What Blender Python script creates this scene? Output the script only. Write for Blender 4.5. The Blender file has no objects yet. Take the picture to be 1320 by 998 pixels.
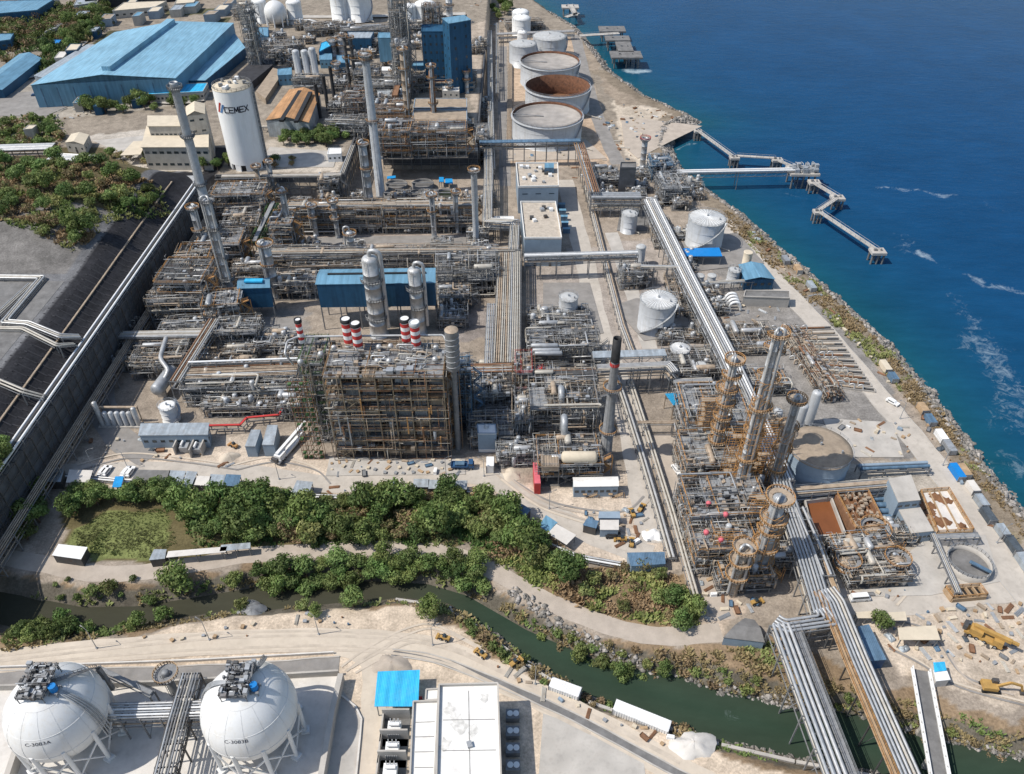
import bpy, math, random
import numpy as np
from mathutils import Vector
R = random.Random(11)
NR = np.random.default_rng(5)
SC = bpy.context.scene
COL = SC.collection
# ------------------------------------------------------------------ survey: photo pixel -> point in the place
CAMH, FOC, PITCH = 180.0, 1027.0, math.radians(39.5)
SP, CP = math.sin(PITCH), math.cos(PITCH)
def W(px, py, z=0.0):
    u = (px - 660.0) / FOC; v = (py - 499.0) / FOC
    t = (CAMH - z) / (SP + v * CP)
    return Vector((u * t, (CP - v * SP) * t, z))
def HT(px, py, pytop, z0=0.0):
    y = W(px, py, z0).y; v = (pytop - 499.0) / FOC
    return CAMH - y * (SP + v * CP) / (CP - v * SP)
def MPP(py, z=0.0):
    return W(661, py, z).x
# ------------------------------------------------------------------ materials
MATS = {}
def nd(nt, t, **kw):
    n = nt.nodes.new(t)
    for k, v in kw.items():
        if k in n.inputs: n.inputs[k].default_value = v
        else: setattr(n, k, v)
    return n
def mat(name, col, rough=.7, metal=0., var=.25, scale=.6, stain=0., staincol=(.12, .06, .03), streak=False, bump=0., corr=0., spec=.3, trans=0., emis=None):
    m = bpy.data.materials.new(name); m.use_nodes = True
    nt = m.node_tree; L = nt.links; b = nt.nodes['Principled BSDF']
    b.inputs['Roughness'].default_value = rough; b.inputs['Metallic'].default_value = metal
    b.inputs['Specular IOR Level'].default_value = spec
    geo = nd(nt, 'ShaderNodeNewGeometry')
    n1 = nd(nt, 'ShaderNodeTexNoise', Scale=scale, Detail=5., Roughness=.65); L.new(geo.outputs['Position'], n1.inputs['Vector'])
    mr = nd(nt, 'ShaderNodeMapRange'); L.new(n1.outputs['Fac'], mr.inputs['Value'])
    mr.inputs['From Min'].default_value = .3; mr.inputs['From Max'].default_value = .7
    mr.inputs['To Min'].default_value = 1 - var; mr.inputs['To Max'].default_value = 1 + var
    rgb = nd(nt, 'ShaderNodeRGB'); rgb.outputs[0].default_value = (*col, 1)
    mul = nd(nt, 'ShaderNodeVectorMath', operation='SCALE'); L.new(rgb.outputs[0], mul.inputs[0]); L.new(mr.outputs[0], mul.inputs['Scale'])
    out = mul.outputs[0]
    if corr:   # sheet laps: alternate bands a little lighter and darker
        wb = nd(nt, 'ShaderNodeTexNoise', Scale=1., Detail=1.); mb_ = nd(nt, 'ShaderNodeMapping'); mb_.inputs['Scale'].default_value = (.9, .07, .07); L.new(geo.outputs['Position'], mb_.inputs[0]); L.new(mb_.outputs[0], wb.inputs['Vector'])
        rb = nd(nt, 'ShaderNodeMapRange'); L.new(wb.outputs['Fac'], rb.inputs[0]); rb.inputs[1].default_value = .35; rb.inputs[2].default_value = .65; rb.inputs[3].default_value = .84; rb.inputs[4].default_value = 1.14
        m3 = nd(nt, 'ShaderNodeVectorMath', operation='SCALE'); L.new(out, m3.inputs[0]); L.new(rb.outputs[0], m3.inputs['Scale']); out = m3.outputs[0]
    if trans:   # every plant a little different in hue and tone
        oi = nd(nt, 'ShaderNodeObjectInfo'); hs = nd(nt, 'ShaderNodeHueSaturation'); h1 = nd(nt, 'ShaderNodeMapRange'); L.new(oi.outputs['Random'], h1.inputs[0]); h1.inputs[3].default_value = .485; h1.inputs[4].default_value = .525; L.new(h1.outputs[0], hs.inputs['Hue'])
        h2 = nd(nt, 'ShaderNodeMath', operation='MULTIPLY'); L.new(oi.outputs['Random'], h2.inputs[0]); h2.inputs[1].default_value = 7.31; h3 = nd(nt, 'ShaderNodeMath', operation='FRACT'); L.new(h2.outputs[0], h3.inputs[0]); h4 = nd(nt, 'ShaderNodeMapRange'); L.new(h3.outputs[0], h4.inputs[0]); h4.inputs[3].default_value = .7; h4.inputs[4].default_value = 1.35; L.new(h4.outputs[0], hs.inputs['Value']); L.new(out, hs.inputs['Color']); out = hs.outputs[0]
    if stain > 0:
        mp = nd(nt, 'ShaderNodeMapping'); mp.inputs['Scale'].default_value = (1.2, 1.2, .12) if streak else (1, 1, 1)
        L.new(geo.outputs['Position'], mp.inputs['Vector'])
        n2 = nd(nt, 'ShaderNodeTexNoise', Scale=.5, Detail=6., Roughness=.7); L.new(mp.outputs[0], n2.inputs['Vector'])
        r2 = nd(nt, 'ShaderNodeMapRange'); L.new(n2.outputs['Fac'], r2.inputs['Value'])
        r2.inputs['From Min'].default_value = .5; r2.inputs['From Max'].default_value = .72; r2.inputs['To Max'].default_value = stain
        mx = nd(nt, 'ShaderNodeMix', data_type='RGBA'); L.new(r2.outputs[0], mx.inputs[0]); L.new(out, mx.inputs[6]); mx.inputs[7].default_value = (*staincol, 1)
        out = mx.outputs[2]
    L.new(out, b.inputs['Base Color'])
    if bump or corr:
        bp = nd(nt, 'ShaderNodeBump', Strength=.6, Distance=bump or .1)
        if corr:
            wv = nd(nt, 'ShaderNodeTexWave', Scale=corr, Distortion=0.); L.new(geo.outputs['Position'], wv.inputs['Vector']); L.new(wv.outputs['Fac'], bp.inputs['Height'])
        else:
            n3 = nd(nt, 'ShaderNodeTexNoise', Scale=scale * 5, Detail=4.); L.new(geo.outputs['Position'], n3.inputs['Vector']); L.new(n3.outputs['Fac'], bp.inputs['Height'])
        L.new(bp.outputs[0], b.inputs['Normal'])
    if trans:
        b.inputs['Subsurface Weight'].default_value = 0
        tr = nd(nt, 'ShaderNodeBsdfTranslucent'); L.new(out, tr.inputs['Color'])
        ms = nd(nt, 'ShaderNodeMixShader'); ms.inputs[0].default_value = trans
        L.new(b.outputs[0], ms.inputs[1]); L.new(tr.outputs[0], ms.inputs[2]); L.new(ms.outputs[0], nt.nodes['Material Output'].inputs[0])
    MATS[name] = m
    return m
RUST = (.16, .07, .03)
mat('steel', (.22, .225, .23), .6, .2, stain=.22, staincol=RUST)
mat('darksteel', (.085, .085, .085), .6, .2, stain=.5, staincol=(.11, .055, .03))
mat('galv', (.38, .395, .41), .5, .35, var=.18, stain=.25, staincol=(.2, .16, .12))
mat('silver', (.5, .5, .495), .45, .4, var=.18, stain=.25, staincol=(.3, .25, .2))
mat('palepipe', (.47, .44, .385), .5, .1, var=.15, stain=.4, staincol=(.3, .21, .14))
mat('tanpipe', (.4, .32, .24), .65, .1, var=.25, stain=.45, staincol=RUST)
mat('rustpipe', (.24, .13, .075), .8, .1, var=.3)
mat('orange', (.46, .25, .1), .7, 0, var=.35, stain=.55, staincol=(.2, .11, .06))
mat('rustrail', (.25, .155, .085), .8, 0, var=.4, stain=.5, staincol=(.12, .07, .04))
mat('tanframe', (.27, .215, .15), .75, 0, var=.3, stain=.4, staincol=(.14, .09, .06))
mat('yellow', (.43, .26, .08), .55, 0, var=.15, stain=.3, staincol=(.15, .1, .06))
mat('greenscaf', (.07, .13, .05), .8, 0, var=.4)
mat('red', (.5, .05, .045), .55, 0, var=.15)
mat('pink', (.62, .14, .17), .6, 0, var=.12)
mat('white', (.78, .78, .77), .5, 0, var=.06, stain=.25, staincol=(.5, .45, .38))
mat('tankwhite', (.7, .7, .685), .45, 0, var=.08, stain=.6, staincol=(.42, .37, .31), streak=True)
mat('tankgrey', (.47, .485, .5), .45, .1, var=.09, stain=.55, staincol=(.3, .27, .23), streak=True)
mat('tankroof', (.45, .455, .45), .6, 0, var=.15, stain=.5, staincol=(.26, .22, .18))
mat('floatroof', (.36, .33, .3), .8, 0, var=.25, scale=.25, stain=.6, staincol=(.2, .16, .13))
mat('rustwall', (.15, .07, .04), .9, 0, var=.4, stain=.7, staincol=(.05, .035, .03))
mat('brownroof', (.34, .27, .2), .8, 0, var=.2, scale=.3, stain=.6, staincol=(.16, .13, .11))
mat('sphere', (.7, .7, .69), .45, 0, var=.05, scale=.25, stain=.55, staincol=(.6, .55, .47), streak=True)
mat('concrete', (.45, .42, .38), .85, 0, var=.22, scale=.25, stain=.5, staincol=(.24, .21, .18))
mat('whiteconc', (.62, .585, .54), .85, 0, var=.12, scale=.2, stain=.4, staincol=(.42, .38, .33))
mat('darkconc', (.17, .165, .16), .85, 0, var=.3, scale=.3)
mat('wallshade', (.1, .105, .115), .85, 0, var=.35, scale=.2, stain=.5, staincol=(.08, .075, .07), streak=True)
mat('asphalt', (.25, .235, .22), .9, 0, var=.22, scale=.2, stain=.5, staincol=(.28, .25, .22))
mat('road', (.47, .425, .37), .9, 0, var=.14, scale=.15, stain=.5, staincol=(.3, .265, .225))
mat('dirtroad', (.42, .36, .3), .95, 0, var=.16, scale=.2, stain=.5, staincol=(.46, .4, .33), bump=.05)
mat('sandroad', (.55, .475, .385), .95, 0, var=.13, scale=.12, stain=.5, staincol=(.44, .37, .29), bump=.05)
mat('grating', (.24, .245, .25), .8, .1, var=.25, scale=1.5, stain=.25, staincol=(.13, .085, .055))
mat('greygrate', (.27, .28, .29), .7, .1, var=.2, scale=.8, stain=.4, staincol=(.2, .13, .08))
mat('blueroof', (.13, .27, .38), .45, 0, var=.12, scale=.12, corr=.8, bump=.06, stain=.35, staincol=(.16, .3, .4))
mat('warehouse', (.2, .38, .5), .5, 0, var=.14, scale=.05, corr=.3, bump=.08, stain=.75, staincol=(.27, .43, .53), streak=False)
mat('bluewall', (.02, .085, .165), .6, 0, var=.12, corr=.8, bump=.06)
mat('bluebright', (.01, .2, .55), .5, 0, var=.08)
mat('cyanroof', (.04, .42, .72), .45, 0, var=.08, corr=.8, bump=.05, stain=.25, staincol=(.2, .55, .72))
mat('tarp', (.02, .28, .62), .5, 0, var=.2, bump=.15)
mat('greysheet', (.36, .4, .43), .5, .2, var=.2, corr=.9, bump=.05, stain=.4, staincol=(.25, .2, .16))
mat('darktarp', (.07, .085, .1), .6, 0, var=.3, bump=.2)
mat('slateblue', (.1, .17, .25), .5, 0, var=.2, corr=.7, bump=.05)
mat('bluegrey', (.26, .33, .4), .7, 0, var=.12, scale=.3)
mat('cream', (.6, .52, .4), .75, 0, var=.1, scale=.3, stain=.3, staincol=(.42, .36, .28))
mat('creamwall', (.42, .4, .36), .8, 0, var=.14, scale=.3, stain=.4, staincol=(.2, .18, .16), streak=True)
mat('orangeroof', (.42, .23, .11), .8, 0, var=.22, scale=.2, corr=.6, bump=.05, stain=.6, staincol=(.3, .2, .13))
mat('gravelroof', (.46, .4, .33), .95, 0, var=.22, scale=.6, stain=.5, staincol=(.3, .255, .2), bump=.1)
mat('whiteroof', (.74, .725, .69), .7, 0, var=.08, scale=.2, stain=.5, staincol=(.55, .5, .45))
mat('timber', (.4, .28, .17), .85, 0, var=.25)
mat('black', (.025, .025, .027), .6, 0, var=.3)
mat('glass', (.03, .045, .055), .12, 0, var=.2, spec=.7)
mat('rubber', (.02, .02, .02), .85, 0, var=.2)
mat('darklining', (.04, .04, .045), .85, 0, var=.35, scale=.25, stain=.5, staincol=(.055, .052, .05))
mat('brownwater', (.2, .075, .03), .3, 0, var=.12, scale=.2)
mat('greenwater', (.035, .045, .03), .15, 0, var=.3, scale=.2)
mat('sludge', (.2, .1, .05), .9, 0, var=.3, bump=.2)
mat('bark', (.12, .085, .06), .9, 0, var=.3)
mat('leafdark', (.125, .18, .052), .7, 0, var=.45, scale=.35, trans=.25)
mat('leafmid', (.18, .225, .072), .7, 0, var=.45, scale=.3, trans=.25)
mat('leafpale', (.25, .265, .1), .7, 0, var=.4, scale=.3, trans=.25)
mat('leafdry', (.27, .2, .11), .8, 0, var=.4, scale=.3, trans=.2)
mat('rock', (.2, .185, .165), .9, 0, var=.5, scale=1.2)
mat('rockpale', (.36, .33, .3), .9, 0, var=.4, scale=1.2)
mat('navy', (.03, .09, .2), .5, 0, var=.15)
mat('logored', (.42, .04, .03), .5, 0, var=.04)
mat('logoblue', (.09, .2, .4), .5, 0, var=.04)
mat('inkdark', (.03, .03, .045), .6, 0, var=.05)
# ------------------------------------------------------------------ mesh builder
class MB:
    def __init__(s): s.v = []; s.f = []; s.m = []; s.s = []
    def add(s, vs, fs, m=0, sm=False):
        o = len(s.v); s.v.extend([tuple(p) for p in vs])
        for f in fs: s.f.append([i + o for i in f]); s.m.append(m); s.s.append(sm)
    def box(s, cx, cy, cz, sx, sy, sz, rz=0., m=0):
        c, n = math.cos(rz), math.sin(rz); vs = []
        for k in (-.5, .5):
            for a, b in ((-.5, -.5), (.5, -.5), (.5, .5), (-.5, .5)):
                x, y = a * sx, b * sy; vs.append((cx + x * c - y * n, cy + x * n + y * c, cz + k * sz))
        s.add(vs, [(3, 2, 1, 0), (4, 5, 6, 7), (0, 1, 5, 4), (1, 2, 6, 5), (2, 3, 7, 6), (3, 0, 4, 7)], m)
    def bx(s, x0, x1, y0, y1, z0, z1, m=0): s.box((x0 + x1) / 2, (y0 + y1) / 2, (z0 + z1) / 2, x1 - x0, y1 - y0, z1 - z0, 0, m)
    def prism(s, poly, z0, z1, m=0, mtop=None):
        n = len(poly); vs = [(p[0], p[1], z0) for p in poly] + [(p[0], p[1], z1) for p in poly]
        s.add(vs, [(i, (i + 1) % n, n + (i + 1) % n, n + i) for i in range(n)], m)
        s.add(vs, [tuple(range(n, 2 * n))], m if mtop is None else mtop); s.add(vs, [tuple(range(n - 1, -1, -1))], m)
    def poly(s, pts, m=0): s.add(pts, [tuple(range(len(pts)))], m)
    def bar(s, p, q, w, h=None, m=0):
        p, q = Vector(p), Vector(q); d = q - p
        if d.length < 1e-5: return
        d.normalize(); up = Vector((0, 0, 1)) if abs(d.z) < .95 else Vector((1, 0, 0))
        a = d.cross(up).normalized() * (w / 2); b = a.cross(d).normalized() * ((h or w) / 2); vs = []
        for e in (p, q): vs += [e - a - b, e + a - b, e + a + b, e - a + b]
        s.add(vs, [(3, 2, 1, 0), (4, 5, 6, 7), (0, 1, 5, 4), (1, 2, 6, 5), (2, 3, 7, 6), (3, 0, 4, 7)], m)
    def rings(s, rs, m=0, caps=True, sm=True):
        n = len(rs[0]); vs = [p for r in rs for p in r]; fs = []
        for k in range(len(rs) - 1):
            for i in range(n): fs.append((k * n + i, k * n + (i + 1) % n, (k + 1) * n + (i + 1) % n, (k + 1) * n + i))
        s.add(vs, fs, m, sm)
        if caps:
            s.add(rs[0], [tuple(range(n - 1, -1, -1))], m); s.add(rs[-1], [tuple(range(n))], m)
    def cyl(s, p, q, r0, r1=None, n=12, caps=True, m=0):
        p, q = Vector(p), Vector(q); r1 = r0 if r1 is None else r1
        d = (q - p).normalized(); up = Vector((0, 0, 1)) if abs(d.z) < .95 else Vector((1, 0, 0))
        a = d.cross(up).normalized(); b = d.cross(a).normalized(); rs = []
        for e, r in ((p, r0), (q, r1)):
            rs.append([e + a * (r * math.cos(2 * math.pi * i / n)) - b * (r * math.sin(2 * math.pi * i / n)) for i in range(n)])
        s.rings(rs, m, caps)
    def lathe(s, c, prof, n=24, m=0, caps=True):
        c = Vector(c)
        s.rings([[c + Vector((r * math.cos(2 * math.pi * i / n), r * math.sin(2 * math.pi * i / n), z)) for i in range(n)] for r, z in prof], m, caps)
    def ball(s, c, r, n=14, k=8, m=0, sq=1.):
        s.lathe(c, [(max(.001, r * math.sin(math.pi * j / k)), -r * sq * math.cos(math.pi * j / k)) for j in range(k + 1)], n, m, False)
    def drum(s, p, q, r, n=12, m=0):   # vessel with domed ends between two axis points
        p, q = Vector(p), Vector(q); d = (q - p).normalized(); up = Vector((0, 0, 1)) if abs(d.z) < .95 else Vector((1, 0, 0))
        a = d.cross(up).normalized(); b = d.cross(a).normalized(); rs = []
        st = [(-.5, .05), (-.42, .55), (-.25, .85), (0, 1)]
        for o, k in st: rs.append((p + d * (o * r), k * r))
        for o, k in reversed(st): rs.append((q - d * (o * r), k * r))
        s.rings([[e + a * (k * math.cos(2 * math.pi * i / n)) - b * (k * math.sin(2 * math.pi * i / n)) for i in range(n)] for e, k in rs], m)
    def tube(s, pts, r, n=6, m=0, fil=True):
        pts = [Vector(p) for p in pts]
        if fil and len(pts) > 2:
            o = [pts[0]]
            for i in range(1, len(pts) - 1):
                a, b, c = pts[i - 1], pts[i], pts[i + 1]; l1, l2 = (a - b).length, (c - b).length
                if l1 < 1e-4 or l2 < 1e-4: continue
                k = min(2.2 * r, l1 * .45, l2 * .45); u, w = (a - b) / l1, (c - b) / l2
                o += [b + u * k, b + (u + w) * (k * .29), b + w * k]
            o.append(pts[-1]); pts = o
        rs = []; ref = None
        for i, p in enumerate(pts):
            d = pts[min(i + 1, len(pts) - 1)] - pts[max(i - 1, 0)]
            if d.length < 1e-6: continue
            d.normalize()
            if ref is None: ref = d.cross(Vector((0, 0, 1)) if abs(d.z) < .9 else Vector((1, 0, 0))).normalized()
            ref = ref - d * ref.dot(d)
            if ref.length < 1e-3: ref = d.cross(Vector((.3, .5, .8)))
            ref.normalize(); b = d.cross(ref)
            rs.append([p + ref * (r * math.cos(2 * math.pi * j / n)) + b * (r * math.sin(2 * math.pi * j / n)) for j in range(n)])
        if len(rs) > 1: s.rings(rs, m, n > 4)
    def build(s, name, mats, parent=None, loc=(0, 0, 0), rz=0.):
        if isinstance(mats, str): mats = (mats,)
        me = bpy.data.meshes.new(name); me.from_pydata(s.v, [], s.f)
        for q in mats: me.materials.append(MATS[q])
        me.polygons.foreach_set('material_index', s.m); me.polygons.foreach_set('use_smooth', s.s); me.update()
        o = bpy.data.objects.new(name, me); COL.objects.link(o); o.location = loc; o.rotation_euler = (0, 0, rz)
        if parent: o.parent = parent
        return o
def tag(o, label=None, cat=None, group=None, kind=None):
    if label: o['label'] = label
    if cat: o['category'] = cat
    if group: o['group'] = group
    if kind: o['kind'] = kind
    return o
def thing(name, label, cat, loc=(0, 0, 0), rz=0., group=None):
    o = bpy.data.objects.new(name, None); COL.objects.link(o); o.location = loc; o.rotation_euler = (0, 0, rz); o.empty_display_size = .2
    return tag(o, label, cat, group)
def copy_tree(o, loc=None, rz=None, sc=None, label=None, group=None, parent=None):
    c = o.copy(); COL.objects.link(c)
    if parent: c.parent = parent
    if loc is not None: c.location = loc
    if rz is not None: c.rotation_euler = (0, 0, rz)
    if sc is not None: c.scale = (sc, sc, sc) if isinstance(sc, (int, float)) else sc
    if label: c['label'] = label
    if group: c['group'] = group
    for ch in list(o.children): copy_tree(ch, parent=c)
    return c
def np_mesh(name, verts, faces, mats, attrs=None, smooth=False):
    me = bpy.data.meshes.new(name); nv, nf = len(verts), len(faces); k = faces.shape[1]
    me.vertices.add(nv); me.vertices.foreach_set('co', np.asarray(verts, np.float32).ravel())
    me.loops.add(nf * k); me.loops.foreach_set('vertex_index', np.asarray(faces, np.int32).ravel())
    me.polygons.add(nf); me.polygons.foreach_set('loop_start', np.arange(0, nf * k, k, dtype=np.int32))
    me.polygons.foreach_set('use_smooth', np.full(nf, smooth)); me.update(calc_edges=True)
    for n, a in (attrs or {}).items():
        if a.ndim == 2:
            at = me.color_attributes.new(n, 'FLOAT_COLOR', 'POINT'); at.data.foreach_set('color', np.asarray(a, np.float32).ravel())
        else:
            at = me.attributes.new(n, 'FLOAT', 'POINT'); at.data.foreach_set('value', np.asarray(a, np.float32))
    for q in mats: me.materials.append(q if not isinstance(q, str) else MATS[q])
    me.validate(); o = bpy.data.objects.new(name, me); COL.objects.link(o)
    return o
def inpoly(x, y, P):
    r = np.zeros(np.shape(x), bool); n = len(P)
    for i in range(n):
        x0, y0 = P[i][0], P[i][1]; x1, y1 = P[(i + 1) % n][0], P[(i + 1) % n][1]
        if y0 == y1: continue
        r ^= ((y0 > y) != (y1 > y)) & (x < (x1 - x0) * (y - y0) / (y1 - y0) + x0)
    return r
def dseg(x, y, P, closed=False):
    d = np.full(np.shape(x), 1e9); n = len(P)
    for i in range(n if closed else n - 1):
        ax, ay = P[i][0], P[i][1]; bx, by = P[(i + 1) % n][0] - ax, P[(i + 1) % n][1] - ay
        t = np.clip(((x - ax) * bx + (y - ay) * by) / (bx * bx + by * by + 1e-9), 0, 1)
        d = np.minimum(d, np.hypot(x - ax - t * bx, y - ay - t * by))
    return d
def vnoise(x, y, s, seed=0):   # smooth value noise
    x = np.asarray(x, float) / s + seed * 17.3; y = np.asarray(y, float) / s + seed * 7.7
    xi, yi = np.floor(x), np.floor(y); fx, fy = x - xi, y - yi
    fx = fx * fx * (3 - 2 * fx); fy = fy * fy * (3 - 2 * fy)
    h = lambda a, b: np.modf(np.abs(np.sin(a * 127.1 + b * 311.7 + seed) * 43758.5453))[0]
    return (h(xi, yi) * (1 - fx) + h(xi + 1, yi) * fx) * (1 - fy) + (h(xi, yi + 1) * (1 - fx) + h(xi + 1, yi + 1) * fx) * fy
def pxs(L, z=0.): return [W(a, b, z) for a, b in L]
# ------------------------------------------------------------------ the lie of the land
SEA_Z = -4.0
def sstep(a, b, x):
    t = np.clip((x - a) / (b - a), 0, 1); return t * t * (3 - 2 * t)
SHORE = pxs([(560, -140), (640, -60), (690, 0), (715, 20), (745, 38), (772, 70), (790, 95), (838, 128), (904, 158), (884, 166), (870, 174), (866, 196), (884, 226), (958, 277), (1028, 337), (1105, 403), (1150, 446), (1197, 498), (1240, 556), (1282, 610), (1325, 662), (1420, 760), (1700, 1050)], SEA_Z)
LAND = SHORE + [Vector((600, -200, 0)), Vector((-3000, -200, 0)), Vector((-3000, 2500, 0)), Vector((SHORE[0].x - 250, 2500, 0))]
RIVER = pxs([(-200, 765), (-60, 770), (40, 792), (130, 795), (200, 782), (270, 770), (330, 766), (420, 762), (520, 752), (590, 762), (640, 790), (700, 832), (770, 872), (850, 898), (930, 922), (1020, 942), (1120, 960), (1200, 985), (1300, 1010), (1500, 1040)], SEA_Z)
def rhw(x): return 2.7 + 1.6 * sstep(-25, 25, x)
PATHL = pxs([(-20, 714), (60, 728), (120, 739), (180, 738), (250, 728), (330, 715), (480, 707), (560, 711), (620, 728), (700, 772), (780, 805), (850, 820), (930, 815)])
WALLX = -144.5
def gz(x, y):
    x = np.asarray(x, float); y = np.asarray(y, float); z = np.zeros(np.broadcast(x, y).shape)
    # hill behind the retaining wall on the left
    west = (x < WALLX - .5) & (y > 118)
    slope = 17.2 + 7.0 * sstep(WALLX - 1, WALLX - 17, x)
    hill = sstep(250, 285, y) * sstep(-150, -185, x) * 7
    low = sstep(375, 335, y)
    z = np.where(west, np.maximum(12, 12 + (slope - 12 + hill) * low), z)
    # terrace of the rear plant
    t1 = (x >= WALLX - .5) & (x < -84) & (y > 366); t2 = (x >= -68) & (x < -19) & (y > 402); t3 = (x >= -84.5) & (x <= -67.5) & (y > 430)
    z = np.where(t1 | t2 | t3, 12.0, z)
    far = sstep(560, 760, y) * (x < -60)
    z = z + far * 4 * vnoise(x, y, 90, 3)
    # river bed and banks
    d = dseg(x, y, RIVER)
    wob = (vnoise(x, y, 9, 1) - .5) * 2.4
    z = np.where(y < 165, np.where(x < -135, z * sstep(112, 122, y), z), z)
    rv = np.clip((d - rhw(x) + wob * .6) / 7.5, 0, 1)
    z = np.where(d < 22, np.minimum(z, -6.2 + 6.2 * rv ** .8), z)
    z = np.where((d < 30) & (y < 200), np.maximum(z, -.85 * np.maximum(0, dseg(x, y, PATHL) - 3.6)), z)
    # shore
    ins = inpoly(x, y, LAND); ds = dseg(x, y, SHORE); sd = np.where(ins, ds, -ds) + (vnoise(x, y, 6, 2) - .5) * 2
    sh = np.clip((sd + 3) / 10, 0, 1)
    z = np.where(sd < 9, np.minimum(z, -6.5 + 6.5 * sh), z)
    return z
def gzp(x, y): return float(gz(np.array([x]), np.array([y]))[0])
def WG(px, py):   # pixel -> point on the terrain
    z = 0.
    for _ in range(12):
        p = W(px, py, z); z += (gzp(p.x, p.y) - z) * .7
    p = W(px, py, z); p.z = gzp(p.x, p.y); return p
# ------------------------------------------------------------------ ground sheet
ZONES = [   # photo outline, level, colour
    ([(0, 842), (150, 822), (250, 800), (330, 785), (420, 772), (520, 775), (590, 800), (640, 850), (740, 890), (900, 945), (1010, 985), (1060, 1100), (-60, 1100), (-60, 845)], 0, (0.550, 0.451, 0.347)),
    ([(60, 600), (300, 560), (420, 590), (620, 590), (700, 640), (830, 600), (880, 735), (800, 735), (690, 690), (640, 640), (420, 645), (60, 635)], 0, (0.495, 0.413, 0.330)),
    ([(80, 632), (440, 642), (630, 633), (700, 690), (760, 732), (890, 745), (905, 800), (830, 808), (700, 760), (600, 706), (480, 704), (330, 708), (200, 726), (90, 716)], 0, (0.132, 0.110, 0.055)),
    ([(90, 690), (130, 665), (210, 660), (225, 700), (195, 722), (110, 716)], 0, (.17, .19, .07)),
    ([(640, 700), (700, 690), (760, 730), (890, 745), (900, 815), (800, 800), (700, 765)], 0, (0.231, 0.165, 0.099)),
    ([(0, 740), (120, 752), (200, 748), (330, 728), (480, 722), (580, 726), (700, 790), (800, 825), (920, 835), (1000, 820), (1100, 870), (1330, 935), (1330, 1010), (1050, 1010), (900, 952), (760, 900), (640, 850), (560, 790), (420, 775), (330, 782), (200, 808), (0, 835)], 0, (0.253, 0.182, 0.116)),
    ([(1000, 640), (1100, 600), (1200, 590), (1330, 740), (1330, 800), (1080, 800)], 0, (0.396, 0.352, 0.297)),
    ([(1080, 790), (1330, 780), (1330, 925), (1220, 880), (1130, 850)], 0, (0.484, 0.407, 0.325)),
    ([(905, 330), (960, 330), (1110, 430), (1160, 520), (1200, 590), (1000, 600), (960, 500)], 0, (0.242, 0.226, 0.209)),
    ([(640, 60), (690, 40), (740, 50), (772, 130), (790, 215), (640, 215)], 0, (0.451, 0.341, 0.248)),
    ([(790, 130), (850, 140), (903, 162), (870, 190), (880, 235), (830, 225), (800, 190)], 0, (0.484, 0.413, 0.330)),
    ([(760, 20), (775, 90), (840, 135), (800, 140), (770, 100), (745, 60), (735, 20)], 0, (0.297, 0.242, 0.187)),
    ([(830, 560), (880, 560), (960, 790), (930, 830), (900, 800), (880, 700)], 0, (0.462, 0.374, 0.292)),
    ([(380, 300), (615, 298), (615, 318), (380, 322)], 0, (0.330, 0.275, 0.231)),
    ([(280, 390), (400, 400), (400, 440), (290, 440)], 0, (0.264, 0.237, 0.209)),
    ([(590, 400), (640, 400), (640, 440), (590, 440)], 0, (0.264, 0.231, 0.209)),
    ([(680, 330), (900, 300), (930, 380), (900, 480), (700, 480)], 0, (0.341, 0.297, 0.259)),
    ([(110, 175), (265, 160), (265, 225), (180, 222)], 12, (0.440, 0.396, 0.341)),
    ([(345, 180), (440, 190), (440, 222), (300, 222)], 12, (0.440, 0.385, 0.319)),
    ([(600, 60), (660, 30), (655, 190), (610, 190)], 0, (0.396, 0.330, 0.264)),
    ([(0, 115), (60, 95), (110, 125), (180, 125), (230, 135), (60, 155), (0, 150)], 12, (0.330, 0.297, 0.253)),
    ([(1195, 600), (1230, 600), (1320, 690), (1320, 720), (1280, 690)], 0, (0.220, 0.182, 0.121)),
]
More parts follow.
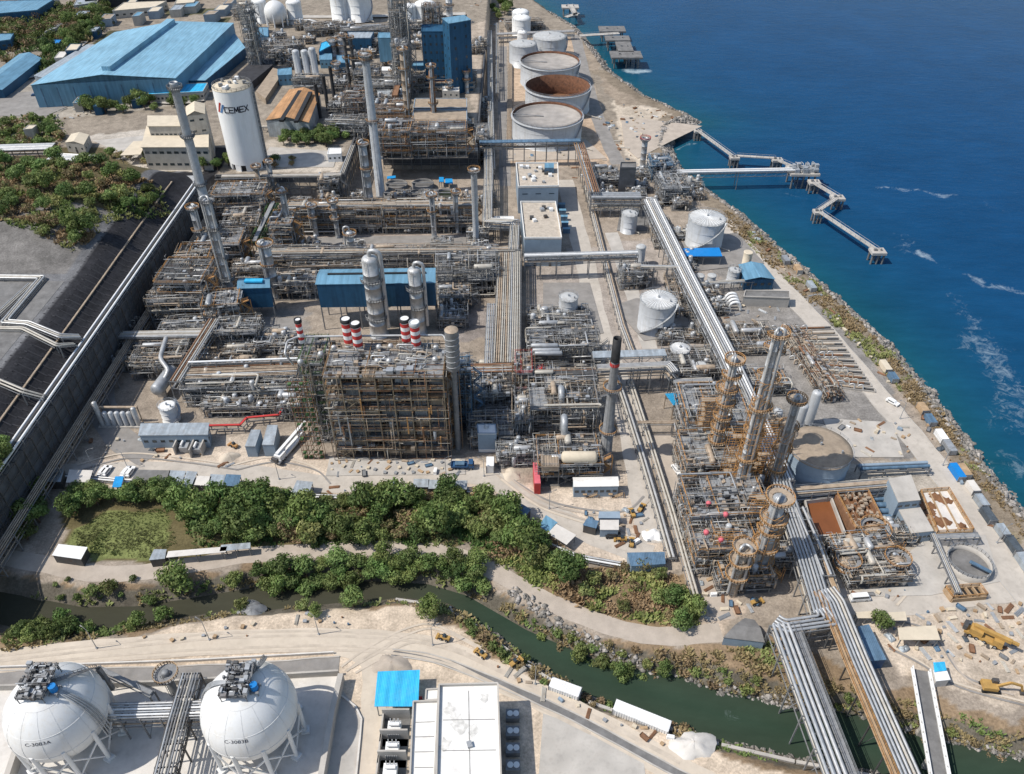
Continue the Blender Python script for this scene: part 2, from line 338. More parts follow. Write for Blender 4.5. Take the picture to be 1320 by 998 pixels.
def ground():
    xs = np.concatenate([[-3000, -1500, -900, -700], np.arange(-560, 340, 1.3), [400, 520, 700]])
    ys = [-150., 0., 40.]
    while ys[-1] < 850: ys.append(ys[-1] + max(.75, .0042 * ys[-1]))
    ys = np.array(ys + [950, 1200, 1700, 2400])
    X, Y = np.meshgrid(xs, ys); x, y = X.ravel(), Y.ravel(); z = gz(x, y)
    jx = x + (vnoise(x, y, 5, 4) - .5) * 5; jy = y + (vnoise(x, y, 5, 5) - .5) * 5
    col = np.tile(np.array([.31, .26, .21]), (len(x), 1))
    # rear hills and scrub, dark lined slope, grey plateau
    back = (z > 9) | (y > 430); col[back] = (.27, .23, .185)
    wood = (x < -190) & (y > 300) & ((y > 560) | (x < -330)) & (vnoise(x, y, 25, 31) > .55) & (vnoise(x, y, 40, 6) > .42); col[wood] = (.1, .095, .055)
    hill = (x < WALLX - .5) & (y > 118) & (y < 400); col[hill] = (.15, .15, .155)
    rib = .8 + .35 * vnoise(x * 3, y * .25, 4, 12); dk = hill & (x > -162); col[dk] = np.array([[.034, .034, .038]]) * rib[dk][:, None]
    col[hill & (y > 272) & (x < -165)] = (.12, .1, .055)
    col[hill & (y > 255) & (y < 300) & (x < -166)] = (.17, .16, .15)
    for P, zz, c in ZONES:
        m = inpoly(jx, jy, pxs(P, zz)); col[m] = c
    ins = inpoly(x, y, LAND); ds = dseg(x, y, SHORE)
    sh = ins & (ds < 15 + 8 * (vnoise(x, y, 12, 8) - .5)) & (y < 560); col[sh] = (.22, .18, .135)
    col[(z < -1.0)] = (.13, .115, .09)
    ny, nx = X.shape; i = np.arange(ny * nx).reshape(ny, nx)
    F = np.stack([i[:-1, :-1].ravel(), i[:-1, 1:].ravel(), i[1:, 1:].ravel(), i[1:, :-1].ravel()], 1)
    m = bpy.data.materials.new('ground_soil'); m.use_nodes = True; nt = m.node_tree; L = nt.links; b = nt.nodes['Principled BSDF']
    b.inputs['Roughness'].default_value = .95; b.inputs['Specular IOR Level'].default_value = .1
    at = nd(nt, 'ShaderNodeVertexColor', layer_name='soil'); geo = nd(nt, 'ShaderNodeNewGeometry'); val = None
    for s, lo, hi in ((.035, .8, 1.2), (.22, .7, 1.28), (1.6, .72, 1.28)):
        n = nd(nt, 'ShaderNodeTexNoise', Scale=s, Detail=6., Roughness=.7); L.new(geo.outputs['Position'], n.inputs['Vector'])
        mr = nd(nt, 'ShaderNodeMapRange'); L.new(n.outputs['Fac'], mr.inputs[0]); mr.inputs[1].default_value = .32; mr.inputs[2].default_value = .68; mr.inputs[3].default_value = lo; mr.inputs[4].default_value = hi
        if val is None: val = mr.outputs[0]
        else:
            mu = nd(nt, 'ShaderNodeMath', operation='MULTIPLY'); L.new(val, mu.inputs[0]); L.new(mr.outputs[0], mu.inputs[1]); val = mu.outputs[0]
    sc = nd(nt, 'ShaderNodeVectorMath', operation='SCALE'); L.new(at.outputs[0], sc.inputs[0]); L.new(val, sc.inputs['Scale']); L.new(sc.outputs[0], b.inputs['Base Color'])
    bp = nd(nt, 'ShaderNodeBump', Strength=.5, Distance=.25); L.new(n.outputs['Fac'], bp.inputs['Height']); L.new(bp.outputs[0], b.inputs['Normal'])
    o = np_mesh('ground', np.stack([x, y, z], 1), F, [m], {'soil': np.concatenate([col, np.ones((len(x), 1))], 1)}, True)
    tag(o, kind='structure')
ground()
# ------------------------------------------------------------------ water
def water_mat(name, deep, shallow, foam=True, wave=.35, dist=.35):
    m = bpy.data.materials.new(name); m.use_nodes = True; nt = m.node_tree; L = nt.links; b = nt.nodes['Principled BSDF']
    b.inputs['Roughness'].default_value = .2; b.inputs['Specular IOR Level'].default_value = .05; b.inputs['IOR'].default_value = 1.33; b.inputs['Specular Tint'].default_value = (.35, .68, 1, 1)
    geo = nd(nt, 'ShaderNodeNewGeometry'); a = nd(nt, 'ShaderNodeAttribute', attribute_name='shallow'); f = nd(nt, 'ShaderNodeAttribute', attribute_name='foam')
    mx = nd(nt, 'ShaderNodeMix', data_type='RGBA'); L.new(a.outputs['Fac'], mx.inputs[0]); mx.inputs[6].default_value = (*deep, 1); mx.inputs[7].default_value = (*shallow, 1)
    n0 = nd(nt, 'ShaderNodeTexNoise', Scale=.02, Detail=5., Roughness=.6); L.new(geo.outputs['Position'], n0.inputs['Vector'])
    mr = nd(nt, 'ShaderNodeMapRange'); L.new(n0.outputs['Fac'], mr.inputs[0]); mr.inputs[1].default_value = .3; mr.inputs[2].default_value = .7; mr.inputs[3].default_value = .9; mr.inputs[4].default_value = 1.12
    sc = nd(nt, 'ShaderNodeVectorMath', operation='SCALE'); L.new(mx.outputs[2], sc.inputs[0])
    mq = nd(nt, 'ShaderNodeMapping'); mq.inputs['Scale'].default_value = (.05, .16, 1); mq.inputs['Rotation'].default_value = (0, 0, .5); L.new(geo.outputs['Position'], mq.inputs[0]); nq = nd(nt, 'ShaderNodeTexNoise', Scale=1., Detail=6., Roughness=.7); L.new(mq.outputs[0], nq.inputs['Vector']); rq = nd(nt, 'ShaderNodeMapRange'); L.new(nq.outputs['Fac'], rq.inputs[0]); rq.inputs[1].default_value = .3; rq.inputs[2].default_value = .7; rq.inputs[3].default_value = .88; rq.inputs[4].default_value = 1.14
    mm = nd(nt, 'ShaderNodeMath', operation='MULTIPLY'); L.new(mr.outputs[0], mm.inputs[0]); L.new(rq.outputs[0], mm.inputs[1]); L.new(mm.outputs[0], sc.inputs['Scale'])
    nf = nd(nt, 'ShaderNodeTexNoise', Scale=.22, Detail=9., Roughness=.78, Distortion=1.2); L.new(geo.outputs['Position'], nf.inputs['Vector'])
    ad = nd(nt, 'ShaderNodeMath', operation='MULTIPLY_ADD'); L.new(f.outputs['Fac'], ad.inputs[0]); ad.inputs[1].default_value = .55; L.new(nf.outputs['Fac'], ad.inputs[2])
    fm = nd(nt, 'ShaderNodeMapRange'); L.new(ad.outputs[0], fm.inputs[0]); fm.inputs[1].default_value = .78; fm.inputs[2].default_value = 1.16; fm.inputs[4].default_value = .5
    m2 = nd(nt, 'ShaderNodeMix', data_type='RGBA'); L.new(fm.outputs[0], m2.inputs[0]); L.new(sc.outputs[0], m2.inputs[6]); m2.inputs[7].default_value = (.62, .72, .75, 1)
    L.new(m2.outputs[2], b.inputs['Base Color'])
    mp = nd(nt, 'ShaderNodeMapping'); mp.inputs['Scale'].default_value = (.6, 1.3, 1); mp.inputs['Rotation'].default_value = (0, 0, .35); L.new(geo.outputs['Position'], mp.inputs[0])
    w = nd(nt, 'ShaderNodeTexNoise', Scale=wave, Detail=7., Roughness=.62); L.new(mp.outputs[0], w.inputs['Vector'])
    bp = nd(nt, 'ShaderNodeBump', Strength=.7, Distance=dist); L.new(w.outputs['Fac'], bp.inputs['Height']); L.new(bp.outputs[0], b.inputs['Normal'])
    return m
def sea():
    xs = np.concatenate([np.arange(-60, 420, 2.), [520, 700, 1200, 3000]]); ys = np.concatenate([[-300, 0, 60], np.arange(90, 800, 2.2), [900, 1200, 2000, 3000]])
    X, Y = np.meshgrid(xs, ys); x, y = X.ravel(), Y.ravel()
    ds = dseg(x, y, SHORE); ins = inpoly(x, y, LAND)
    sh = np.exp(-ds / 20) * .7 + .3 * np.exp(-ds / 60)
    fo = np.zeros(len(x))
    P = lambda L: pxs(L, SEA_Z)
    for L, wd, am in (([(1132, 242), (1160, 243), (1200, 250), (1235, 252)], 1.5, .75), ([(1270, 262), (1300, 272)], 2.5, .6), ([(1185, 325), (1225, 345), (1262, 362)], 1.6, 1.), ([(1275, 368), (1320, 382)], 2.4, .8), ([(1150, 295), (1160, 325), (1175, 310)], 6, .45), ([(1010, 248), (1040, 256)], 1.8, .7), ([(985, 238), (1000, 244)], 1.2, .6), ([(875, 192), (885, 186), (910, 184)], .9, .9), ([(808, 90), (830, 92)], 3.2, 1.2), ([(786, 92), (800, 100), (815, 112)], 1.6, .6), ([(1255, 440), (1290, 480), (1310, 520), (1300, 560)], 8, .62), ([(1230, 380), (1262, 420)], 4, .55), ([(1020, 310), (1110, 345)], 1.2, .35), ([(1300, 580), (1320, 610)], 5, .7)):
        fo = np.maximum(fo, .85 * am * np.exp(-(dseg(x + 3 * (vnoise(x, y, 9, 21) - .5) * 2, y + 3 * (vnoise(x, y, 9, 22) - .5) * 2, P(L)) / (1.7 * wd)) ** 2) * (.45 + .9 * vnoise(x, y, 14, 23)))
    fo = np.maximum(fo, .42 * np.exp(-(np.maximum(ds - 1, 0) / 1.6) ** 2))
    ny, nx = X.shape; i = np.arange(ny * nx).reshape(ny, nx)
    F = np.stack([i[:-1, :-1].ravel(), i[:-1, 1:].ravel(), i[1:, 1:].ravel(), i[1:, :-1].ravel()], 1)
    keep = ~(ins & (ds > 30))[F].all(1)
    o = np_mesh('sea', np.stack([x, y, np.full(len(x), SEA_Z)], 1), F[keep], [water_mat('sea_water', (.006, .05, .135), (.008, .07, .102))], {'shallow': sh, 'foam': fo})
    tag(o, kind='structure')
sea()
def river():
    P = RIVER; vs = []; n = len(P)
    dense = []
    for i in range(n - 1):
        for k in range(8): dense.append(P[i].lerp(P[i + 1], k / 8))
    N = len(dense); sh = []; fo = []
    for i, p in enumerate(dense):
        d = (dense[min(i + 1, N - 1)] - dense[max(i - 1, 0)]).normalized(); nn = Vector((-d.y, d.x, 0))
        for k in (-1, -.5, 0, .5, 1):
            q = p + nn * (k * 13); vs.append((q.x, q.y, SEA_Z + .02)); sh.append(max(abs(k) * .45, .95 * float(sstep(0, -40, q.x))))
            fo.append(.55 * math.exp(-((q - W(945, 918, SEA_Z)).length / 4.5) ** 2))
    F = []
    for i in range(N - 1):
        for k in range(4): a = i * 5 + k; F.append((a, a + 1, a + 6, a + 5))
    o = np_mesh('river', np.array(vs), np.array(F), [water_mat('river_water', (.032, .054, .036), (.055, .053, .037), wave=.6, dist=.12)], {'shallow': np.array(sh), 'foam': np.array(fo)})
    tag(o, kind='structure')
river()
# ------------------------------------------------------------------ roads, paths and hard standing
LAYER = [0]
def lift():
    LAYER[0] += 1; return .02 + .005 * LAYER[0]
def ribbon(name, L, w, m, z=0., kerb=False, raw=None):
    P = raw or pxs(L, z); dense = []; n = len(P)
    for i in range(n - 1):
        p0, p1, p2, p3 = P[max(i - 1, 0)], P[i], P[i + 1], P[min(i + 2, n - 1)]
        for k in range(6):
            t = k / 6; dense.append(.5 * ((2 * p1) + (p2 - p0) * t + (2 * p0 - 5 * p1 + 4 * p2 - p3) * t * t + (3 * p1 - p0 - 3 * p2 + p3) * t ** 3))
    dense.append(P[-1]); zz = lift(); mb = MB(); Lf = []; Rt = []
    for i, p in enumerate(dense):
        d = dense[min(i + 1, len(dense) - 1)] - dense[max(i - 1, 0)]; d.z = 0; d.normalize(); nn = Vector((-d.y, d.x, 0)); ww = w / 2 * (1 + .05 * math.sin(i * 1.7))
        Lf.append(p + nn * ww + Vector((0, 0, zz))); Rt.append(p - nn * ww + Vector((0, 0, zz)))
    k = len(dense); mb.add(Lf + Rt, [(k + i, k + i + 1, i + 1, i) for i in range(k - 1)])
    tag(mb.build(name, m), kind='structure')
    if kerb:
        kb = MB()
        for E in (Lf, Rt):
            for i in range(k - 1): kb.bar(E[i] + Vector((0, 0, .03)), E[i + 1] + Vector((0, 0, .03)), .35, .3)
        tag(kb.build('kerb', 'concrete'), kind='structure')
def slab(name, L, m, z=0., th=0.):
    P = pxs(L, z); zz = lift() + z; mb = MB()
    a = sum(P[i].x * P[(i + 1) % len(P)].y - P[(i + 1) % len(P)].x * P[i].y for i in range(len(P)))
    if a < 0: P = P[::-1]
    mb.prism(P, zz - .25 - th, zz + th); tag(mb.build(name, m), kind='structure')
ribbon('road', [(70, 610), (200, 606), (330, 612), (420, 624), (520, 616), (620, 614), (690, 650), (770, 692), (840, 716)], 7.5, 'road')
ribbon('path', [(-20, 714), (60, 728), (120, 739), (180, 738), (250, 728), (330, 715), (480, 707), (560, 711), (620, 728), (700, 772), (780, 805), (850, 820), (930, 815)], 5.5, 'dirtroad')
ribbon('coast_road', [(925, 280), (1000, 362), (1060, 425), (1130, 508), (1180, 568), (1240, 645), (1290, 722), (1340, 790)], 8.5, 'road', kerb=True)
ribbon('road', [(728, 232), (742, 290), (755, 340), (766, 400), (782, 452), (800, 500), (815, 560), (830, 640), (842, 700)], 8.5, 'road')
ribbon('road', [(788, 300), (806, 350), (822, 400), (838, 450)], 6, 'concrete')
ribbon('road', [(852, 560), (880, 650), (903, 735), (930, 800)], 8, 'dirtroad')
ribbon('road', [(742, 45), (752, 90), (768, 145), (784, 185), (798, 212)], 8, 'asphalt')
ribbon('road', [(375, 312), (500, 309), (612, 309)], 7, 'asphalt')
ribbon('road', [(1085, 775), (1160, 778), (1240, 766), (1300, 760)], 8, 'road')
ribbon('road', [(-40, 856), (150, 838), (300, 828), (450, 826), (560, 838), (640, 872), (760, 930), (860, 985), (950, 1035)], 7, 'sandroad')
ribbon('road', [(435, 830), (478, 850), (482, 900), (478, 990), (470, 1080)], 6, 'sandroad')
ribbon('road', [(648, 60), (648, 120), (650, 180), (651, 240)], 6, 'asphalt')
ribbon('road', [(195, 590), (150, 560), (130, 500), (160, 430)], 9, 'asphalt')
ribbon('footpath', [(505, 842), (560, 850), (640, 880), (740, 925), (860, 990), (900, 1010)], 2.0, 'darkconc', kerb=True)
ribbon('road', [(-40, 878), (200, 872), (330, 866), (437, 858)], 5, 'asphalt', kerb=True)
slab('pavement', [(-60, 890), (436, 872), (408, 1060), (-100, 1060)], 'whiteconc')
slab('pavement', [(437, 885), (470, 925), (452, 1060), (405, 1060)], 'concrete')
slab('pavement', [(700, 920), (730, 930), (830, 985), (840, 1060), (690, 1060)], 'concrete')
mat('track', (.5, .43, .35), .95, 0, var=.16, scale=.3)
for k, (L, w) in enumerate([([(-20, 848), (150, 829), (300, 816), (450, 815), (560, 828), (650, 866), (760, 920), (870, 978)], .7), ([(-20, 862), (150, 845), (300, 836), (450, 833), (555, 846), (630, 878), (755, 940)], .7), ([(440, 860), (470, 838), (520, 812), (560, 806), (620, 835)], .6), ([(452, 862), (480, 846), (530, 822), (600, 840)], .6), ([(300, 600), (350, 590), (400, 600), (420, 618)], .6), ([(640, 600), (670, 625), (720, 650), (800, 660), (830, 640)], .7), ([(640, 612), (690, 648), (760, 672), (820, 690)], .7), ([(1140, 830), (1180, 850), (1230, 880), (1320, 905)], .6), ([(1150, 800), (1200, 815), (1240, 870), (1300, 890)], .6), ([(1210, 700), (1180, 740), (1150, 775)], .6), ([(100, 600), (160, 585), (230, 590), (300, 600)], .6)]):
    for s in (0, 1): ribbon('tyre_track', [(a + 6 * s, b + 6 * s) for a, b in L], w, ('dirtroad', 'sandroad', 'asphalt')[(k + s) % 3] if k > 3 else 'track')
slab('pavement', [(425, 590), (600, 592), (600, 612), (420, 614)], 'concrete')
slab('pavement', [(285, 405), (385, 412), (390, 432), (280, 436)], 'asphalt')
slab('pavement', [(1060, 540), (1150, 545), (1165, 590), (1085, 590)], 'concrete')
slab('pavement', [(1100, 770), (1200, 690), (1270, 690), (1290, 750), (1200, 768)], 'concrete')
slab('pavement', [(800, 150), (905, 163), (860, 185), (822, 205), (805, 190)], 'dirtroad')
slab('pavement', [(655, 180), (755, 180), (782, 205), (655, 208)], 'dirtroad')
slab('pavement', [(120, 182), (262, 168), (262, 190), (215, 200), (170, 205)], 'concrete', 12.)
slab('pavement', [(0, 122), (45, 118), (105, 130), (60, 150), (0, 150)], 'asphalt', 12.)
slab('pavement', [(348, 190), (436, 196), (430, 216), (330, 216)], 'concrete', 12.)
slab('pavement', [(700, 365), (760, 365), (778, 430), (700, 440)], 'asphalt')
slab('pavement', [(800, 270), (838, 270), (850, 298), (795, 298)], 'darkconc')
slab('pavement', [(790, 395), (820, 385), (890, 390), (905, 430), (830, 440)], 'asphalt')
slab('pavement', [(868, 315), (950, 300), (985, 340), (900, 350)], 'asphalt')
# plateau paving drawn as real slabs at its own level
def wslab(name, x0, x1, y0, y1, z, m):
    mb = MB(); mb.bx(x0, x1, y0, y1, z - .2, z + .03); tag(mb.build(name, m), kind='structure')
wslab('pavement', -260, -164, 130, 250, 24.24, 'darkconc')
mb = MB()
for i in range(14):
    xa, xb, ya, yb = WALLX - 8.5 - .12 * i, WALLX - 8.5 - .12 * (i + 1), 150 + 13.5 * i, 163.5 + 13.5 * i
    mb.bar((xa, ya, gzp(xa, ya) + .1), (xb, yb, gzp(xb, yb) + .1), .6, .4)
lr = MB()
for i in range(52):
    yy = 140 + 3.4 * i
    for k in range(4):
        xa, xb = WALLX - 2 - 3.9 * k, WALLX - 2 - 3.9 * (k + 1); lr.bar((xa, yy, gzp(xa, yy) + .02), (xb, yy + .5, gzp(xb, yy + .5) + .02), .4, .25)
tag(lr.build('slope_lining', 'darklining'), kind='structure')
tag(mb.build('drain_channel', 'brownroof'), 'pale concrete drain line running down the middle of the dark lined slope', 'drain')
# ------------------------------------------------------------------ builders of plant
def handrail(mb, P, z, hgt=1.1, t=.09, closed=False, m=0, step=2.2):
    n = len(P)
    for i in range(n if closed else n - 1):
        a, b = Vector((*P[i][:2], z)), Vector((*P[(i + 1) % n][:2], z)); L = (b - a).length
        if L < .05: continue
        for k in (.55, 1.): mb.bar(a + Vector((0, 0, hgt * k)), b + Vector((0, 0, hgt * k)), t, t, m)
        q = max(1, int(L / step))
        for k in range(q + 1):
            p = a.lerp(b, k / q); mb.bar(p, p + Vector((0, 0, hgt)), t, t, m)
def stairs(mb, x, y, z0, z1, run=3., w=.9, m=0, dy=0):
    z = z0; k = 0
    while z < z1 - .5:
        e = min(z + 3., z1); a, b = (x, x + run) if k % 2 == 0 else (x + run, x)
        for s in (-w / 2, w / 2):
            mb.bar((a, y + s, z), (b, y + s, e), .12, .3, m); mb.bar((a, y + s, z + 1), (b, y + s, e + 1), .08, .08, m)
        for j in range(8):
            t = (j + .5) / 8; mb.box(a + (b - a) * t, y, z + (e - z) * t, .3, w, .06, 0, m)
        z = e; k += 1
    for xx in (x - .5, x + run + .5): mb.bar((xx, y - w / 2, z0), (xx, y - w / 2, z1), .14, .14, m); mb.bar((xx, y + w / 2, z0), (xx, y + w / 2, z1), .14, .14, m)
UN = [0]; FOOT = []
mat('plinth', (.16, .15, .14), .9, 0, var=.4, scale=.5, stain=.6, staincol=(.24, .2, .16))
def unit(label, fl, fr, D, h, z0=0., lev=4.5, bay=6., rail='orange', deck=.5, npipe=16, ntub=150, ndrum=4, nbox=60, pal=('silver', 'galv', 'palepipe'), frame='steel', dmat='grating', stair=True, top=True, brace=.25, name='process_unit', cat='process unit', run=16., seed=None, rails=True, big=.34, nvert=4, rdeck=None, group=None):
    A, B = W(*fl, z0 + h), W(*fr, z0 + h); A.z = B.z = z0
    d = B - A; Wd = d.length; rz = math.atan2(d.y, d.x); r = random.Random(seed if seed is not None else int(A.x * 13 + A.y * 7 + h))
    t = thing(name, label, cat, A, rz, group)
    nx, ny = max(1, round(Wd / bay)), max(1, round(D / bay)); gx = [Wd * i / nx for i in range(nx + 1)]; gy = [D * j / ny for j in range(ny + 1)]
    nl = max(1, round(h / lev)); zs = [h * (k + 1) / nl for k in range(nl)]
    cc = A + (B - A) * .5 + Vector((-math.sin(rz), math.cos(rz), 0)) * (D / 2); FOOT.append((cc.x, cc.y, (Wd + D) * .5 * .5 if Wd < 2 * D else 0, A.copy(), rz, Wd, D))
    if pal == ('silver', 'galv', 'palepipe') and r.random() < .55: pal = ('silver', 'palepipe', 'tanpipe')
    ntub = int(ntub * 1.7); nbox = int(nbox * 1.6); UN[0] += 1; f = MB(); f.bx(-.6, Wd + .6, -.6, D + .6, -.1, .12 + .0017 * UN[0]); f.build('plinth', 'plinth', t)
    f = MB()
    for x in gx:
        for y in gy: f.bar((x, y, 0), (x, y, h), .32, .32)
    for z in zs:
        for x in gx: f.bar((x, 0, z - .2), (x, D, z - .2), .2, .34)
        for y in gy: f.bar((0, y, z - .2), (Wd, y, z - .2), .2, .34)
        for i in range(nx):
            xm = (gx[i] + gx[i + 1]) / 2; f.bar((xm, 0, z - .15), (xm, D, z - .15), .14, .22)
    pz = 0
    for z in zs:
        for i in range(nx):
            for y in (0, D):
                if r.random() < brace: f.bar((gx[i], y, pz), (gx[i + 1], y, z), .16, .16); f.bar((gx[i + 1], y, pz), (gx[i], y, z), .16, .16)
        for j in range(ny):
            for x in (0, Wd):
                if r.random() < brace: f.bar((x, gy[j], pz), (x, gy[j + 1], z), .16, .16)
        pz = z
    f.build('steel_frame', frame, t)
    for k, z in enumerate(zs):
        dk = MB(); pr = deck if k < nl - 1 else (top if isinstance(top, float) else (.8 if top else 0.)); any_ = False
        for i in range(nx):
            for j in range(ny):
                if r.random() < pr:
                    q = r.random(); any_ = True
                    y0, y1 = gy[j] + .05, gy[j + 1] - .05
                    if q < .25: y1 = (y0 + y1) / 2
                    dk.bx(gx[i] + .05, gx[i + 1] - .05, y0, y1, z, z + .1 + .002 * ((i + j) % 3))
        if not any_: continue
        do = dk.build('deck', dmat, t)
        if rails:
            rl = MB(); handrail(rl, [(0, 0), (Wd, 0), (Wd, D), (0, D)], z + .1, closed=True, t=.12)
            if r.random() < .7: handrail(rl, [(Wd * .35, 0), (Wd * .35, D)], z + .1, t=.12)
            rl.build('railing', rail, do)
    def route(rad, loose):
        z = r.choice(zs) + r.choice((-.9, -.6, .5, .9, 1.4)); x, y = r.uniform(0, Wd), r.uniform(-.4, D); P = [(x, y, z)]
        for _ in range(r.randint(1, 4) if loose else r.randint(1, 3)):
            q = r.random()
            if q < .4: x = min(Wd + 1, max(-1, x + r.choice((-1, 1)) * min(run, r.uniform(.15, .7) * Wd)))
            elif q < .6: y = min(D + .5, max(-.8, y + r.choice((-1, 1)) * r.uniform(.2, .8) * D))
            else: z = min(h + 2, max(.5, z + r.choice((-1, -1, 1)) * r.uniform(1., max(2., h * .5))))
            if (Vector((x, y, z)) - Vector(P[-1])).length > .8: P.append((x, y, z))
        return P if len(P) > 1 else [(x, y, .4), (x, y, h * .8)]
    for k in range(npipe):
        p = MB(); rad = r.uniform(.16, big); p.tube(route(rad, False), rad, 7); p.build('pipe', r.choice(pal), t)
    for q, m in enumerate(pal + ('darksteel',)):
        p = MB()
        for k in range(ntub // (len(pal) + 1)):
            rad = r.choice((.05, .06, .08, .11)); p.tube(route(rad, True), rad, 4, fil=False)
        if p.v: tag(p.build('tubing', m, t), kind='stuff')
    for k in range(ndrum):
        p = MB(); z = r.choice([0.] + zs) + 1.3; rad = r.uniform(.6, 1.15); L = r.uniform(3, min(8, max(3.2, Wd * .5))); x, y = r.uniform(0, max(.5, Wd - L)), r.uniform(.8, max(.9, D - .8))
        if r.random() < .55: a, b = Vector((x, y, z)), Vector((x + L, y, z))
        else: a, b = Vector((x, max(.2, y - L / 2), z)), Vector((x, min(D, y + L / 2), z))
        p.drum(a, b, rad); o = p.build('drum', r.choice(('galv', 'silver', 'palepipe', 'tanpipe')), t)
        s = MB()
        for e in (.25, .75):
            c = a.lerp(b, e); s.box(c.x, c.y, c.z - rad * .9, .5, .5, rad)
        s.build('saddle', 'concrete', o)
    for k in range(nvert):
        p = MB(); rad = r.uniform(.5, 1.); x, y = r.uniform(.5, Wd - .5), r.uniform(.3, D); zb = r.choice([0.] + zs[:-1]) ; hh = r.uniform(3, 6)
        p.drum((x, y, zb + .4), (x, y, zb + .4 + hh), rad); p.build('vertical_vessel', r.choice(('galv', 'silver', 'tankgrey')), t)
    for q, m in enumerate(('darksteel', 'galv', 'tanpipe')):
        b = MB()
        for k in range(nbox // 3):
            z = r.choice([0.] + zs); s = r.uniform(.35, 1.3); b.box(r.uniform(0, Wd), r.uniform(-.2, D), z + .1 + s * .5, s, r.uniform(.4, 1.4), s, 0)
        tag(b.build('fittings', m, t), kind='stuff')
    if stair:
        s = MB(); stairs(s, Wd + .8, D * .3, 0, h); s.build('staircase', rail, t)
    return t, Wd
def offset(P, o):
    out = []; n = len(P)
    for i in range(n):
        a = (P[i] - P[i - 1]) if i else None; b = (P[i + 1] - P[i]) if i < n - 1 else None
        def nrm(v): v = Vector((v.x, v.y, 0)); v = v.normalized() if v.length > 1e-6 else Vector((1, 0, 0)); return Vector((-v.y, v.x, 0))
        if a is None: m = nrm(b)
        elif b is None: m = nrm(a)
        else:
            m = nrm(a) + nrm(b); m = m.normalized() if m.length > .2 else nrm(a); m = m / max(.5, m.dot(nrm(a)))
        out.append(P[i] + m * o)
    return out
def rack(label, L, z, w, n, rr=(.15, .4), pal=('silver', 'palepipe', 'galv'), z0=0., levels=1, post=7., name='pipe_rack', cat='pipe rack', truss=False, tray=None, walkway=None, rail='orange', frame='steel', seed=1, raw=None, group=None, fixed=None, prow=4):
    P = [Vector(p) for p in raw] if raw else pxs(L, z)
    if not isinstance(z0, (int, float)): pass
    o = P[0].copy(); o.z = z0; r = random.Random(seed + int(o.x)); t = thing(name, label, cat, o, 0, group); Q = [p - o for p in P]
    f = MB(); tot = 0; H = Q[0].z
    for i in range(len(Q) - 1):
        a, b = Q[i], Q[i + 1]; L_ = (b - a).length; d = (b - a).normalized(); nn = Vector((-d.y, d.x, 0)).normalized() * (w / 2 + .15); k = max(1, round(L_ / post))
        for j in range(k + (i == len(Q) - 2)):
            c = a.lerp(b, j / k)
            for s in (-1, 1):
                p = c + nn * s; f.bar((p.x, p.y, 0), (p.x, p.y, c.z + .1), .3, .3)
            for lv in range(levels):
                zz = c.z - .2 - lv * 3.; f.bar(c - nn + Vector((0, 0, zz - c.z)), c + nn + Vector((0, 0, zz - c.z)), .25, .3)
            if c.z > 6 and j % 2 == 0: f.bar((c.x - nn.x, c.y - nn.y, .3), (c.x + nn.x, c.y + nn.y, c.z - 3 * levels), .14, .14)
        for s in (-1, 1):
            for lv in range(levels): f.bar(a + nn * s + Vector((0, 0, -.2 - 3 * lv)), b + nn * s + Vector((0, 0, -.2 - 3 * lv)), .18, .3)
            if truss:
                dz = Vector((0, 0, -2.4)); f.bar(a + nn * s + dz, b + nn * s + dz, .2, .25); kk = max(1, round(L_ / 2.6))
                for j in range(kk): f.bar(a.lerp(b, j / kk) + nn * s + (dz if j % 2 else Vector()), a.lerp(b, (j + 1) / kk) + nn * s + (Vector() if j % 2 else dz), .13, .13)
    f.build('steel_frame', frame, t)
    for lv in range(levels):
        cnt = n if lv == 0 else max(2, n - 2); gap = w / cnt
        for j in range(cnt):
            rad = min(gap * .37, r.uniform(*rr) * .9); off = -w / 2 + gap * (j + .5); pz = Vector((0, 0, rad - .03 - 3 * lv))
            mb = MB(); mb.tube([p + pz for p in offset(Q, off)], rad, 8 if rad > .25 else 6)
            mb.build('pipe', (fixed[j % len(fixed)] if fixed else r.choice(pal)) if lv == 0 else r.choice(('palepipe', 'tanpipe', 'galv')), t)
    if walkway:
        side, ww, m = walkway; mb = MB(); E = offset(Q, side * (w / 2 + .4 + ww / 2)); rl = MB()
        for i in range(len(E) - 1): mb.bar(E[i], E[i + 1], ww, .12)
        do = mb.build('walkway', m, t)
        for s in (-1, 1):
            F = offset(E, s * ww / 2)
            for i in range(len(F) - 1):
                a, b = F[i], F[i + 1]
                for q in (.55, 1.1): rl.bar(a + Vector((0, 0, q)), b + Vector((0, 0, q)), .09, .09)
                k = max(1, int((b - a).length / 2))
                for j in range(k + 1): c = a.lerp(b, j / k); rl.bar(c, c + Vector((0, 0, 1.1)), .09, .09)
        rl.build('railing', rail, do)
    if tray:
        mb = MB()
        for i in range(len(Q) - 1): mb.bar(Q[i] + Vector((0, 0, .5)), Q[i + 1] + Vector((0, 0, .5)), w * tray[0], .35)
        mb.build('cable_tray', tray[1], t)
    return t
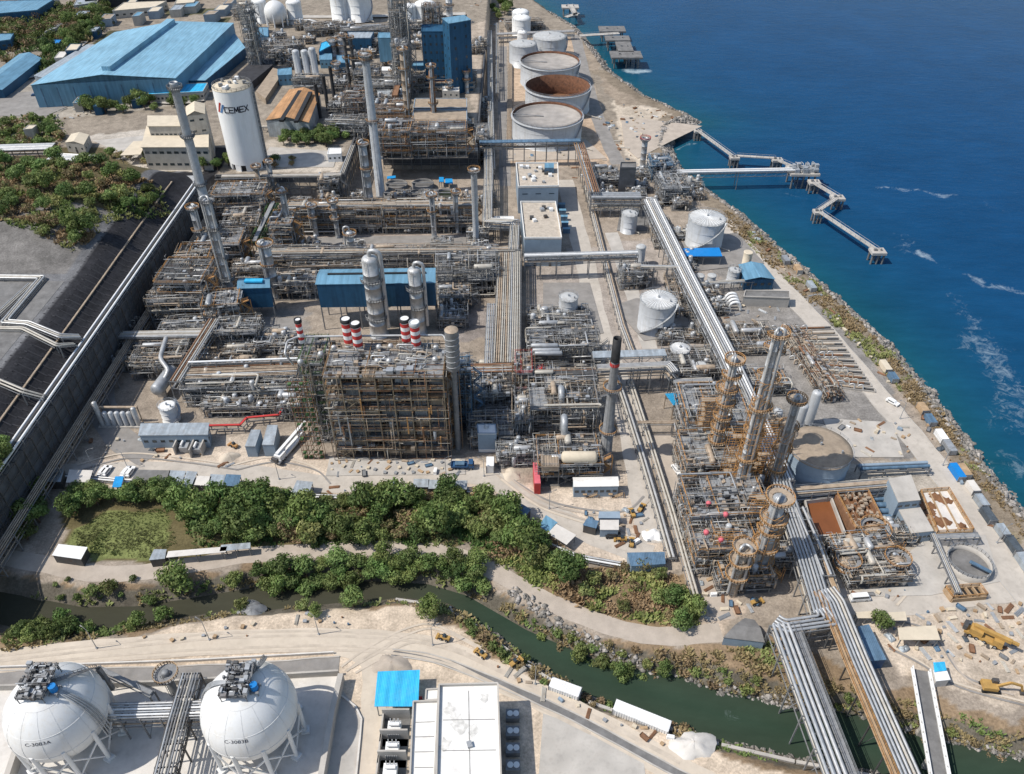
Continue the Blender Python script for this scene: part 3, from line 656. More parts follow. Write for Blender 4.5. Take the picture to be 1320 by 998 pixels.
def tank(label, c, R_, h, z0=0., roof='cone', shell='tankgrey', rmat='tankroof', stair=True, name='storage_tank', group=None, a0=-1.0, depth=1.2, rib=True, n=56, nodetail=False, cat='storage tank'):
    t = thing(name, label, cat, (c[0], c[1], z0), 0, group); s = MB()
    if roof in ('cone', 'dome', 'flat'):
        s.lathe((0, 0, 0), [(R_ + .25, 0), (R_ + .25, .15), (R_, .16), (R_, h)], n); s.build('shell', shell, t)
        m = MB(); rise = {'cone': R_ * .13, 'dome': R_ * .36, 'flat': R_ * .03}[roof]; prof = [(R_ + .12, h - .12), (R_ + .12, h + .05)]
        for k in range(1, 7):
            q = 1 - k / 6; prof.append((max(.05, R_ * q), h + .05 + (rise * (1 - q) if roof != 'dome' else rise * math.sqrt(max(0, 1 - q * q)))))
        m.lathe((0, 0, 0), prof, n); ro = m.build('roof', rmat, t)
        if rib and roof == 'cone' and not nodetail:
            b = MB()
            for k in range(32):
                a = 2 * math.pi * k / 32; b.bar((R_ * math.cos(a), R_ * math.sin(a), h + .12), (.6 * math.cos(a), .6 * math.sin(a), h + rise * .95 + .1), .16, .14)
            b.build('roof_rib', 'white', ro)
        if not nodetail:
            v = MB(); v.cyl((0, 0, h + rise * .9), (0, 0, h + rise + .9), .35, .35, 8); v.cyl((R_ * .6, -R_ * .3, h), (R_ * .6, -R_ * .3, h + rise * .4 + .9), .3, .3, 8); v.build('vent', 'galv', ro)
    else:
        zi = h - depth if roof == 'float' else 2.
        s.lathe((0, 0, 0), [(R_ + .3, 0), (R_ + .3, .2), (R_, .21), (R_, h)], n, 0, False)
        s.lathe((0, 0, 0), [(R_, h), (R_ - .25, h), (R_ - .25, zi)], n, 1, False); s.build('shell', (shell, 'rustwall'), t)
        m = MB(); m.lathe((0, 0, 0), [(R_ - .3, zi - .3), (R_ - .3, zi + .25), (R_ - 1.5, zi + .3), (R_ - 1.5, zi), (R_ * .4, zi + .02), (.05, zi + .06)], n); ro = m.build('floating_roof', rmat, t)
        if roof == 'float':
            l = MB(); l.bar((-R_ + .4, .6, h), (-R_ * .1, .2, zi + .3), .7, .15); l.build('rolling_ladder', 'steel', ro)
        g = MB()
        for k in range(n):
            a, b = 2 * math.pi * k / n, 2 * math.pi * (k + 1) / n
            g.bar(((R_ + .45) * math.cos(a), (R_ + .45) * math.sin(a), h - .8), ((R_ + .45) * math.cos(b), (R_ + .45) * math.sin(b), h - .8), .9, .15)
        g.build('wind_girder', 'tankgrey', t)
    if not nodetail:
        rl = MB(); m = max(12, int(R_ * 2.2))
        handrail(rl, [((R_ + .3) * math.cos(2 * math.pi * k / m), (R_ + .3) * math.sin(2 * math.pi * k / m)) for k in range(m)], h, 1.0, .07, True, step=3); rl.build('railing', 'galv', t)
        bd = MB()
        for zz in (h * .34, h * .67): bd.lathe((0, 0, 0), [(R_ + .01, zz - .09), (R_ + .09, zz - .05), (R_ + .09, zz + .05), (R_ + .01, zz + .09)], n, 0, False)
        bd.build('stiffening_ring', shell, t)
    if stair:
        st = MB(); k = max(10, int(h * 1.6)); sp = min(2.2, h * 1.15 / R_); prev = None
        for i in range(k + 1):
            a = a0 + sp * i / k; z = .3 + (h - .3) * i / k; p = Vector(((R_ + .6) * math.cos(a), (R_ + .6) * math.sin(a), z)); q = Vector(((R_ + 1.05) * math.cos(a), (R_ + 1.05) * math.sin(a), z))
            if prev:
                st.bar(prev[0], p, .85, .14); st.bar(prev[1] + Vector((0, 0, 1)), q + Vector((0, 0, 1)), .08, .08); st.bar(prev[1], q, .1, .3)
            st.bar(q, q + Vector((0, 0, 1)), .06, .06); prev = (p, q)
        st.build('stairway', 'galv', t)
    pp = MB(); pp.tube([(R_ * .8, -R_ * .61, .9), (R_ * 1.25, -R_ * .95, .9), (R_ * 1.25, -R_ * .95, .3)], .25, 7)
    pp.build('nozzle_pipe', 'palepipe', t)
    return t
def arcpts(r, a0, a1, n): return [(r * math.cos(a0 + (a1 - a0) * i / n), r * math.sin(a0 + (a1 - a0) * i / n)) for i in range(n + 1)]
def tower(label, base, zt, r, z0=0., plats=(), shell='galv', rail='orange', name='distillation_column', cat='column', bands=None, pipe=True, r0=None, cap='dome', ladder=True, pw=1.3, group=None, goose=False, pdeck='grating', riser=0):
    b = Vector((base[0], base[1], z0)); t = thing(name, label, cat, b, 0, group); h = zt - z0; r0 = r0 or r; s = MB(); q = random.Random(int(b.x * 3 + b.y))
    N = max(4, int(h / 5)); prof = [(r0 * 1.12, 0), (r0 * 1.12, .5), (r0, .6)]
    for k in range(1, N if cat == 'column' else 1):
        z = .6 + (h - r * .5 - .6) * k / N; rr = r0 + (r - r0) * k / N; prof += [(rr, z - .06), (rr * 1.012, z - .05), (rr * 1.012, z + .05), (rr, z + .06)]
    prof.append((r, h - r * .5))
    if cap == 'dome': prof += [(r * .86, h - r * .22), (r * .55, h - .06 * r), (.05, h)]
    else: prof += [(r, h), (r * .88, h), (r * .86, h - 1.5)]
    s.lathe((0, 0, 0), prof, 20, 0, cap == 'dome'); s.build('shell', shell, t)
    if cap != 'dome':
        u = MB(); u.lathe((0, 0, 0), [(r * .87, h - 1.2), (.02, h - 1.2)], 20, 0, False); u.build('flue', 'black', t)
    for i, (z, a, span) in enumerate(plats):
        zz = z * h if z <= 1 else z; n = max(6, int(span * 4)); I, O = arcpts(r + .1, a, a + span, n), arcpts(r + pw, a, a + span, n); p = MB()
        for k in range(n):
            vs = [(*I[k], zz), (*O[k], zz), (*O[k + 1], zz), (*I[k + 1], zz)]; vs += [(x, y, e + .12) for x, y, e in vs]
            p.add(vs, [(3, 2, 1, 0), (4, 5, 6, 7), (0, 1, 5, 4), (1, 2, 6, 5), (2, 3, 7, 6), (3, 0, 4, 7)])
        for k in range(0, n + 1, 2): p.bar((*I[k], zz - 1.2), (*O[k], zz), .12, .12)
        po = p.build('platform', pdeck, t); rl = MB(); handrail(rl, O if span > 6.1 else [I[0]] + O + [I[-1]], zz + .12, 1.1, .13, span > 6.1, step=1.4); rl.build('railing', rail, po)
    if ladder:
        l = MB(); a = -1.9; c, d = math.cos(a), math.sin(a)
        for sft in (-.3, .3): l.bar(((r0 + .4) * c - sft * d, (r0 + .4) * d + sft * c, .5), ((r + .4) * c - sft * d, (r + .4) * d + sft * c, h), .09, .09)
        for k in range(int(h / 1.0)):
            rr = r0 + (r - r0) * k / (h / 1.0) + .4; l.bar((rr * c + .3 * d, rr * d - .3 * c, .6 + k), (rr * c - .3 * d, rr * d + .3 * c, .6 + k), .06, .06)
        l.build('ladder', 'steel', t)
    if pipe:
        for k in range(1 + riser):
            p = MB(); a = q.uniform(-2.6, -.4); pr = min(.38, r * .28); p.tube([(0, 0, h - .1), (0, 0, h + 1.2), ((r + pr + .3) * math.cos(a), (r + pr + .3) * math.sin(a), h + 1.2), ((r0 + pr + .35) * math.cos(a), (r0 + pr + .35) * math.sin(a), q.uniform(.1, .4) * h)], pr, 8)
            p.build('overhead_pipe', q.choice(('silver', 'galv')), t)
    if goose:
        p = MB(); pr = r * .26; x = r + pr + .25
        p.tube([(0, 0, h - .3), (0, 0, h + 2.2), (-x * .0 + goose * x, -.4, h + 2.2), (goose * x, -.4, h * .12)], pr, 10); p.build('overhead_pipe', 'silver', t)
    return t
def building(label, L4, zt, zb=0., wall='bluegrey', roof='gravelroof', par=.5, pmat=None, name='building', cat='building', win=None, gable=None, over=0., doors=0, rmat2=None, group=None, ac=0, posts=False, wopen=None, raw=None, thick=.3, back=False):
    P = [Vector(p) for p in raw] if raw else pxs(L4, zt)
    o = Vector(((P[0].x + P[1].x) / 2, (P[0].y + P[1].y) / 2, zb)); Q = [Vector((p.x - o.x, p.y - o.y, 0)) for p in P]; h = zt - zb
    t = thing(name, label, cat, o, 0, group)
    cen = sum(Q, Vector()) / len(Q)
    if posts:
        for k, p in enumerate(Q + [(Q[0] + Q[1]) / 2, (Q[2] + Q[3]) / 2]):
            m = MB(); p = p + (cen - p) * .06; m.bar((p.x, p.y, 0), (p.x, p.y, h), .22, .22); m.build('post', 'steel', t)
    lo = 0 if wopen is None else h * wopen
    if not posts or wopen:
        m = MB(); m.prism([(p.x, p.y) for p in Q], lo if not posts else h * (wopen or 0), h - .02)
        if gable:
            a, b, c, d = Q; rise = gable[1]
            if gable[0] == 'x': e, f2 = (a + d) / 2, (b + c) / 2; T = ((a, d, e), (b, c, f2))
            else: e, f2 = (a + b) / 2, (d + c) / 2; T = ((a, b, e), (d, c, f2))
            for u, v, w_ in T:
                k = .995; vs = [(u.x, u.y, h - .02), (v.x, v.y, h - .02), (w_.x, w_.y, h + rise - .04)]
                vs2 = [(cen.x + (x - cen.x) * k, cen.y + (y - cen.y) * k, z) for x, y, z in vs]; m.add(vs2, [(0, 1, 2)]); m.add(vs2, [(2, 1, 0)])
        wo = m.build('wall', wall, t)
    m = MB()
    def grow(p): dv = p - cen; return p + dv.normalized() * over if dv.length else p
    G_ = [grow(p) for p in Q]
    if gable:
        a, b, c, d = G_; rise = gable[1]
        if gable[0] == 'x': e, f2 = (a + d) / 2, (b + c) / 2; S = ((a, b, f2, e), (e, f2, c, d))
        else: e, f2 = (a + b) / 2, (d + c) / 2; S = ((a, e, f2, d), (e, b, c, f2))
        for s in S:
            top = [Vector((p.x, p.y, (h + rise) if (p is e or p is f2) else h)) for p in s]; vs = top + [p + Vector((0, 0, .16)) for p in top]
            m.add(vs, [(3, 2, 1, 0), (4, 5, 6, 7), (0, 1, 5, 4), (1, 2, 6, 5), (2, 3, 7, 6), (3, 0, 4, 7)])
    else: m.prism([(p.x, p.y) for p in G_], h, h + thick)
    ro = m.build('roof', roof, t)
    if par and not gable:
        m = MB(); n = len(Q)
        for i in range(n):
            a, b = Q[i] + (cen - Q[i]).normalized() * .15, Q[(i + 1) % n] + (cen - Q[(i + 1) % n]).normalized() * .15; m.bar(a + Vector((0, 0, h + thick + par / 2 + .003 * i)), b + Vector((0, 0, h + thick + par / 2 + .003 * i)), .35, par)
        m.build('parapet', pmat or wall, t)
    if win:
        rows, cols, ww, wh = win
        for ei, (a, b) in enumerate(((Q[0], Q[1]), (Q[1], Q[2])) if not back else ((Q[0], Q[1]), (Q[1], Q[2]), (Q[3], Q[0]))):
            L_ = (b - a).length; d = (b - a).normalized(); nn = Vector((d.y, -d.x, 0)); c2 = cols if ei == 0 else max(1, int(cols * L_ / max(.1, (Q[1] - Q[0]).length)))
            for i in range(rows):
                for j in range(c2):
                    c = a + d * (L_ * (j + .5) / c2) + nn * .03; z = h * (i + .55) / rows; w2 = min(ww, L_ / c2 * .7); m = MB()
                    vs = [c - d * w2 / 2 + Vector((0, 0, z - wh / 2)), c + d * w2 / 2 + Vector((0, 0, z - wh / 2)), c + d * w2 / 2 + Vector((0, 0, z + wh / 2)), c - d * w2 / 2 + Vector((0, 0, z + wh / 2))]
                    m.add(vs + [v - nn * .06 for v in vs], [(0, 1, 2, 3), (0, 4, 5, 1), (1, 5, 6, 2), (2, 6, 7, 3), (3, 7, 4, 0)]); m.build('window', 'glass', wo)
    for k in range(doors):
        a, b = Q[0], Q[1]; d = (b - a).normalized(); nn = Vector((d.y, -d.x, 0)); c = a + (b - a) * ((k + .7) / (doors + .4)) + nn * .05; m = MB(); m.bar(c + Vector((0, 0, 1.05)) - d * .55, c + Vector((0, 0, 1.05)) + d * .55, .1, 2.1); m.build('door', 'darksteel', wo)
    r = random.Random(int(o.x + o.y * 3))
    for k in range(ac):
        u, v = r.uniform(.12, .88), r.uniform(.15, .85); p = Q[0].lerp(Q[1], u).lerp(Q[3].lerp(Q[2], u), v); s = r.uniform(.8, 1.8); m = MB(); m.box(p.x, p.y, h + thick + s * .35, s, s * 1.2, s * .7, r.choice((0, .3))); m.cyl((p.x, p.y, h + thick + s * .7), (p.x, p.y, h + thick + s * .8), s * .35, None, 10); m.build('rooftop_unit', r.choice(('galv', 'white', 'darksteel')), ro)
    return t
PI = math.pi
# ================================================================== rear left: terrace, cement silo, warehouse
def text_verts(s, size, wide=1., bold=0.):
    cu = bpy.data.curves.new('lettering', 'FONT'); cu.body = s; cu.size = size; cu.align_x = 'CENTER'; cu.align_y = 'CENTER'; cu.offset = bold; cu.resolution_u = 3
    ob = bpy.data.objects.new('lettering', cu); COL.objects.link(ob); dg = bpy.context.evaluated_depsgraph_get(); me = bpy.data.meshes.new_from_object(ob.evaluated_get(dg))
    V = [(v.co.x * wide, v.co.y) for v in me.vertices]; F = [tuple(p.vertices) for p in me.polygons]
    bpy.data.objects.remove(ob); bpy.data.curves.remove(cu); bpy.data.meshes.remove(me); return V, F
def silo():
    c = W(321, 212, 12.); r = 9.0; h = HT(320, 213, 112, 12.) - 12; t = thing('cement_silo', 'tall white round concrete silo with CEMEX lettering beside the cream plant building', 'silo', c)
    m = MB(); m.lathe((0, 0, 0), [(r, 3.2), (r, h)], 48); mat('silowhite', (.85, .85, .84), .55, 0, var=.04, scale=.2, stain=.35, staincol=(.62, .58, .52), streak=True); m.build('shell', 'silowhite', t)
    m = MB()
    for k in range(10):
        a = 2 * PI * k / 10; m.prism([((r - .9) * math.cos(a - .17), (r - .9) * math.sin(a - .17)), (r * math.cos(a - .17), r * math.sin(a - .17)), (r * math.cos(a + .17), r * math.sin(a + .17)), ((r - .9) * math.cos(a + .17), (r - .9) * math.sin(a + .17))], 0, 3.25)
    m.build('base_wall', 'silowhite', t)
    m = MB(); m.cyl((0, 0, .1), (0, 0, 3.1), r - 1.2, None, 20); m.build('hopper', 'black', t)
    m = MB(); m.lathe((0, 0, 0), [(r + .1, h), (r + .1, h + .4), (.05, h + 1.1)], 48); ro = m.build('roof', 'cream', t)
    m = MB(); handrail(m, arcpts(r - .1, 0, 2 * PI, 24)[:-1], h + .4, 1.3, .12, True); m.build('railing', 'steel', t)
    rr = random.Random(3)
    for k in range(9): m = MB(); a = rr.uniform(0, 6.3); d = rr.uniform(1, r - 1.5); m.box(d * math.cos(a), d * math.sin(a), h + 1.4, rr.uniform(.8, 2), rr.uniform(.8, 2), 1.4, a); m.build('dust_filter', rr.choice(('galv', 'white', 'steel')), ro)
    def cyl_map(V, F, ox, oz, m): 
        a0 = -PI / 2 + .05
        return [((r + .16) * math.cos(a0 + (x + ox) / r), (r + .16) * math.sin(a0 + (x + ox) / r), oz + y) for x, y in V]
    m = MB(); LT = {'C': [[(1, 1), (.12, 1), (0, .85), (0, .15), (.12, 0), (1, 0)]], 'E': [[(1, 1), (0, 1), (0, 0), (1, 0)], [(0, .5), (.9, .5)]], 'M': [[(0, 0), (.08, 1), (.5, .25), (.92, 1), (1, 0)]], 'X': [[(0, 0), (1, 1)], [(0, 1), (1, 0)]]}
    for i, c in enumerate('CEMEX'):
        for S in LT[c]:
            S = [(-4.2 + 2.35 * i + 1.8 * x, 2.5 * y) for x, y in S]
            for j in range(len(S) - 1):
                (xa, ya), (xb, yb) = S[j], S[j + 1]; ln = math.hypot(xb - xa, yb - ya); ux, uy = (xb - xa) / ln, (yb - ya) / ln; xa -= ux * .2; ya -= uy * .2; xb += ux * .2; yb += uy * .2
                for q in range(3):
                    p0, p1 = (xa + (xb - xa) * q / 3, ya + (yb - ya) * q / 3), (xa + (xb - xa) * (q + 1) / 3, ya + (yb - ya) * (q + 1) / 3); V = [(p0[0] + uy * .24, p0[1] - ux * .24), (p1[0] + uy * .24, p1[1] - ux * .24), (p1[0] - uy * .24, p1[1] + ux * .24), (p0[0] - uy * .24, p0[1] + ux * .24)]; m.add(cyl_map(V, None, .9, h - 9.4 + .0, m), [(0, 1, 2, 3)])
    m.build('lettering', 'inkdark', t)
    for k, (x0, mt) in enumerate(((-8.0, 'logored'), (-6.3, 'logoblue'))):
        V = [(x0 + .25 * i / 1 * 0 + (1.35 if j else 0) + (1.0 * i), 4.6 * i) for i in (0, 1) for j in (0, 1)]; V = [(x0, 0), (x0 + 1.2, 0), (x0 + 3.3, 4.8 + k * -.8), (x0 + 2.1, 4.8 + k * -.8)]
        m = MB(); m.add(cyl_map(V, None, 0, h - 9.8, m), [(0, 1, 2, 3)]); m.build('logo_stripe', mt, t)
    m = MB()
    for sx in (0, 1.6):
        m.bar((r + .8, sx - 2, 0), (r + .8, sx - 2, h + 2), .25, .25)
    for k in range(int(h / 3)): m.bar((r + .8, -2, 3 * k), (r + .8, -.4, 3 * k + 3), .16, .16); m.bar((r + .8, -2, 3 * k + 3), (r + .8, -.4, 3 * k + 3), .2, .2)
    m.tube([(r + 1.2, -1.2, 0), (r + 1.2, -1.2, h + 2), (r - 2, -1.2, h + 2)], .35, 8)
    m.build('elevator_tower', 'steel', t)
silo()
building('large cream roofed process building with low skirt roof beside the white silo', [(183, 190), (268, 190), (268, 163), (190, 163)], 24, 12, 'creamwall', 'cream', 0, name='factory_building', over=.6, win=(2, 9, 2.2, 1.2))
building('narrow tall cream block with pitched roof rising behind the cream process building', [(240, 150), (264, 147), (264, 134), (240, 138)], 34, 12, 'creamwall', 'cream', 0, name='factory_building', gable=('y', 2.), over=.3, win=(4, 2, 2., 1.))
building('cream monitor storey on the back edge of the cream process building', [(191, 163), (238, 163), (234, 150), (191, 150)], 29, 20, 'creamwall', 'cream', 0, name='factory_building', over=.5, win=(1, 8, 1.5, .8))
building('low cream lean-to canopy left of the cream process building', [(155, 201), (181, 200), (190, 182), (172, 183)], 17, 12, 'creamwall', 'cream', 0, posts=True, name='lean_to_roof', cat='canopy')
building('small cream shed alone on the grey yard left of the cream building', [(84, 184), (108, 187), (115, 174), (92, 173)], 17, 12, 'creamwall', 'cream', 0, gable=('y', 1.2), name='shed', cat='shed', win=(1, 3, 1, 1), doors=1)
def warehouse():
    t = building('huge light blue corrugated warehouse with raised ridge vent in the far left', None, 25, 12, 'blueroof', 'warehouse', 0, name='warehouse', cat='warehouse', gable=('y', 4.), over=.5, raw=[W(40, 110, 25), W(226, 101, 25), W(301, 30, 25), W(148, 42, 25)])
    a, b, c, d = W(40, 110, 25), W(226, 101, 25), W(301, 30, 25), W(148, 42, 25); o = t.location; e, f = (a + b) / 2 - o, (d + c) / 2 - o; e = e.lerp(f, .06); f = f.lerp(e, .03); m = MB(); m.bar((e.x, e.y, 18.2), (f.x, f.y, 18.2), 5, 2.6); m.build('ridge_vent', 'warehouse', t)
    m = MB(); a2, d2 = a - o, d - o
    for k in range(9):
        p = (a - o).lerp(b - o, (k + .5) / 9); m.bar((p.x, p.y - .15, 0), (p.x, p.y - .15, 11), .3, .3)
    m.build('downpipe', 'slateblue', t)
warehouse()
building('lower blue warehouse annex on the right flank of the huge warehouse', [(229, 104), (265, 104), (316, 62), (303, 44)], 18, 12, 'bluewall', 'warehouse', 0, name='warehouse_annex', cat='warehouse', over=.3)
building('long low building with bright cyan flat roof in front of the huge warehouse', [(190, 123), (262, 119), (268, 108), (200, 110)], 17, 12, 'creamwall', 'cyanroof', .3, name='office_block', win=(1, 14, 1.2, 1.2))
building('long blue gabled shed at the left edge below the wooded hill', [(-40, 118), (3, 116), (54, 76), (25, 70)], 17, 11, 'bluewall', 'blueroof', 0, name='shed', cat='shed', gable=('y', 2.5), over=.4)
building('pale grey lean-to strip along the left eave of the huge warehouse', [(44, 98), (62, 102), (122, 58), (112, 58)], 18, 12, 'greysheet', 'greysheet', 0, name='lean_to_roof', cat='shed', over=.2)
for k, (L, z, lb, wm, rm) in enumerate([
    ([(-20, 20), (48, 14), (70, 0), (0, 2)], 20, 'blue roofed factory at the top left corner beyond the trees', 'bluewall', 'blueroof'),
    ([(-30, 58), (14, 52), (18, 44), (-20, 45)], 18, 'small blue shed at the left edge among dark trees', 'bluewall', 'blueroof'),
    ([(58, 42), (70, 38), (88, 30), (76, 31)], 16, 'grey shed in the yard between the dark trees', 'creamwall', 'greysheet'),
    ([(66, 58), (76, 57), (80, 52), (70, 52)], 15, 'tiny blue roofed hut in the grey yard left of the warehouse', 'bluewall', 'bluebright'),
    ([(145, 15), (200, 10), (215, 2), (160, 4)], 18, 'pale flat roofed shed in the sandy lot at the top edge', 'creamwall', 'cream'),
    ([(95, 8), (125, 4), (130, -4), (100, -2)], 18, 'grey industrial hall at the top edge left of the sandy lot', 'creamwall', 'greysheet'),
    ([(225, 6), (250, 4), (255, -4), (230, -3)], 18, 'low sand coloured hall at the top edge behind the warehouse', 'creamwall', 'cream')]):
    building(lb, L, z, 12, wm, rm, .3, name='factory_hall', win=(1, 6, 2, 1.2))
def wall_line(label, pts, z0, z1, th, m, name='retaining_wall', cat='wall', ribs=0, rm='steel', hor=3, group=None):
    t = thing(name, label, cat, (pts[0][0], pts[0][1], z0), 0, group); o = t.location; w = MB()
    for i in range(len(pts) - 1):
        a, b = Vector((pts[i][0] - o.x, pts[i][1] - o.y, (z1 - z0) / 2)), Vector((pts[i + 1][0] - o.x, pts[i + 1][1] - o.y, (z1 - z0) / 2)); w.bar(a, b, th, z1 - z0)
    w.build('wall_face', m, t)
    if ribs:
        g = MB()
        for i in range(len(pts) - 1):
            a, b = Vector((pts[i][0] - o.x, pts[i][1] - o.y, 0)), Vector((pts[i + 1][0] - o.x, pts[i + 1][1] - o.y, 0)); d = b - a; nn = Vector((d.y, -d.x, 0)).normalized() * (th / 2 + ribs); k = max(1, int(d.length / 5))
            for j in range(k + 1): p = a.lerp(b, j / k) + nn; g.bar(p, p + Vector((0, 0, z1 - z0)), .3, .3); g.bar(p + Vector((0, 0, z1 - z0)), p - nn + Vector((0, 0, z1 - z0)), .25, .25)
            for q in range(1, hor + 1): zz = (z1 - z0) * q / hor; g.bar(a + nn + Vector((0, 0, zz - .2)), b + nn + Vector((0, 0, zz - .2)), .2, .25)
            for j in range(k): 
                if j % 3 == 0: g.bar(a.lerp(b, j / k) + nn, a.lerp(b, (j + 1) / k) + nn + Vector((0, 0, z1 - z0)), .15, .15)
        g.build('steel_frame', rm, t)
    return t
# the long wall on the left with its pipe rack (faces the plant)
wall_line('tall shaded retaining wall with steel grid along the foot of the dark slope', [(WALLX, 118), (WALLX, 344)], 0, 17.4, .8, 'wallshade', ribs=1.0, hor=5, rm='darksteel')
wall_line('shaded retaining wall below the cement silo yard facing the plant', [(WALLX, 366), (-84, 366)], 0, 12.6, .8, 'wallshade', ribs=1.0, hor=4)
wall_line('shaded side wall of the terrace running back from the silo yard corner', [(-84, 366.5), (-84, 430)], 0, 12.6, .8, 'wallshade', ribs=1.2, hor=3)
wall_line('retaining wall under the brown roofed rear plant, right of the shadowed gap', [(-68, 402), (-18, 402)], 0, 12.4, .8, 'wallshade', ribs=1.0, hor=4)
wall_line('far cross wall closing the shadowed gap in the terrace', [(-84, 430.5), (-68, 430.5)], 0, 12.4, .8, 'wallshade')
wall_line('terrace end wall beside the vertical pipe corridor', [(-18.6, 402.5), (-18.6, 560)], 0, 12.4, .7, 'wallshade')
rack('pair of fat white pipes along the top of the long left retaining wall', None, 18.6, 3.2, 3, (.45, .6), ('silver', 'palepipe'), z0=17.3, post=9, raw=[(WALLX - 1.2, 116, 18.6), (WALLX - 1.2, 344, 18.6)], fixed=('white', 'darksteel', 'white'))
rack('pipe rack of several lines stacked on the plant side of the long left wall', None, 16.4, 2.6, 4, (.2, .4), ('silver', 'galv', 'tanpipe'), post=9, raw=[(WALLX + 4.2, 118, 7), (WALLX + 4.2, 335, 7)], levels=2)
rack('white pipes stepping down the slope from the upper plateau to the wall', None, 20, 2.6, 3, (.35, .5), ('silver', 'palepipe'), z0=18., post=12, raw=[W(-40, 357, 25.2), W(54, 358, 25.2), W(6, 415, 25.2), W(36, 417, 25.2), W(78, 434, 22.8), W(103, 434, 20.2)], fixed=('silver', 'palepipe', 'silver'))
rack('second white pipe run crossing the dark slope below the plateau pipes', None, 20, 1.8, 2, (.35, .5), ('silver', 'palepipe'), z0=18., post=12, raw=[W(-30, 423, 25.), W(30, 424, 25.), W(74, 446, 22.8), W(96, 444, 20.2)])
rack('thin white pipes running diagonally across the grey plateau', None, 20, 2.4, 3, (.2, .3), ('palepipe', 'galv'), z0=24.2, post=10, raw=[W(40, 366, 25.1), W(-30, 430, 25.1)])
rack('pipe bundle crossing the lower dark slope near the wall bend', None, 20, 2.2, 2, (.3, .45), ('silver', 'palepipe'), z0=18., post=12, raw=[W(-30, 480, 25.), W(30, 505, 23.), W(56, 512, 20.)])
# stepped pipe racks on the far left descending towards the wall
for k, (L, z, w, lb) in enumerate([([(-30, 192), (68, 189)], 21, 8, 'highest step of the stacked grey pipe racks at the far left edge'), ([(66, 202), (122, 205)], 18.5, 8, 'second step of the stacked grey pipe racks left of the cream building'), ([(110, 222), (178, 220)], 17, 8, 'third step of the stacked grey pipe racks below the cream building'), ([(168, 234), (252, 231)], 16, 7, 'lowest step of the stacked grey pipe racks joining the wall corner')]):
    rack(lb, L, z, w, 11, (.25, .4), ('galv', 'silver', 'galv'), z0=11.5, levels=2, post=6, frame='darksteel')
# ================================================================== tall stacks and columns of the left plant
P2 = lambda px, py: (W(px, py).x, W(px, py).y)
tower('tallest grey stack on the left leaning over the retaining wall end', P2(283, 330), HT(283, 330, 106), 1.6, shell='galv', rail='steel', cap='open', r0=2.1, plats=((.97, 0, 6.28), (.72, 0, 6.28), (.45, -3, 3.2)), pipe=False, name='stack', cat='stack')
tower('tall pale grey stack in the centre rear beside the round basins', P2(491, 252), HT(491, 252, 68), 1.7, shell='galv', rail='orange', cap='dome', r0=2.3, plats=((.985, 0, 6.28), (.955, 0, 6.28), (.55, -3, 3.)), pipe=False, name='stack', cat='stack', riser=0)
tower('slim tan stack in the rear plant between the tall grey stack and the blue tower', P2(529, 190), HT(529, 190, 62), 1.5, shell='tanpipe', rail='orange', r0=1.9, plats=((.98, 0, 6.28), (.8, -3, 3.6), (.62, -1, 3.6), (.4, -3, 3.6), (.22, 0, 6.28)), name='stack', cat='column')
tower('rusty lattice clad column right of the slim tan stack in the rear plant', P2(562, 190), HT(562, 190, 84), 1.4, shell='rustpipe', rail='orange', r0=1.8, plats=((.98, 0, 6.28), (.85, -3, 3.6), (.7, -1, 3.6), (.55, -3, 3.6), (.4, 0, 6.28), (.25, -2, 4)), name='distillation_column', riser=1)
tower('grey column with small platforms left of the round basins', P2(478, 268), HT(478, 268, 183), 1.5, plats=((.97, 0, 6.28), (.6, -3, 3)), r0=1.8)
tower('plain grey stack beside the pipe corridor right of the round basins', P2(614, 318), HT(614, 318, 218), 1.35, cap='open', pipe=False, plats=((.98, 0, 6.28),), name='stack', cat='stack')
tower('grey column standing in the lower left group behind the small blue house', P2(304, 400), HT(304, 400, 256), 1.5, plats=((.98, 0, 6.28), (.75, -3, 3.6), (.5, -1, 3.6), (.3, -3, 3.6)), riser=1, rail='steel')
tower('stubby grey column close to the retaining wall in the left group', P2(268, 340), HT(268, 340, 266), 1.5, plats=((.97, 0, 6.28), (.6, -3, 3.)), riser=1)
tower('pale column with dome beside the green pipe rack in the left group', P2(356, 382), HT(356, 382, 312), 2.0, shell='silver', plats=((.95, 0, 6.28), (.6, -3, 3)), riser=1)
tower('slim grey column with orange platform in front of the terrace wall', P2(378, 322), HT(378, 322, 244), 1.2, plats=((.95, 0, 6.28), (.5, -3, 3)))
tower('rust tinged column just below the cement silo', P2(340, 262), HT(340, 262, 214), 1.1, shell='tanpipe', plats=((.96, 0, 6.28), (.6, -3, 4)))
tower('thin grey column right of the rust tinged column below the silo', P2(356, 258), HT(356, 258, 208), 1.0, plats=((.97, 0, 6.28),))
tower('twin grey column with orange ladder cage left in the long rear rack', P2(408, 304), HT(408, 304, 264), 1.2, plats=((.95, 0, 6.28), (.6, -3, 3)))
tower('short column wrapped in orange platforms in the long rear rack', P2(436, 306), HT(436, 306, 258), 1.1, plats=((.95, 0, 6.28), (.75, 0, 6.28), (.5, 0, 6.28)))
tower('silver elbow topped vessel behind the main blue shed', P2(456, 340), HT(456, 340, 298), 1.6, shell='silver', goose=-1, plats=((.9, 0, 6.28),), pipe=False)
tower('short grey column at the right end of the long rear rack', P2(590, 300), HT(590, 300, 246), .9, plats=((.95, 0, 6.28),))
tower('grey column with cages midway along the right of the long rear rack', P2(560, 306), HT(560, 306, 250), 1.2, plats=((.95, 0, 6.28), (.6, -3, 3)), riser=1)
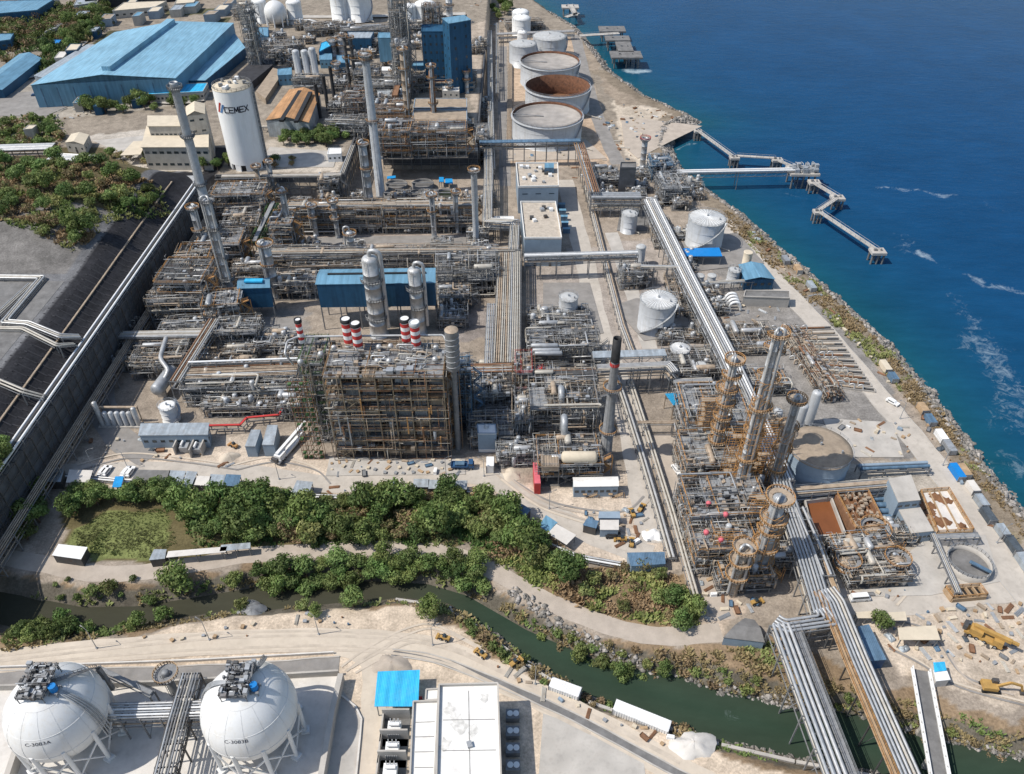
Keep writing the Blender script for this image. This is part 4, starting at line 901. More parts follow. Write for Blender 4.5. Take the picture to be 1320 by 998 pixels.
tower('big silver ribbed column with swan neck pipe in front of the main blue shed', P2(489, 432), HT(489, 432, 330), 3.0, shell='silver', rail='steel', goose=1, pipe=False, plats=((.72, -3, 3.2), (.5, -2, 3), (.25, -3, 3.4)), r0=3.3)
tower('second silver column with looped overhead pipe on the right of the main blue shed', P2(541, 428), HT(541, 428, 345), 2.5, shell='silver', rail='steel', goose=1, pipe=False, plats=((.7, -3, 3.2), (.42, -2, 3)), r0=2.7)
mb = MB(); a = W(500, 394, 9); b = W(528, 388, 9); mb.tube([a, (a + b) / 2 + Vector((0, 1, .8)), b], 1.0, 10); tag(mb.build('crossover_pipe', 'silver'), 'fat silver crossover pipe linking the two silver columns', 'pipe')
# sheds with blue walls
def bigshed(label, L, z, lo, slot=True):
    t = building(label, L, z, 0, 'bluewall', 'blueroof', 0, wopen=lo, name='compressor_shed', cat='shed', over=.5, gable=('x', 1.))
    o = t.location; P = pxs(L, z); m = MB(); n = max(2, int((P[1] - P[0]).length / 7))
    for k in range(n + 1):
        for s in (0, 1):
            p = (P[0].lerp(P[1], k / n) if s == 0 else P[3].lerp(P[2], k / n)) - o; p = Vector((p.x * .99, p.y * .97, 0)); m.bar((p.x, p.y, 0), (p.x, p.y, z * lo + .1), .4, .4)
    m.build('steel_frame', 'steel', t)
    if slot:
        m = MB(); a, b = (P[0] + P[3]) / 2 - o, (P[1] + P[2]) / 2 - o; a2, b2 = a.lerp(b, .08), a.lerp(b, .93); m.bar((a2.x, a2.y, z + 1.35), (b2.x, b2.y, z + 1.35), .9, .4); m.build('ridge_vent', 'black', t)
    return t
bigshed('large blue compressor shed with lighter roof behind the two silver columns', [(408, 367), (560, 365), (560, 346), (414, 348)], 20.5, .5)
bigshed('small raised blue shed with sky light roof left of the large blue one', [(307, 372), (347, 371), (347, 359), (309, 360)], 14, .36, False)
mb = MB(); p = W(327, 362, 15.6); mb.box(p.x, p.y, 15.6, 7, 2.2, .7); tag(mb.build('roof_light', 'cyanroof'), 'pale blue roof light strip on the small raised blue shed', 'roof light')
# ================================================================== process units of the left and centre plant
unit('tall open deck unit with rusty edge at the foot of the left wall', (198, 366), (258, 366), 18, 19, rail='orange', lev=4.8, deck=.7, ntub=220, dmat='darksteel')
unit('lower open frame in front of the tall left deck unit', (189, 390), (258, 388), 9, 13, lev=4.3, deck=.3, top=.3, ntub=220, npipe=22, rail='steel')
unit('compact frame with sloped grey deck between left units and small blue shed', (259, 398), (306, 394), 11, 13, deck=.5, ntub=180, npipe=16)
unit('dense left rear block below the silo wall with rusty top deck', (272, 254), (338, 252), 14, 14, deck=.7, ntub=200, rail='orange', dmat='greygrate')
unit('frame around the tall left stack with pale pipes', (252, 318), (308, 316), 14, 13, ntub=220, npipe=22, top=.5)
unit('rusty rimmed unit near the wall with grey roof deck', (226, 336), (268, 334), 12, 14, ntub=180, deck=.6, dmat='greygrate')
unit('open pipe frame above the green rack in the left group', (286, 292), (330, 290), 16, 10, ntub=160, npipe=22, top=.3, rail='steel')
unit('tall narrow frame with orange decks right of the green pipe rack', (345, 290), (374, 290), 12, 17, lev=3.4, deck=.8, ntub=140, rail='orange')
unit('long rear rack structure left half facing the asphalt lane', (368, 272), (490, 271), 9, 12, lev=4, deck=.35, top=.3, ntub=380, npipe=34, ndrum=7, nvert=10, rail='orange')
unit('long rear rack structure right half near the pipe corridor', (494, 271), (610, 270), 9, 12, lev=4, deck=.35, top=.3, ntub=380, npipe=34, ndrum=7, nvert=10, rail='orange')
unit('tall pipe cluster in front of the shaded silo yard wall', (410, 236), (436, 235), 8, 12, lev=4, ntub=140, npipe=14, rail='steel', top=.2)
unit('pipe deck along the near side of the asphalt lane, left part', (345, 334), (470, 332), 8, 8, lev=4, deck=.5, ntub=300, npipe=30, nvert=8, top=.6, dmat='greygrate', rail='steel')
unit('pipe deck along the near side of the asphalt lane, right part', (474, 332), (640, 329), 8, 8, lev=4, deck=.45, ntub=340, npipe=34, nvert=8, top=.5, dmat='greygrate', rail='steel')
unit('vessel yard between pipe deck and large blue shed', (372, 345), (480, 343), 9, 5, lev=5, deck=.1, top=.2, ntub=200, npipe=24, nvert=14, rail='steel', stair=False)
unit('exchanger group left of the large blue shed', (352, 368), (404, 367), 10, 7, lev=3.5, deck=.2, top=.2, ntub=160, npipe=16, nvert=9, rail='steel', stair=False)
unit('open steel frame right of the large blue shed', (564, 352), (640, 350), 16, 12, lev=4, deck=.35, top=.35, ntub=300, npipe=28, rail='steel')
unit('low frame with angled duct below the open frame right of the blue shed', (566, 384), (604, 383), 9, 7, lev=3.5, ntub=140, npipe=14, rail='steel')
unit('pipe manifold field left of the striped stacks', (330, 447), (376, 446), 10, 4, lev=4, deck=0., top=0., ntub=200, npipe=26, nvert=6, rails=False, stair=False)
unit('sprawling low pipework at the far left end of the lower racks', (168, 470), (232, 468), 16, 7, lev=3.5, deck=.15, top=.15, ntub=260, npipe=30, big=.5, ndrum=6, rail='steel', stair=False)
unit('pump and valve field under the lower left pipe rack', (236, 504), (388, 500), 12, 7, lev=3.5, deck=.15, top=.2, ntub=420, npipe=40, nvert=14, ndrum=9, rail='steel', stair=False, big=.45)
unit('front row of small pumps and filters behind the red pipe tray', (262, 528), (350, 526), 8, 3.5, lev=3.5, deck=.05, top=.1, ntub=220, npipe=24, nvert=10, rails=False, stair=False)
unit('mid left pipe frame above the lower racks', (276, 432), (330, 430), 10, 8, lev=4, deck=.3, ntub=180, npipe=22, nvert=8, rail='steel')
unit('dark piping block left of the striped stacks and lower blue house', (206, 432), (268, 430), 10, 6, lev=3, deck=.2, ntub=220, npipe=26, rail='steel', stair=False)
# green planted-looking cable rack
rack('narrow rack with green painted rungs in the left group', [(352, 262), (328, 312)], 9, 5, 5, (.15, .25), ('greenscaf', 'tanpipe'), post=4, seed=3, frame='greenscaf', tray=(.35, 'greygrate'))
# racks of pipes, left and centre
rack('long white and rusty pipe rack running left from the striped stacks', [(232, 480), (384, 474)], 9, 8, 10, (.18, .38), ('silver', 'palepipe', 'tanpipe', 'rustpipe'), levels=2, post=6)
rack('diagonal pipe rack dropping from the left units to the lower rack', [(276, 412), (226, 492)], 9.5, 4, 5, (.2, .4), ('silver', 'rustpipe', 'palepipe'), levels=2)
rack('pale cross rack from the left wall towards the left units', [(140, 432), (262, 430)], 9, 4, 6, (.2, .35), levels=2)
rack('bright white pipe above the lower left rack ending at the heater', [(243, 468), (384, 463)], 11, 1.2, 1, (.4, .42), ('white',), post=9, fixed=('white',))
rack('long rear pipe rack crossing the whole plant under the terrace', [(372, 264), (612, 262)], 13.4, 4, 8, (.14, .3), ('palepipe', 'galv', 'tanpipe'), levels=1)
rack('pipe rack on the near side of the asphalt lane', [(330, 326), (664, 322)], 9.6, 3.4, 6, (.15, .3), ('tanpipe', 'galv', 'palepipe', 'darksteel'), levels=2)
rack('broad bundle of pale pipes running down the middle of the plant', [(657, 322), (655, 395), (653, 468)], 9, 9.5, 12, (.25, .42), ('palepipe', 'palepipe', 'silver', 'tanpipe'), levels=2, post=6)
rack('side rack of silver pipes left of the broad pale bundle', [(634, 392), (631, 470)], 8, 3.5, 5, (.2, .35), ('silver', 'galv'), levels=2)
rack('silver pipe corridor stepping left of the flat roofed control blocks', [(629, 180), (630, 222), (628, 284), (664, 286), (662, 322)], 10, 4.2, 6, (.2, .34), ('silver', 'galv', 'palepipe'), levels=2)
rack('pair of long pale pipes up the corridor beside the big tanks', [(634, 218), (632, 120), (631, 40)], 6, 3.5, 4, (.3, .45), ('palepipe', 'silver'), levels=2, post=9)
rack('second rear line of pipes up the corridor nearer the big tanks', [(641, 120), (641, 30)], 5, 2, 2, (.25, .35), ('galv', 'palepipe'), post=10)
rack('raised dark blue covered gantry in front of the nearest big tank', [(618, 184), (748, 182)], 13, 3.4, 4, (.4, .5), ('slateblue',), levels=2, post=6, tray=(1.05, 'slateblue'), truss=True)
rack('truss gantry descending from the tank gantry to the cross rack', [(748, 184), (768, 248)], 12, 4, 4, (.2, .35), ('silver', 'galv', 'rustpipe'), truss=True, post=7, walkway=(-1, 1.2, 'grating'))
rack('cross rack right of the control blocks beside the road', [(762, 252), (826, 252)], 10, 6, 8, (.2, .38), ('silver', 'galv'), levels=3, post=5)
rack('elevated pipe bridge crossing the road between control block and tanks', [(676, 330), (822, 326)], 11, 3, 3, (.45, .6), ('silver', 'white'), levels=2, post=7, truss=True)
rack('continuation of the pipe bridge to the long diagonal rack', [(826, 344), (878, 345)], 9.5, 2, 2, (.5, .6), ('palepipe', 'silver'), post=6)
rack('long diagonal rack of white pipes descending beside the round tanks', [(838, 258), (884, 352), (938, 458), (985, 560), (1010, 620)], 9.5, 6.5, 7, (.28, .45), ('white', 'silver', 'palepipe'), levels=2, post=7)
rack('brown rusty pipe rack crossing behind the heater', [(574, 476), (676, 474)], 10, 5, 7, (.25, .45), ('rustpipe', 'tanpipe', 'silver'), levels=2)
rack('dark roofed truss bridge right of the brown rack', [(690, 484), (768, 481)], 13, 4, 4, (.25, .4), ('rustpipe', 'galv'), truss=True, levels=2, tray=(.6, 'darksteel'))
rack('grey covered walkway bridge over the road right of the centre', [(764, 459), (858, 456)], 13.5, 3.4, 2, (.3, .4), ('galv',), truss=True, tray=(1.1, 'greysheet'), post=9)
rack('second pipe bridge just below the covered walkway bridge', [(770, 474), (862, 470), (870, 480)], 11.5, 3, 4, (.3, .45), ('silver', 'palepipe'), post=7, levels=2)
rack('pale rack from the second bridge to the blue pyramid roof', [(868, 492), (918, 490)], 8, 2.6, 4, (.25, .35), ('palepipe', 'silver'), post=5, levels=2)
rack('two pale pipes on low sleepers along the road, inner pair', [(786, 462), (806, 520), (828, 590), (846, 650), (866, 720)], 1.6, 2.2, 2, (.45, .55), ('palepipe', 'silver'), post=4)
rack('two pale pipes on a trench wall along the road, outer pair', [(812, 490), (838, 570), (866, 660), (886, 730), (897, 768)], 2.0, 2.0, 2, (.5, .6), ('palepipe', 'tanpipe'), post=5)
rack('roadside pipes in a covered trench between road and round tanks', [(756, 240), (776, 320), (802, 420), (815, 455)], 1.8, 2.4, 3, (.3, .45), ('silver', 'palepipe', 'tanpipe'), post=5)
rack('portal of brown pipes over the roadside pipes', [(822, 545), (868, 545)], 5.5, 1.4, 2, (.3, .4), ('tanpipe', 'palepipe'), post=12)
rack('two white pipes on sleepers along the edge of the tree thicket', [(70, 612), (200, 624), (310, 626), (400, 640), (470, 642), (530, 636), (604, 633), (640, 650), (700, 700), (745, 718), (800, 728)], .9, 1.8, 2, (.3, .36), ('white', 'silver'), post=6)
rack('red painted pipe tray stepping round the small boxes left of the heater', [(270, 550), (310, 549), (318, 540), (360, 536), (378, 506)], 2.6, 2.0, 1, (.1, .12), ('rustpipe',), tray=(.36, 'red'), post=5)
# ---------------------------------------------------------------- the tall heater block with striped stacks
HB, HW = unit('tall dark furnace block with rows of orange railed galleries in the centre', (416, 487), (571, 487), 17, 33.5, lev=4.2, bay=5.2, rail='rustrail', deck=.75, top=.85, npipe=44, ntub=420, ndrum=3, dmat='grating', frame='tanframe', nbox=220, brace=.1, pal=('tanpipe', 'palepipe', 'rustpipe'), name='furnace_block', cat='furnace')
for k in range(8):
    for j in range(7):
        if R.random() < .6:
            m = MB(); x = HW * (j + .5) / 7; m.bx(x - 1.9, x + 1.9, 1.6, 6, 4.2 * k + .5, 4.2 * k + 3.2)
            for q in range(5): m.bar((x - 1.7 + q * .85, 1.5, 4.2 * k + .6), (x - 1.7 + q * .85, 1.5, 4.2 * k + 3.1), .18, .2)
            m.build('furnace_panel', R.choice(('steel', 'brownroof', 'galv', 'steel', 'tanpipe', 'galv')), HB)
m = MB(); m.bx(3, HW - 3, 8.5, 14, .5, 29); m.build('furnace_casing', 'darksteel', HB)
for k in range(12):
    m = MB(); x = R.uniform(2, HW - 2); z = R.uniform(6, 20); m.bar((x, -.4, z), (x, -.4, z + R.uniform(2, 12)), R.uniform(.25, .55), .4); m.build('cable_ladder', R.choice(('orange', 'orange', 'rustpipe', 'galv')), HB)
unit('stair and scaffold wing with green nets on the left of the furnace block', (384, 470), (414, 470), 14, 32, lev=4, bay=4, rail='greenscaf', deck=.4, dmat='steel', frame='steel', ntub=180, npipe=12, top=.9, ndrum=2)
for k in range(26):
    m = MB(); x, y = R.uniform(1, HW - 8), R.uniform(1, 15); m.tube([(x, y, 33.6), (x, y, 34.4 + R.uniform(0, 1.5)), (x + R.uniform(2, 7), y, 34.6 + R.uniform(0, 1)), (x + R.uniform(2, 7), y + R.uniform(-1, 1), 33.6)], R.uniform(.12, .3), 6); m.build('pipe', R.choice(('silver', 'palepipe', 'tanpipe', 'galv')), HB)
sc = thing('scaffold', 'green scaffold netting frame leaning on the left front of the furnace block', 'scaffold', W(409, 590)); m = MB()
for k in range(16):
    for j in range(4):
        if R.random() < .8: m.bar((-4 + j * 1.7, -.5, 2 * k), (-4 + j * 1.7 + R.uniform(.5, 1.7), -.5 + R.uniform(-.4, .4), 2 * k + 2), .16, .16)
        if R.random() < .3: m.bx(-4 + j * 1.7, -3. + j * 1.7, -.7 + R.uniform(-.2, .6), -.3 + R.uniform(.6, 1.), 2 * k + .3, 2 * k + R.uniform(.5, 1.))
m.build('netting', 'greenscaf', sc); m = MB()
for j in range(5):
    m.bar((-4.2 + j * 1.7, -.8, 0), (-4.2 + j * 1.7, -.8, 32), .14, .14); m.bar((-4.2 + j * 1.7, 1., 0), (-4.2 + j * 1.7, 1., 32), .14, .14)
for k in range(17): m.bar((-4.2, -.8, 2 * k), (2.6, -.8, 2 * k), .12, .12)
m.build('scaffold_pole', 'rustpipe', sc)
for k, (px, py, pt, r, lb, capm) in enumerate([(389.5, 441, 412, .95, 'leftmost slender red and white banded stack, standing alone', 'black'), (450.5, 445, 411, 1.45, 'rear left red and white banded stack of the left pair', 'black'), (462.5, 449, 416.5, 1.45, 'front right red and white banded stack of the left pair', 'black'), (524.5, 443, 410.5, 1.45, 'rear left red and white banded stack of the right pair', 'black'), (537, 448, 415.5, 1.45, 'red and white banded stack with pale cap in the right pair', 'galv')]):
    b = W(px, py, 33.6); zt = HT(px, py, pt, 33.6); h = zt - 33.6; t = thing('striped_stack', lb, 'stack', b, 0, 'red and white stacks on the furnace block'); nb = 7
    for q in range(nb): m = MB(); m.cyl((0, 0, h * q / nb), (0, 0, h * (q + 1) / nb - .01), r, None, 20); m.build('band', 'white' if q % 2 == 0 else 'red', t)
    m = MB(); m.lathe((0, 0, 0), [(r + .22, h - 1.), (r + .22, h + .2), (r - .1, h + .2), (r - .1, h - .4), (.02, h - .4)], 20, 0, False); m.build('cap', capm, t)
for k, (px, py) in enumerate([(388, 470), (487, 469), (502, 469), (561, 467), (431, 452), (414, 460), (489, 451), (504, 450), (562, 452)]):
    m = MB(); m.ball((0, 0, 1.0), .95, 12, 8); m.cyl((0, 0, -.2), (0, 0, .5), .5, None, 8); o = m.build('burner_dome', 'silver', HB); p = W(px, py, 33.7) - HB.location; o.location = (p.x, p.y, 33.75)
mb = MB(); mb.tube([W(378, 470, 30), W(367, 456, 35), W(370, 440, 36), (W(384, 434, 36)), W(480, 433, 36), W(572, 432, 36), W(577, 446, 34)], .34, 9); tag(mb.build('overhead_pipe', 'silver'), 'silver overhead pipe curling round the back of the furnace block deck', 'pipe')
m = MB()
for k in range(3): m.bx(-4 + 3 * k, -2 + 3 * k, -1, 1, 0, 1.5 + .3 * k)
m.tube([(-5, 0, 1), (6, 0, 1), (6, 2, 1)], .4, 8); tag(m.build('fan_unit', 'galv', None, W(516, 481, 33.8)), 'grey fan ducts lying on the top deck of the furnace block', 'fan')
zt = HT(780, 590, 466)
unit('low dark piping between the furnace block and the brown pipe tower', (606, 562), (662, 560), 12, 6, lev=3, deck=.3, ntub=220, npipe=22, rail='steel', stair=False)
unit('shaded piping between furnace block and exchanger deck', (600, 505), (660, 503), 12, 7, lev=3.5, deck=.3, ntub=220, npipe=22, rail='steel', stair=False)
unit('valve skids along the lane left of the striped stacks', (284, 458), (330, 456), 7, 3, lev=3, deck=.1, ntub=160, npipe=18, rails=False, stair=False)
unit('small pipe racks behind the small raised blue shed', (300, 350), (345, 349), 8, 7, lev=3.5, deck=.3, ntub=180, npipe=18, rail='steel', stair=False)
unit('skid row under the left end of the pale cross rack', (150, 452), (205, 450), 8, 4, lev=4, deck=.1, ntub=160, npipe=18, rails=False, stair=False)
unit('piping right of the two silver columns', (566, 412), (600, 411), 10, 5, lev=2.5, deck=.2, ntub=140, npipe=14, rails=False, stair=False)
unit('dark shaded pipe tower right of the furnace block', (576, 482), (606, 481), 9, 24, lev=4, bay=4.5, rail='slateblue', frame='slateblue', dmat='darksteel', deck=.5, ntub=200, npipe=18, pal=('slateblue', 'galv', 'darksteel'), top=.4)
t = thing('exhaust_duct', 'large silver lagged vertical duct right of the furnace block deck', 'duct', W(590, 590) + Vector((0, 4, 0))); m = MB(); zt = HT(590, 590, 436); m.cyl((0, 0, zt - 14), (0, 0, zt), 2.0, None, 18); m.cyl((0, 0, 0), (0, 0, zt - 14), .9, None, 12)
m.build('shell', 'steel', t); m = MB()
for k in range(6): m.tube([(2.1 * math.cos(a), 2.1 * math.sin(a), zt - 12 + k * 2 + a * .3) for a in [j * .5 - 3 for j in range(8)]], .12, 4)
m.build('strapping', 'galv', t); m = MB(); m.lathe((0, 0, 0), [(2.05, zt), (1.9, zt + .2), (.1, zt + .25)], 18); m.build('cap', 'tanpipe', t)
# ---------------------------------------------------------------- centre right: reformer group
unit('brown roofed furnace group between the pale bundle and the big chimney', (684, 528), (772, 526), 22, 13, lev=4.3, deck=.5, ntub=300, npipe=26, ndrum=7, rail='steel', pal=('tanpipe', 'palepipe', 'silver'), dmat='greygrate', big=.5, top=.35)
unit('front furnace deck with long beige drum behind the white site office', (694, 602), (774, 600), 13, 8, lev=4, deck=.6, ntub=200, npipe=14, rail='orange', top=.5, dmat='darksteel')
p = W(747, 588, 10.6); t = thing('horizontal_drum', 'long beige roofed drum on the front furnace deck', 'vessel', (p.x, p.y, 8.1)); m = MB(); m.drum((-4.6, 0, 2), (4.6, 0, 2), 1.9, 18); m.build('shell', 'cream', t); m = MB(); m.bx(-4, -3, -1.6, 1.6, 0, 1.4); m.bx(3, 4, -1.6, 1.6, 0, 1.4); m.build('saddle', 'concrete', t)
def grillebox(label, px, py, z0, sx, sy, sz, mt, top):
    p = W(px, py, z0 + sz); t = thing('air_cooler', label, 'air cooler', (p.x, p.y, z0)); m = MB(); m.bx(-sx / 2, sx / 2, -sy / 2, sy / 2, 0, sz - .2); m.build('casing', mt, t); m = MB(); m.bx(-sx / 2 - .2, sx / 2 + .2, -sy / 2 - .2, sy / 2 + .2, sz - .2, sz)
    k = int(sx / .8)
    for i in range(k): m.bar((-sx / 2 + (i + .5) * sx / k, -sy / 2, sz + .08), (-sx / 2 + (i + .5) * sx / k, sy / 2, sz + .08), .2, .16)
    m.build('grille', top, t); rl = MB(); handrail(rl, [(-sx / 2, -sy / 2), (sx / 2, -sy / 2), (sx / 2, sy / 2), (-sx / 2, sy / 2)], sz, closed=True); rl.build('railing', 'steel', t)
grillebox('brown grille box left of the long beige drum', 709, 594, 8, 5, 4.5, 2.2, 'tanpipe', 'brownroof')
grillebox('brown grille box at the back of the furnace group, left', 701, 517, 9, 4.6, 3, 3, 'tanpipe', 'brownroof')
grillebox('brown grille box at the back of the furnace group, right', 735, 513, 9, 3.4, 2, 3, 'tanpipe', 'brownroof')
for k, (px, py, h, lb) in enumerate([(723, 530, 9, 'tall silver curved duct in the middle of the furnace group'), (727, 565, 8, 'silver curved duct in front of the middle furnace group')]):
    p = W(px, py, 8); m = MB(); m.tube([(0, 0, 0), (0, 0, h), (0, 1.5, h + 2), (0, 4, h + 2), (0, 5, 3)], 1.1, 10); tag(m.build('curved_duct', 'galv', None, (p.x, p.y, 4)), lb, 'duct')
unit('narrow tower of brown pipes at the lower end of the pale bundle', (664, 482), (686, 482), 12, 14, lev=4, bay=4, ntub=160, npipe=14, pal=('tanpipe', 'palepipe', 'rustpipe'), rail='red')
unit('spine of pipe racks running down from the brown tower', (664, 545), (684, 545), 16, 9, lev=3, bay=4, ntub=160, npipe=16, pal=('tanpipe', 'palepipe', 'galv'), rail='steel')
unit('dark pipe block left of the spine behind the white louvred box', (612, 512), (660, 510), 14, 9, lev=4, ntub=220, npipe=20, rail='steel', dmat='darksteel')
unit('low pump deck below the spine facing the sand yard', (644, 588), (690, 586), 7, 5, lev=2.5, ntub=160, npipe=14, rail='steel')
unit('exchanger deck above the truss bridge with silver drums', (684, 450), (772, 447), 12, 9, lev=4.5, deck=.4, top=.4, ntub=240, npipe=20, ndrum=9, pal=('silver', 'palepipe', 'galv'), rail='steel')
for k, (px, py) in enumerate([(702, 446), (704, 452), (707, 456)]):
    p = W(px, py, 10.5); m = MB(); m.drum((-4.5, 0, 0), (4.5, 0, 0), .9, 12); o = m.build('heat_exchanger', 'galv', None, (p.x, p.y, 10.6)); tag(o, 'silver horizontal exchanger %s on the deck above the truss bridge' % ('rearmost', 'in the middle', 'nearest')[k], 'heat exchanger')
p = W(780, 590); CH = tower('tall grey chimney with dark top and two ring platforms beside the white road', (p.x, p.y), HT(780, 590, 466), 1.15, shell='steel', rail='orange', cap='open', r0=2.0, plats=((.74, 0, 6.28), (.3, 0, 6.28)), pipe=False, name='chimney', cat='chimney', pw=1.6)

m = MB(); m.lathe((0, 0, 0), [(1.34, zt * .83), (1.26, zt * 1.0), (1.02, zt * 1.0), (1.0, zt - 2)], 20, 0, False); m.build('top_section', 'black', CH); m = MB(); m.lathe((0, 0, 0), [(1.44, zt * .795), (1.42, zt * .82)], 20, 0, False); m.build('red_band', 'red', CH)
# ================================================================== buildings in the middle
building('flat roofed control block with rooftop units north of the big flat roof', [(668, 243), (720, 242), (719, 212), (665, 212)], 13, 0, 'bluegrey', 'gravelroof', .9, 'whiteroof', name='control_block', ac=22, win=(2, 3, 2.6, .4), doors=1)
building('large flat gravel roofed block with blue grey front beside the road', [(676, 309), (724, 309), (716, 262), (671, 262)], 13, 0, 'bluegrey', 'gravelroof', .8, 'whiteroof', name='control_block', ac=7, doors=2)
building('blue rooftop room on the back corner of the northern control block', [(702, 217), (714, 217), (714, 211), (702, 211)], 16, 13.4, 'slateblue', 'blueroof', 0, name='rooftop_room', cat='rooftop room')
building('white open pump shelter beside the silver pipe corridor', [(636, 292), (664, 292), (662, 280), (637, 280)], 5, 0, 'white', 'whiteroof', .2, name='shelter', cat='shelter', posts=True)
for k, (px, py) in enumerate([(724, 268), (725, 276), (727, 284), (728, 292), (730, 300)]):
    p = W(px, py); t = thing('blue_cabinet', 'blue cabinet in the shaded row along the right side of the gravel roofed block', 'cabinet', p, 0, 'blue cabinets beside the gravel roofed block'); m = MB(); m.bx(-1.6, 1.6, -.9, .9, 0, 2.2); m.build('casing', 'slateblue', t); m = MB(); m.bx(-1.7, 1.7, -1, 1, 2.21, 2.35); m.build('lid', 'blueroof', t)
# ================================================================== tanks
def tk(label, px, py, z, R_, **k):
    p = W(px, py, z); tank(label, (p.x, p.y), R_, z - k.get('z0', 0), **k)
tk('nearest big floating roof tank, dusty pale deck inside the rim', 705.5, 147, 14, 19.6, roof='float', rmat='floatroof', depth=1.6)
tk('big open tank with rusty dark empty inside, middle of the three', 719, 110, 14, 19.6, roof='open', rmat='sludge')
tk('third big floating roof tank with pale deck, furthest of the three', 709, 77.5, 14, 19.2, roof='float', rmat='floatroof', depth=1.6)
tk('medium grey cone tank left of and behind the three big tanks', 674, 56, 14, 9.4, roof='cone', rib=False)
tk('wide grey cone tank behind the third big tank near the shore', 708.5, 46.5, 14, 11.8, roof='cone', rib=False)
tk('twin white domed tank at the far shore, rear one', 671, 16, 14, 6.5, roof='dome', shell='tankwhite', rmat='white', stair=False)
tk('twin white domed tank at the far shore, front one', 672.5, 24, 12, 6.8, roof='dome', shell='tankwhite', rmat='white', stair=False)
tk('small white bulb vessel in front of the twin domed tanks', 673, 42, 9, 3.6, roof='dome', shell='tankwhite', rmat='white', stair=False)
tk('tall white round tank on the shore side with diagonal stairway', 912, 281, 13, 8.2, roof='cone', a0=-2.4)
tk('large grey tank with ribbed cone roof and diagonal stairway in the centre right', 849, 386, 13, 6.9, roof='cone', a0=-2.6)
tk('small plain grey tank on the square bund beside the diagonal rack', 812, 275, 9, 3.7, roof='cone', stair=False, rib=False)
tk('small upright grey tank at the end of the elevated pipe bridge', 826.5, 318, 9, 2.1, roof='dome', stair=False, nodetail=True)
tk('small grey tank beside the road right of the pale bundle', 733, 383, 8, 3.7, roof='cone', stair=False, rib=False)
tk('low wide grey tank behind the second pipe bridge', 877, 449, 6.5, 3.6, roof='cone', stair=False)
tk('open topped grey tank right of the low wide tank', 904, 470, 6, 1.9, roof='flat', stair=False, nodetail=True)
tk('small white tank left of the blue gabled shed', 947, 348, 5.5, 2.6, roof='cone', stair=False, rib=False)
tk('left one of the two short tanks behind the white manifold', 903, 355, 4, 1.7, roof='cone', stair=False, nodetail=True, rib=False)
tk('right one of the two short tanks behind the white manifold', 918, 355, 4, 1.8, roof='cone', stair=False, nodetail=True, rib=False)
tk('tan upright tank beside the coast road', 965, 325, 8, 1.9, roof='flat', shell='cream', rmat='cream', stair=False, nodetail=True)
tk('brown weathered wide tank with stained roof in the right foreground', 1057, 577, 11.5, 9.5, roof='cone', shell='bluegrey', rmat='brownroof', rib=False, a0=.2)
tk('squat white vertical tank on the sand left of the lower racks', 215, 523, 6.2, 2.7, roof='cone', shell='tankwhite', rmat='white', rib=False)
tk('upright silver drum left of the small roadside tank', 702, 397, 7, 1.2, roof='dome', shell='silver', rmat='silver', stair=False, nodetail=True)
p = W(441, 26, 13); tank('left one of the two large white domed tanks at the top centre', (p.x, p.y), 7.2, 17, z0=13, roof='dome', shell='tankwhite', rmat='white'); p = W(464, 25, 13); tank('right one of the two large white domed tanks at the top centre', (p.x, p.y), 9.4, 17, z0=13, roof='dome', shell='tankwhite', rmat='white')
for px, py, R_, lb in ((528, 10, 5, 'white domed tank at the top edge right of the tall lattice tower, left one'), (548, 8, 8, 'white domed tank at the top edge right of the tall lattice tower, right one'), (378, 5, 5.4, 'white tank at the top edge behind the white sphere'), (333, 4, 5.4, 'pale tank at the top edge left of the white sphere'), (320, 16, 4.2, 'small white dome near the right corner of the huge warehouse')):
    p = W(px, py, 26); tank(lb, (p.x, p.y), R_, 14, z0=13, roof='dome', shell='tankwhite', rmat='white', stair=False)
p = W(355, 16, 22); t = thing('sphere_tank', 'small far white sphere tank at the top left of the rear plant', 'sphere tank', (p.x, p.y, 13)); m = MB(); m.ball((0, 0, 9), 8, 24, 14); m.build('shell', 'sphere', t)
for k in range(8): a = 2 * PI * k / 8; m = MB(); m.cyl((7.6 * math.cos(a), 7.6 * math.sin(a), 0), (7.6 * math.cos(a), 7.6 * math.sin(a), 9), .5, None, 8); m.build('leg', 'white', t)
for k, (px, py, lb) in enumerate(((511, 237, 'rear left'), (545, 236, 'rear middle'), (509, 249, 'front left'), (541, 249, 'front middle'), (574, 249, 'front right, green water'))):
    p = W(px, py, 3); t = thing('round_basin', 'open round concrete basin, %s of the five basins under the terrace' % lb, 'basin', (p.x, p.y, 0)); R_ = 5.6; m = MB(); m.lathe((0, 0, 0), [(R_, 0), (R_, 3), (R_ - .5, 3), (R_ - .5, 1.5)], 32, 0, False); m.build('basin_wall', 'darkconc', t); m = MB(); m.cyl((0, 0, 1.4), (0, 0, 1.8), R_ - .51, None, 32); m.build('water', 'greenwater' if k == 4 else 'darkconc', t); m = MB(); m.bar((-R_, 0, 3.2), (R_, 0, 3.2), .8, .3); m.build('scraper_bridge', 'steel', t)
for k, (L, lb) in enumerate((([(566, 235), (572, 235), (572, 229), (566, 229)], 'bright blue tarp cover left of two behind the round basins'), ([(574, 237), (584, 237), (583, 231), (574, 231)], 'bright blue tarp cover right of two behind the round basins'), ([(499, 231), (510, 230), (510, 227), (499, 228)], 'small bright blue cover at the left of the round basins'))):
    building(lb, L, 3, 0, 'bluewall', 'tarp', 0, name='tarp_shelter', cat='tarp', posts=True)
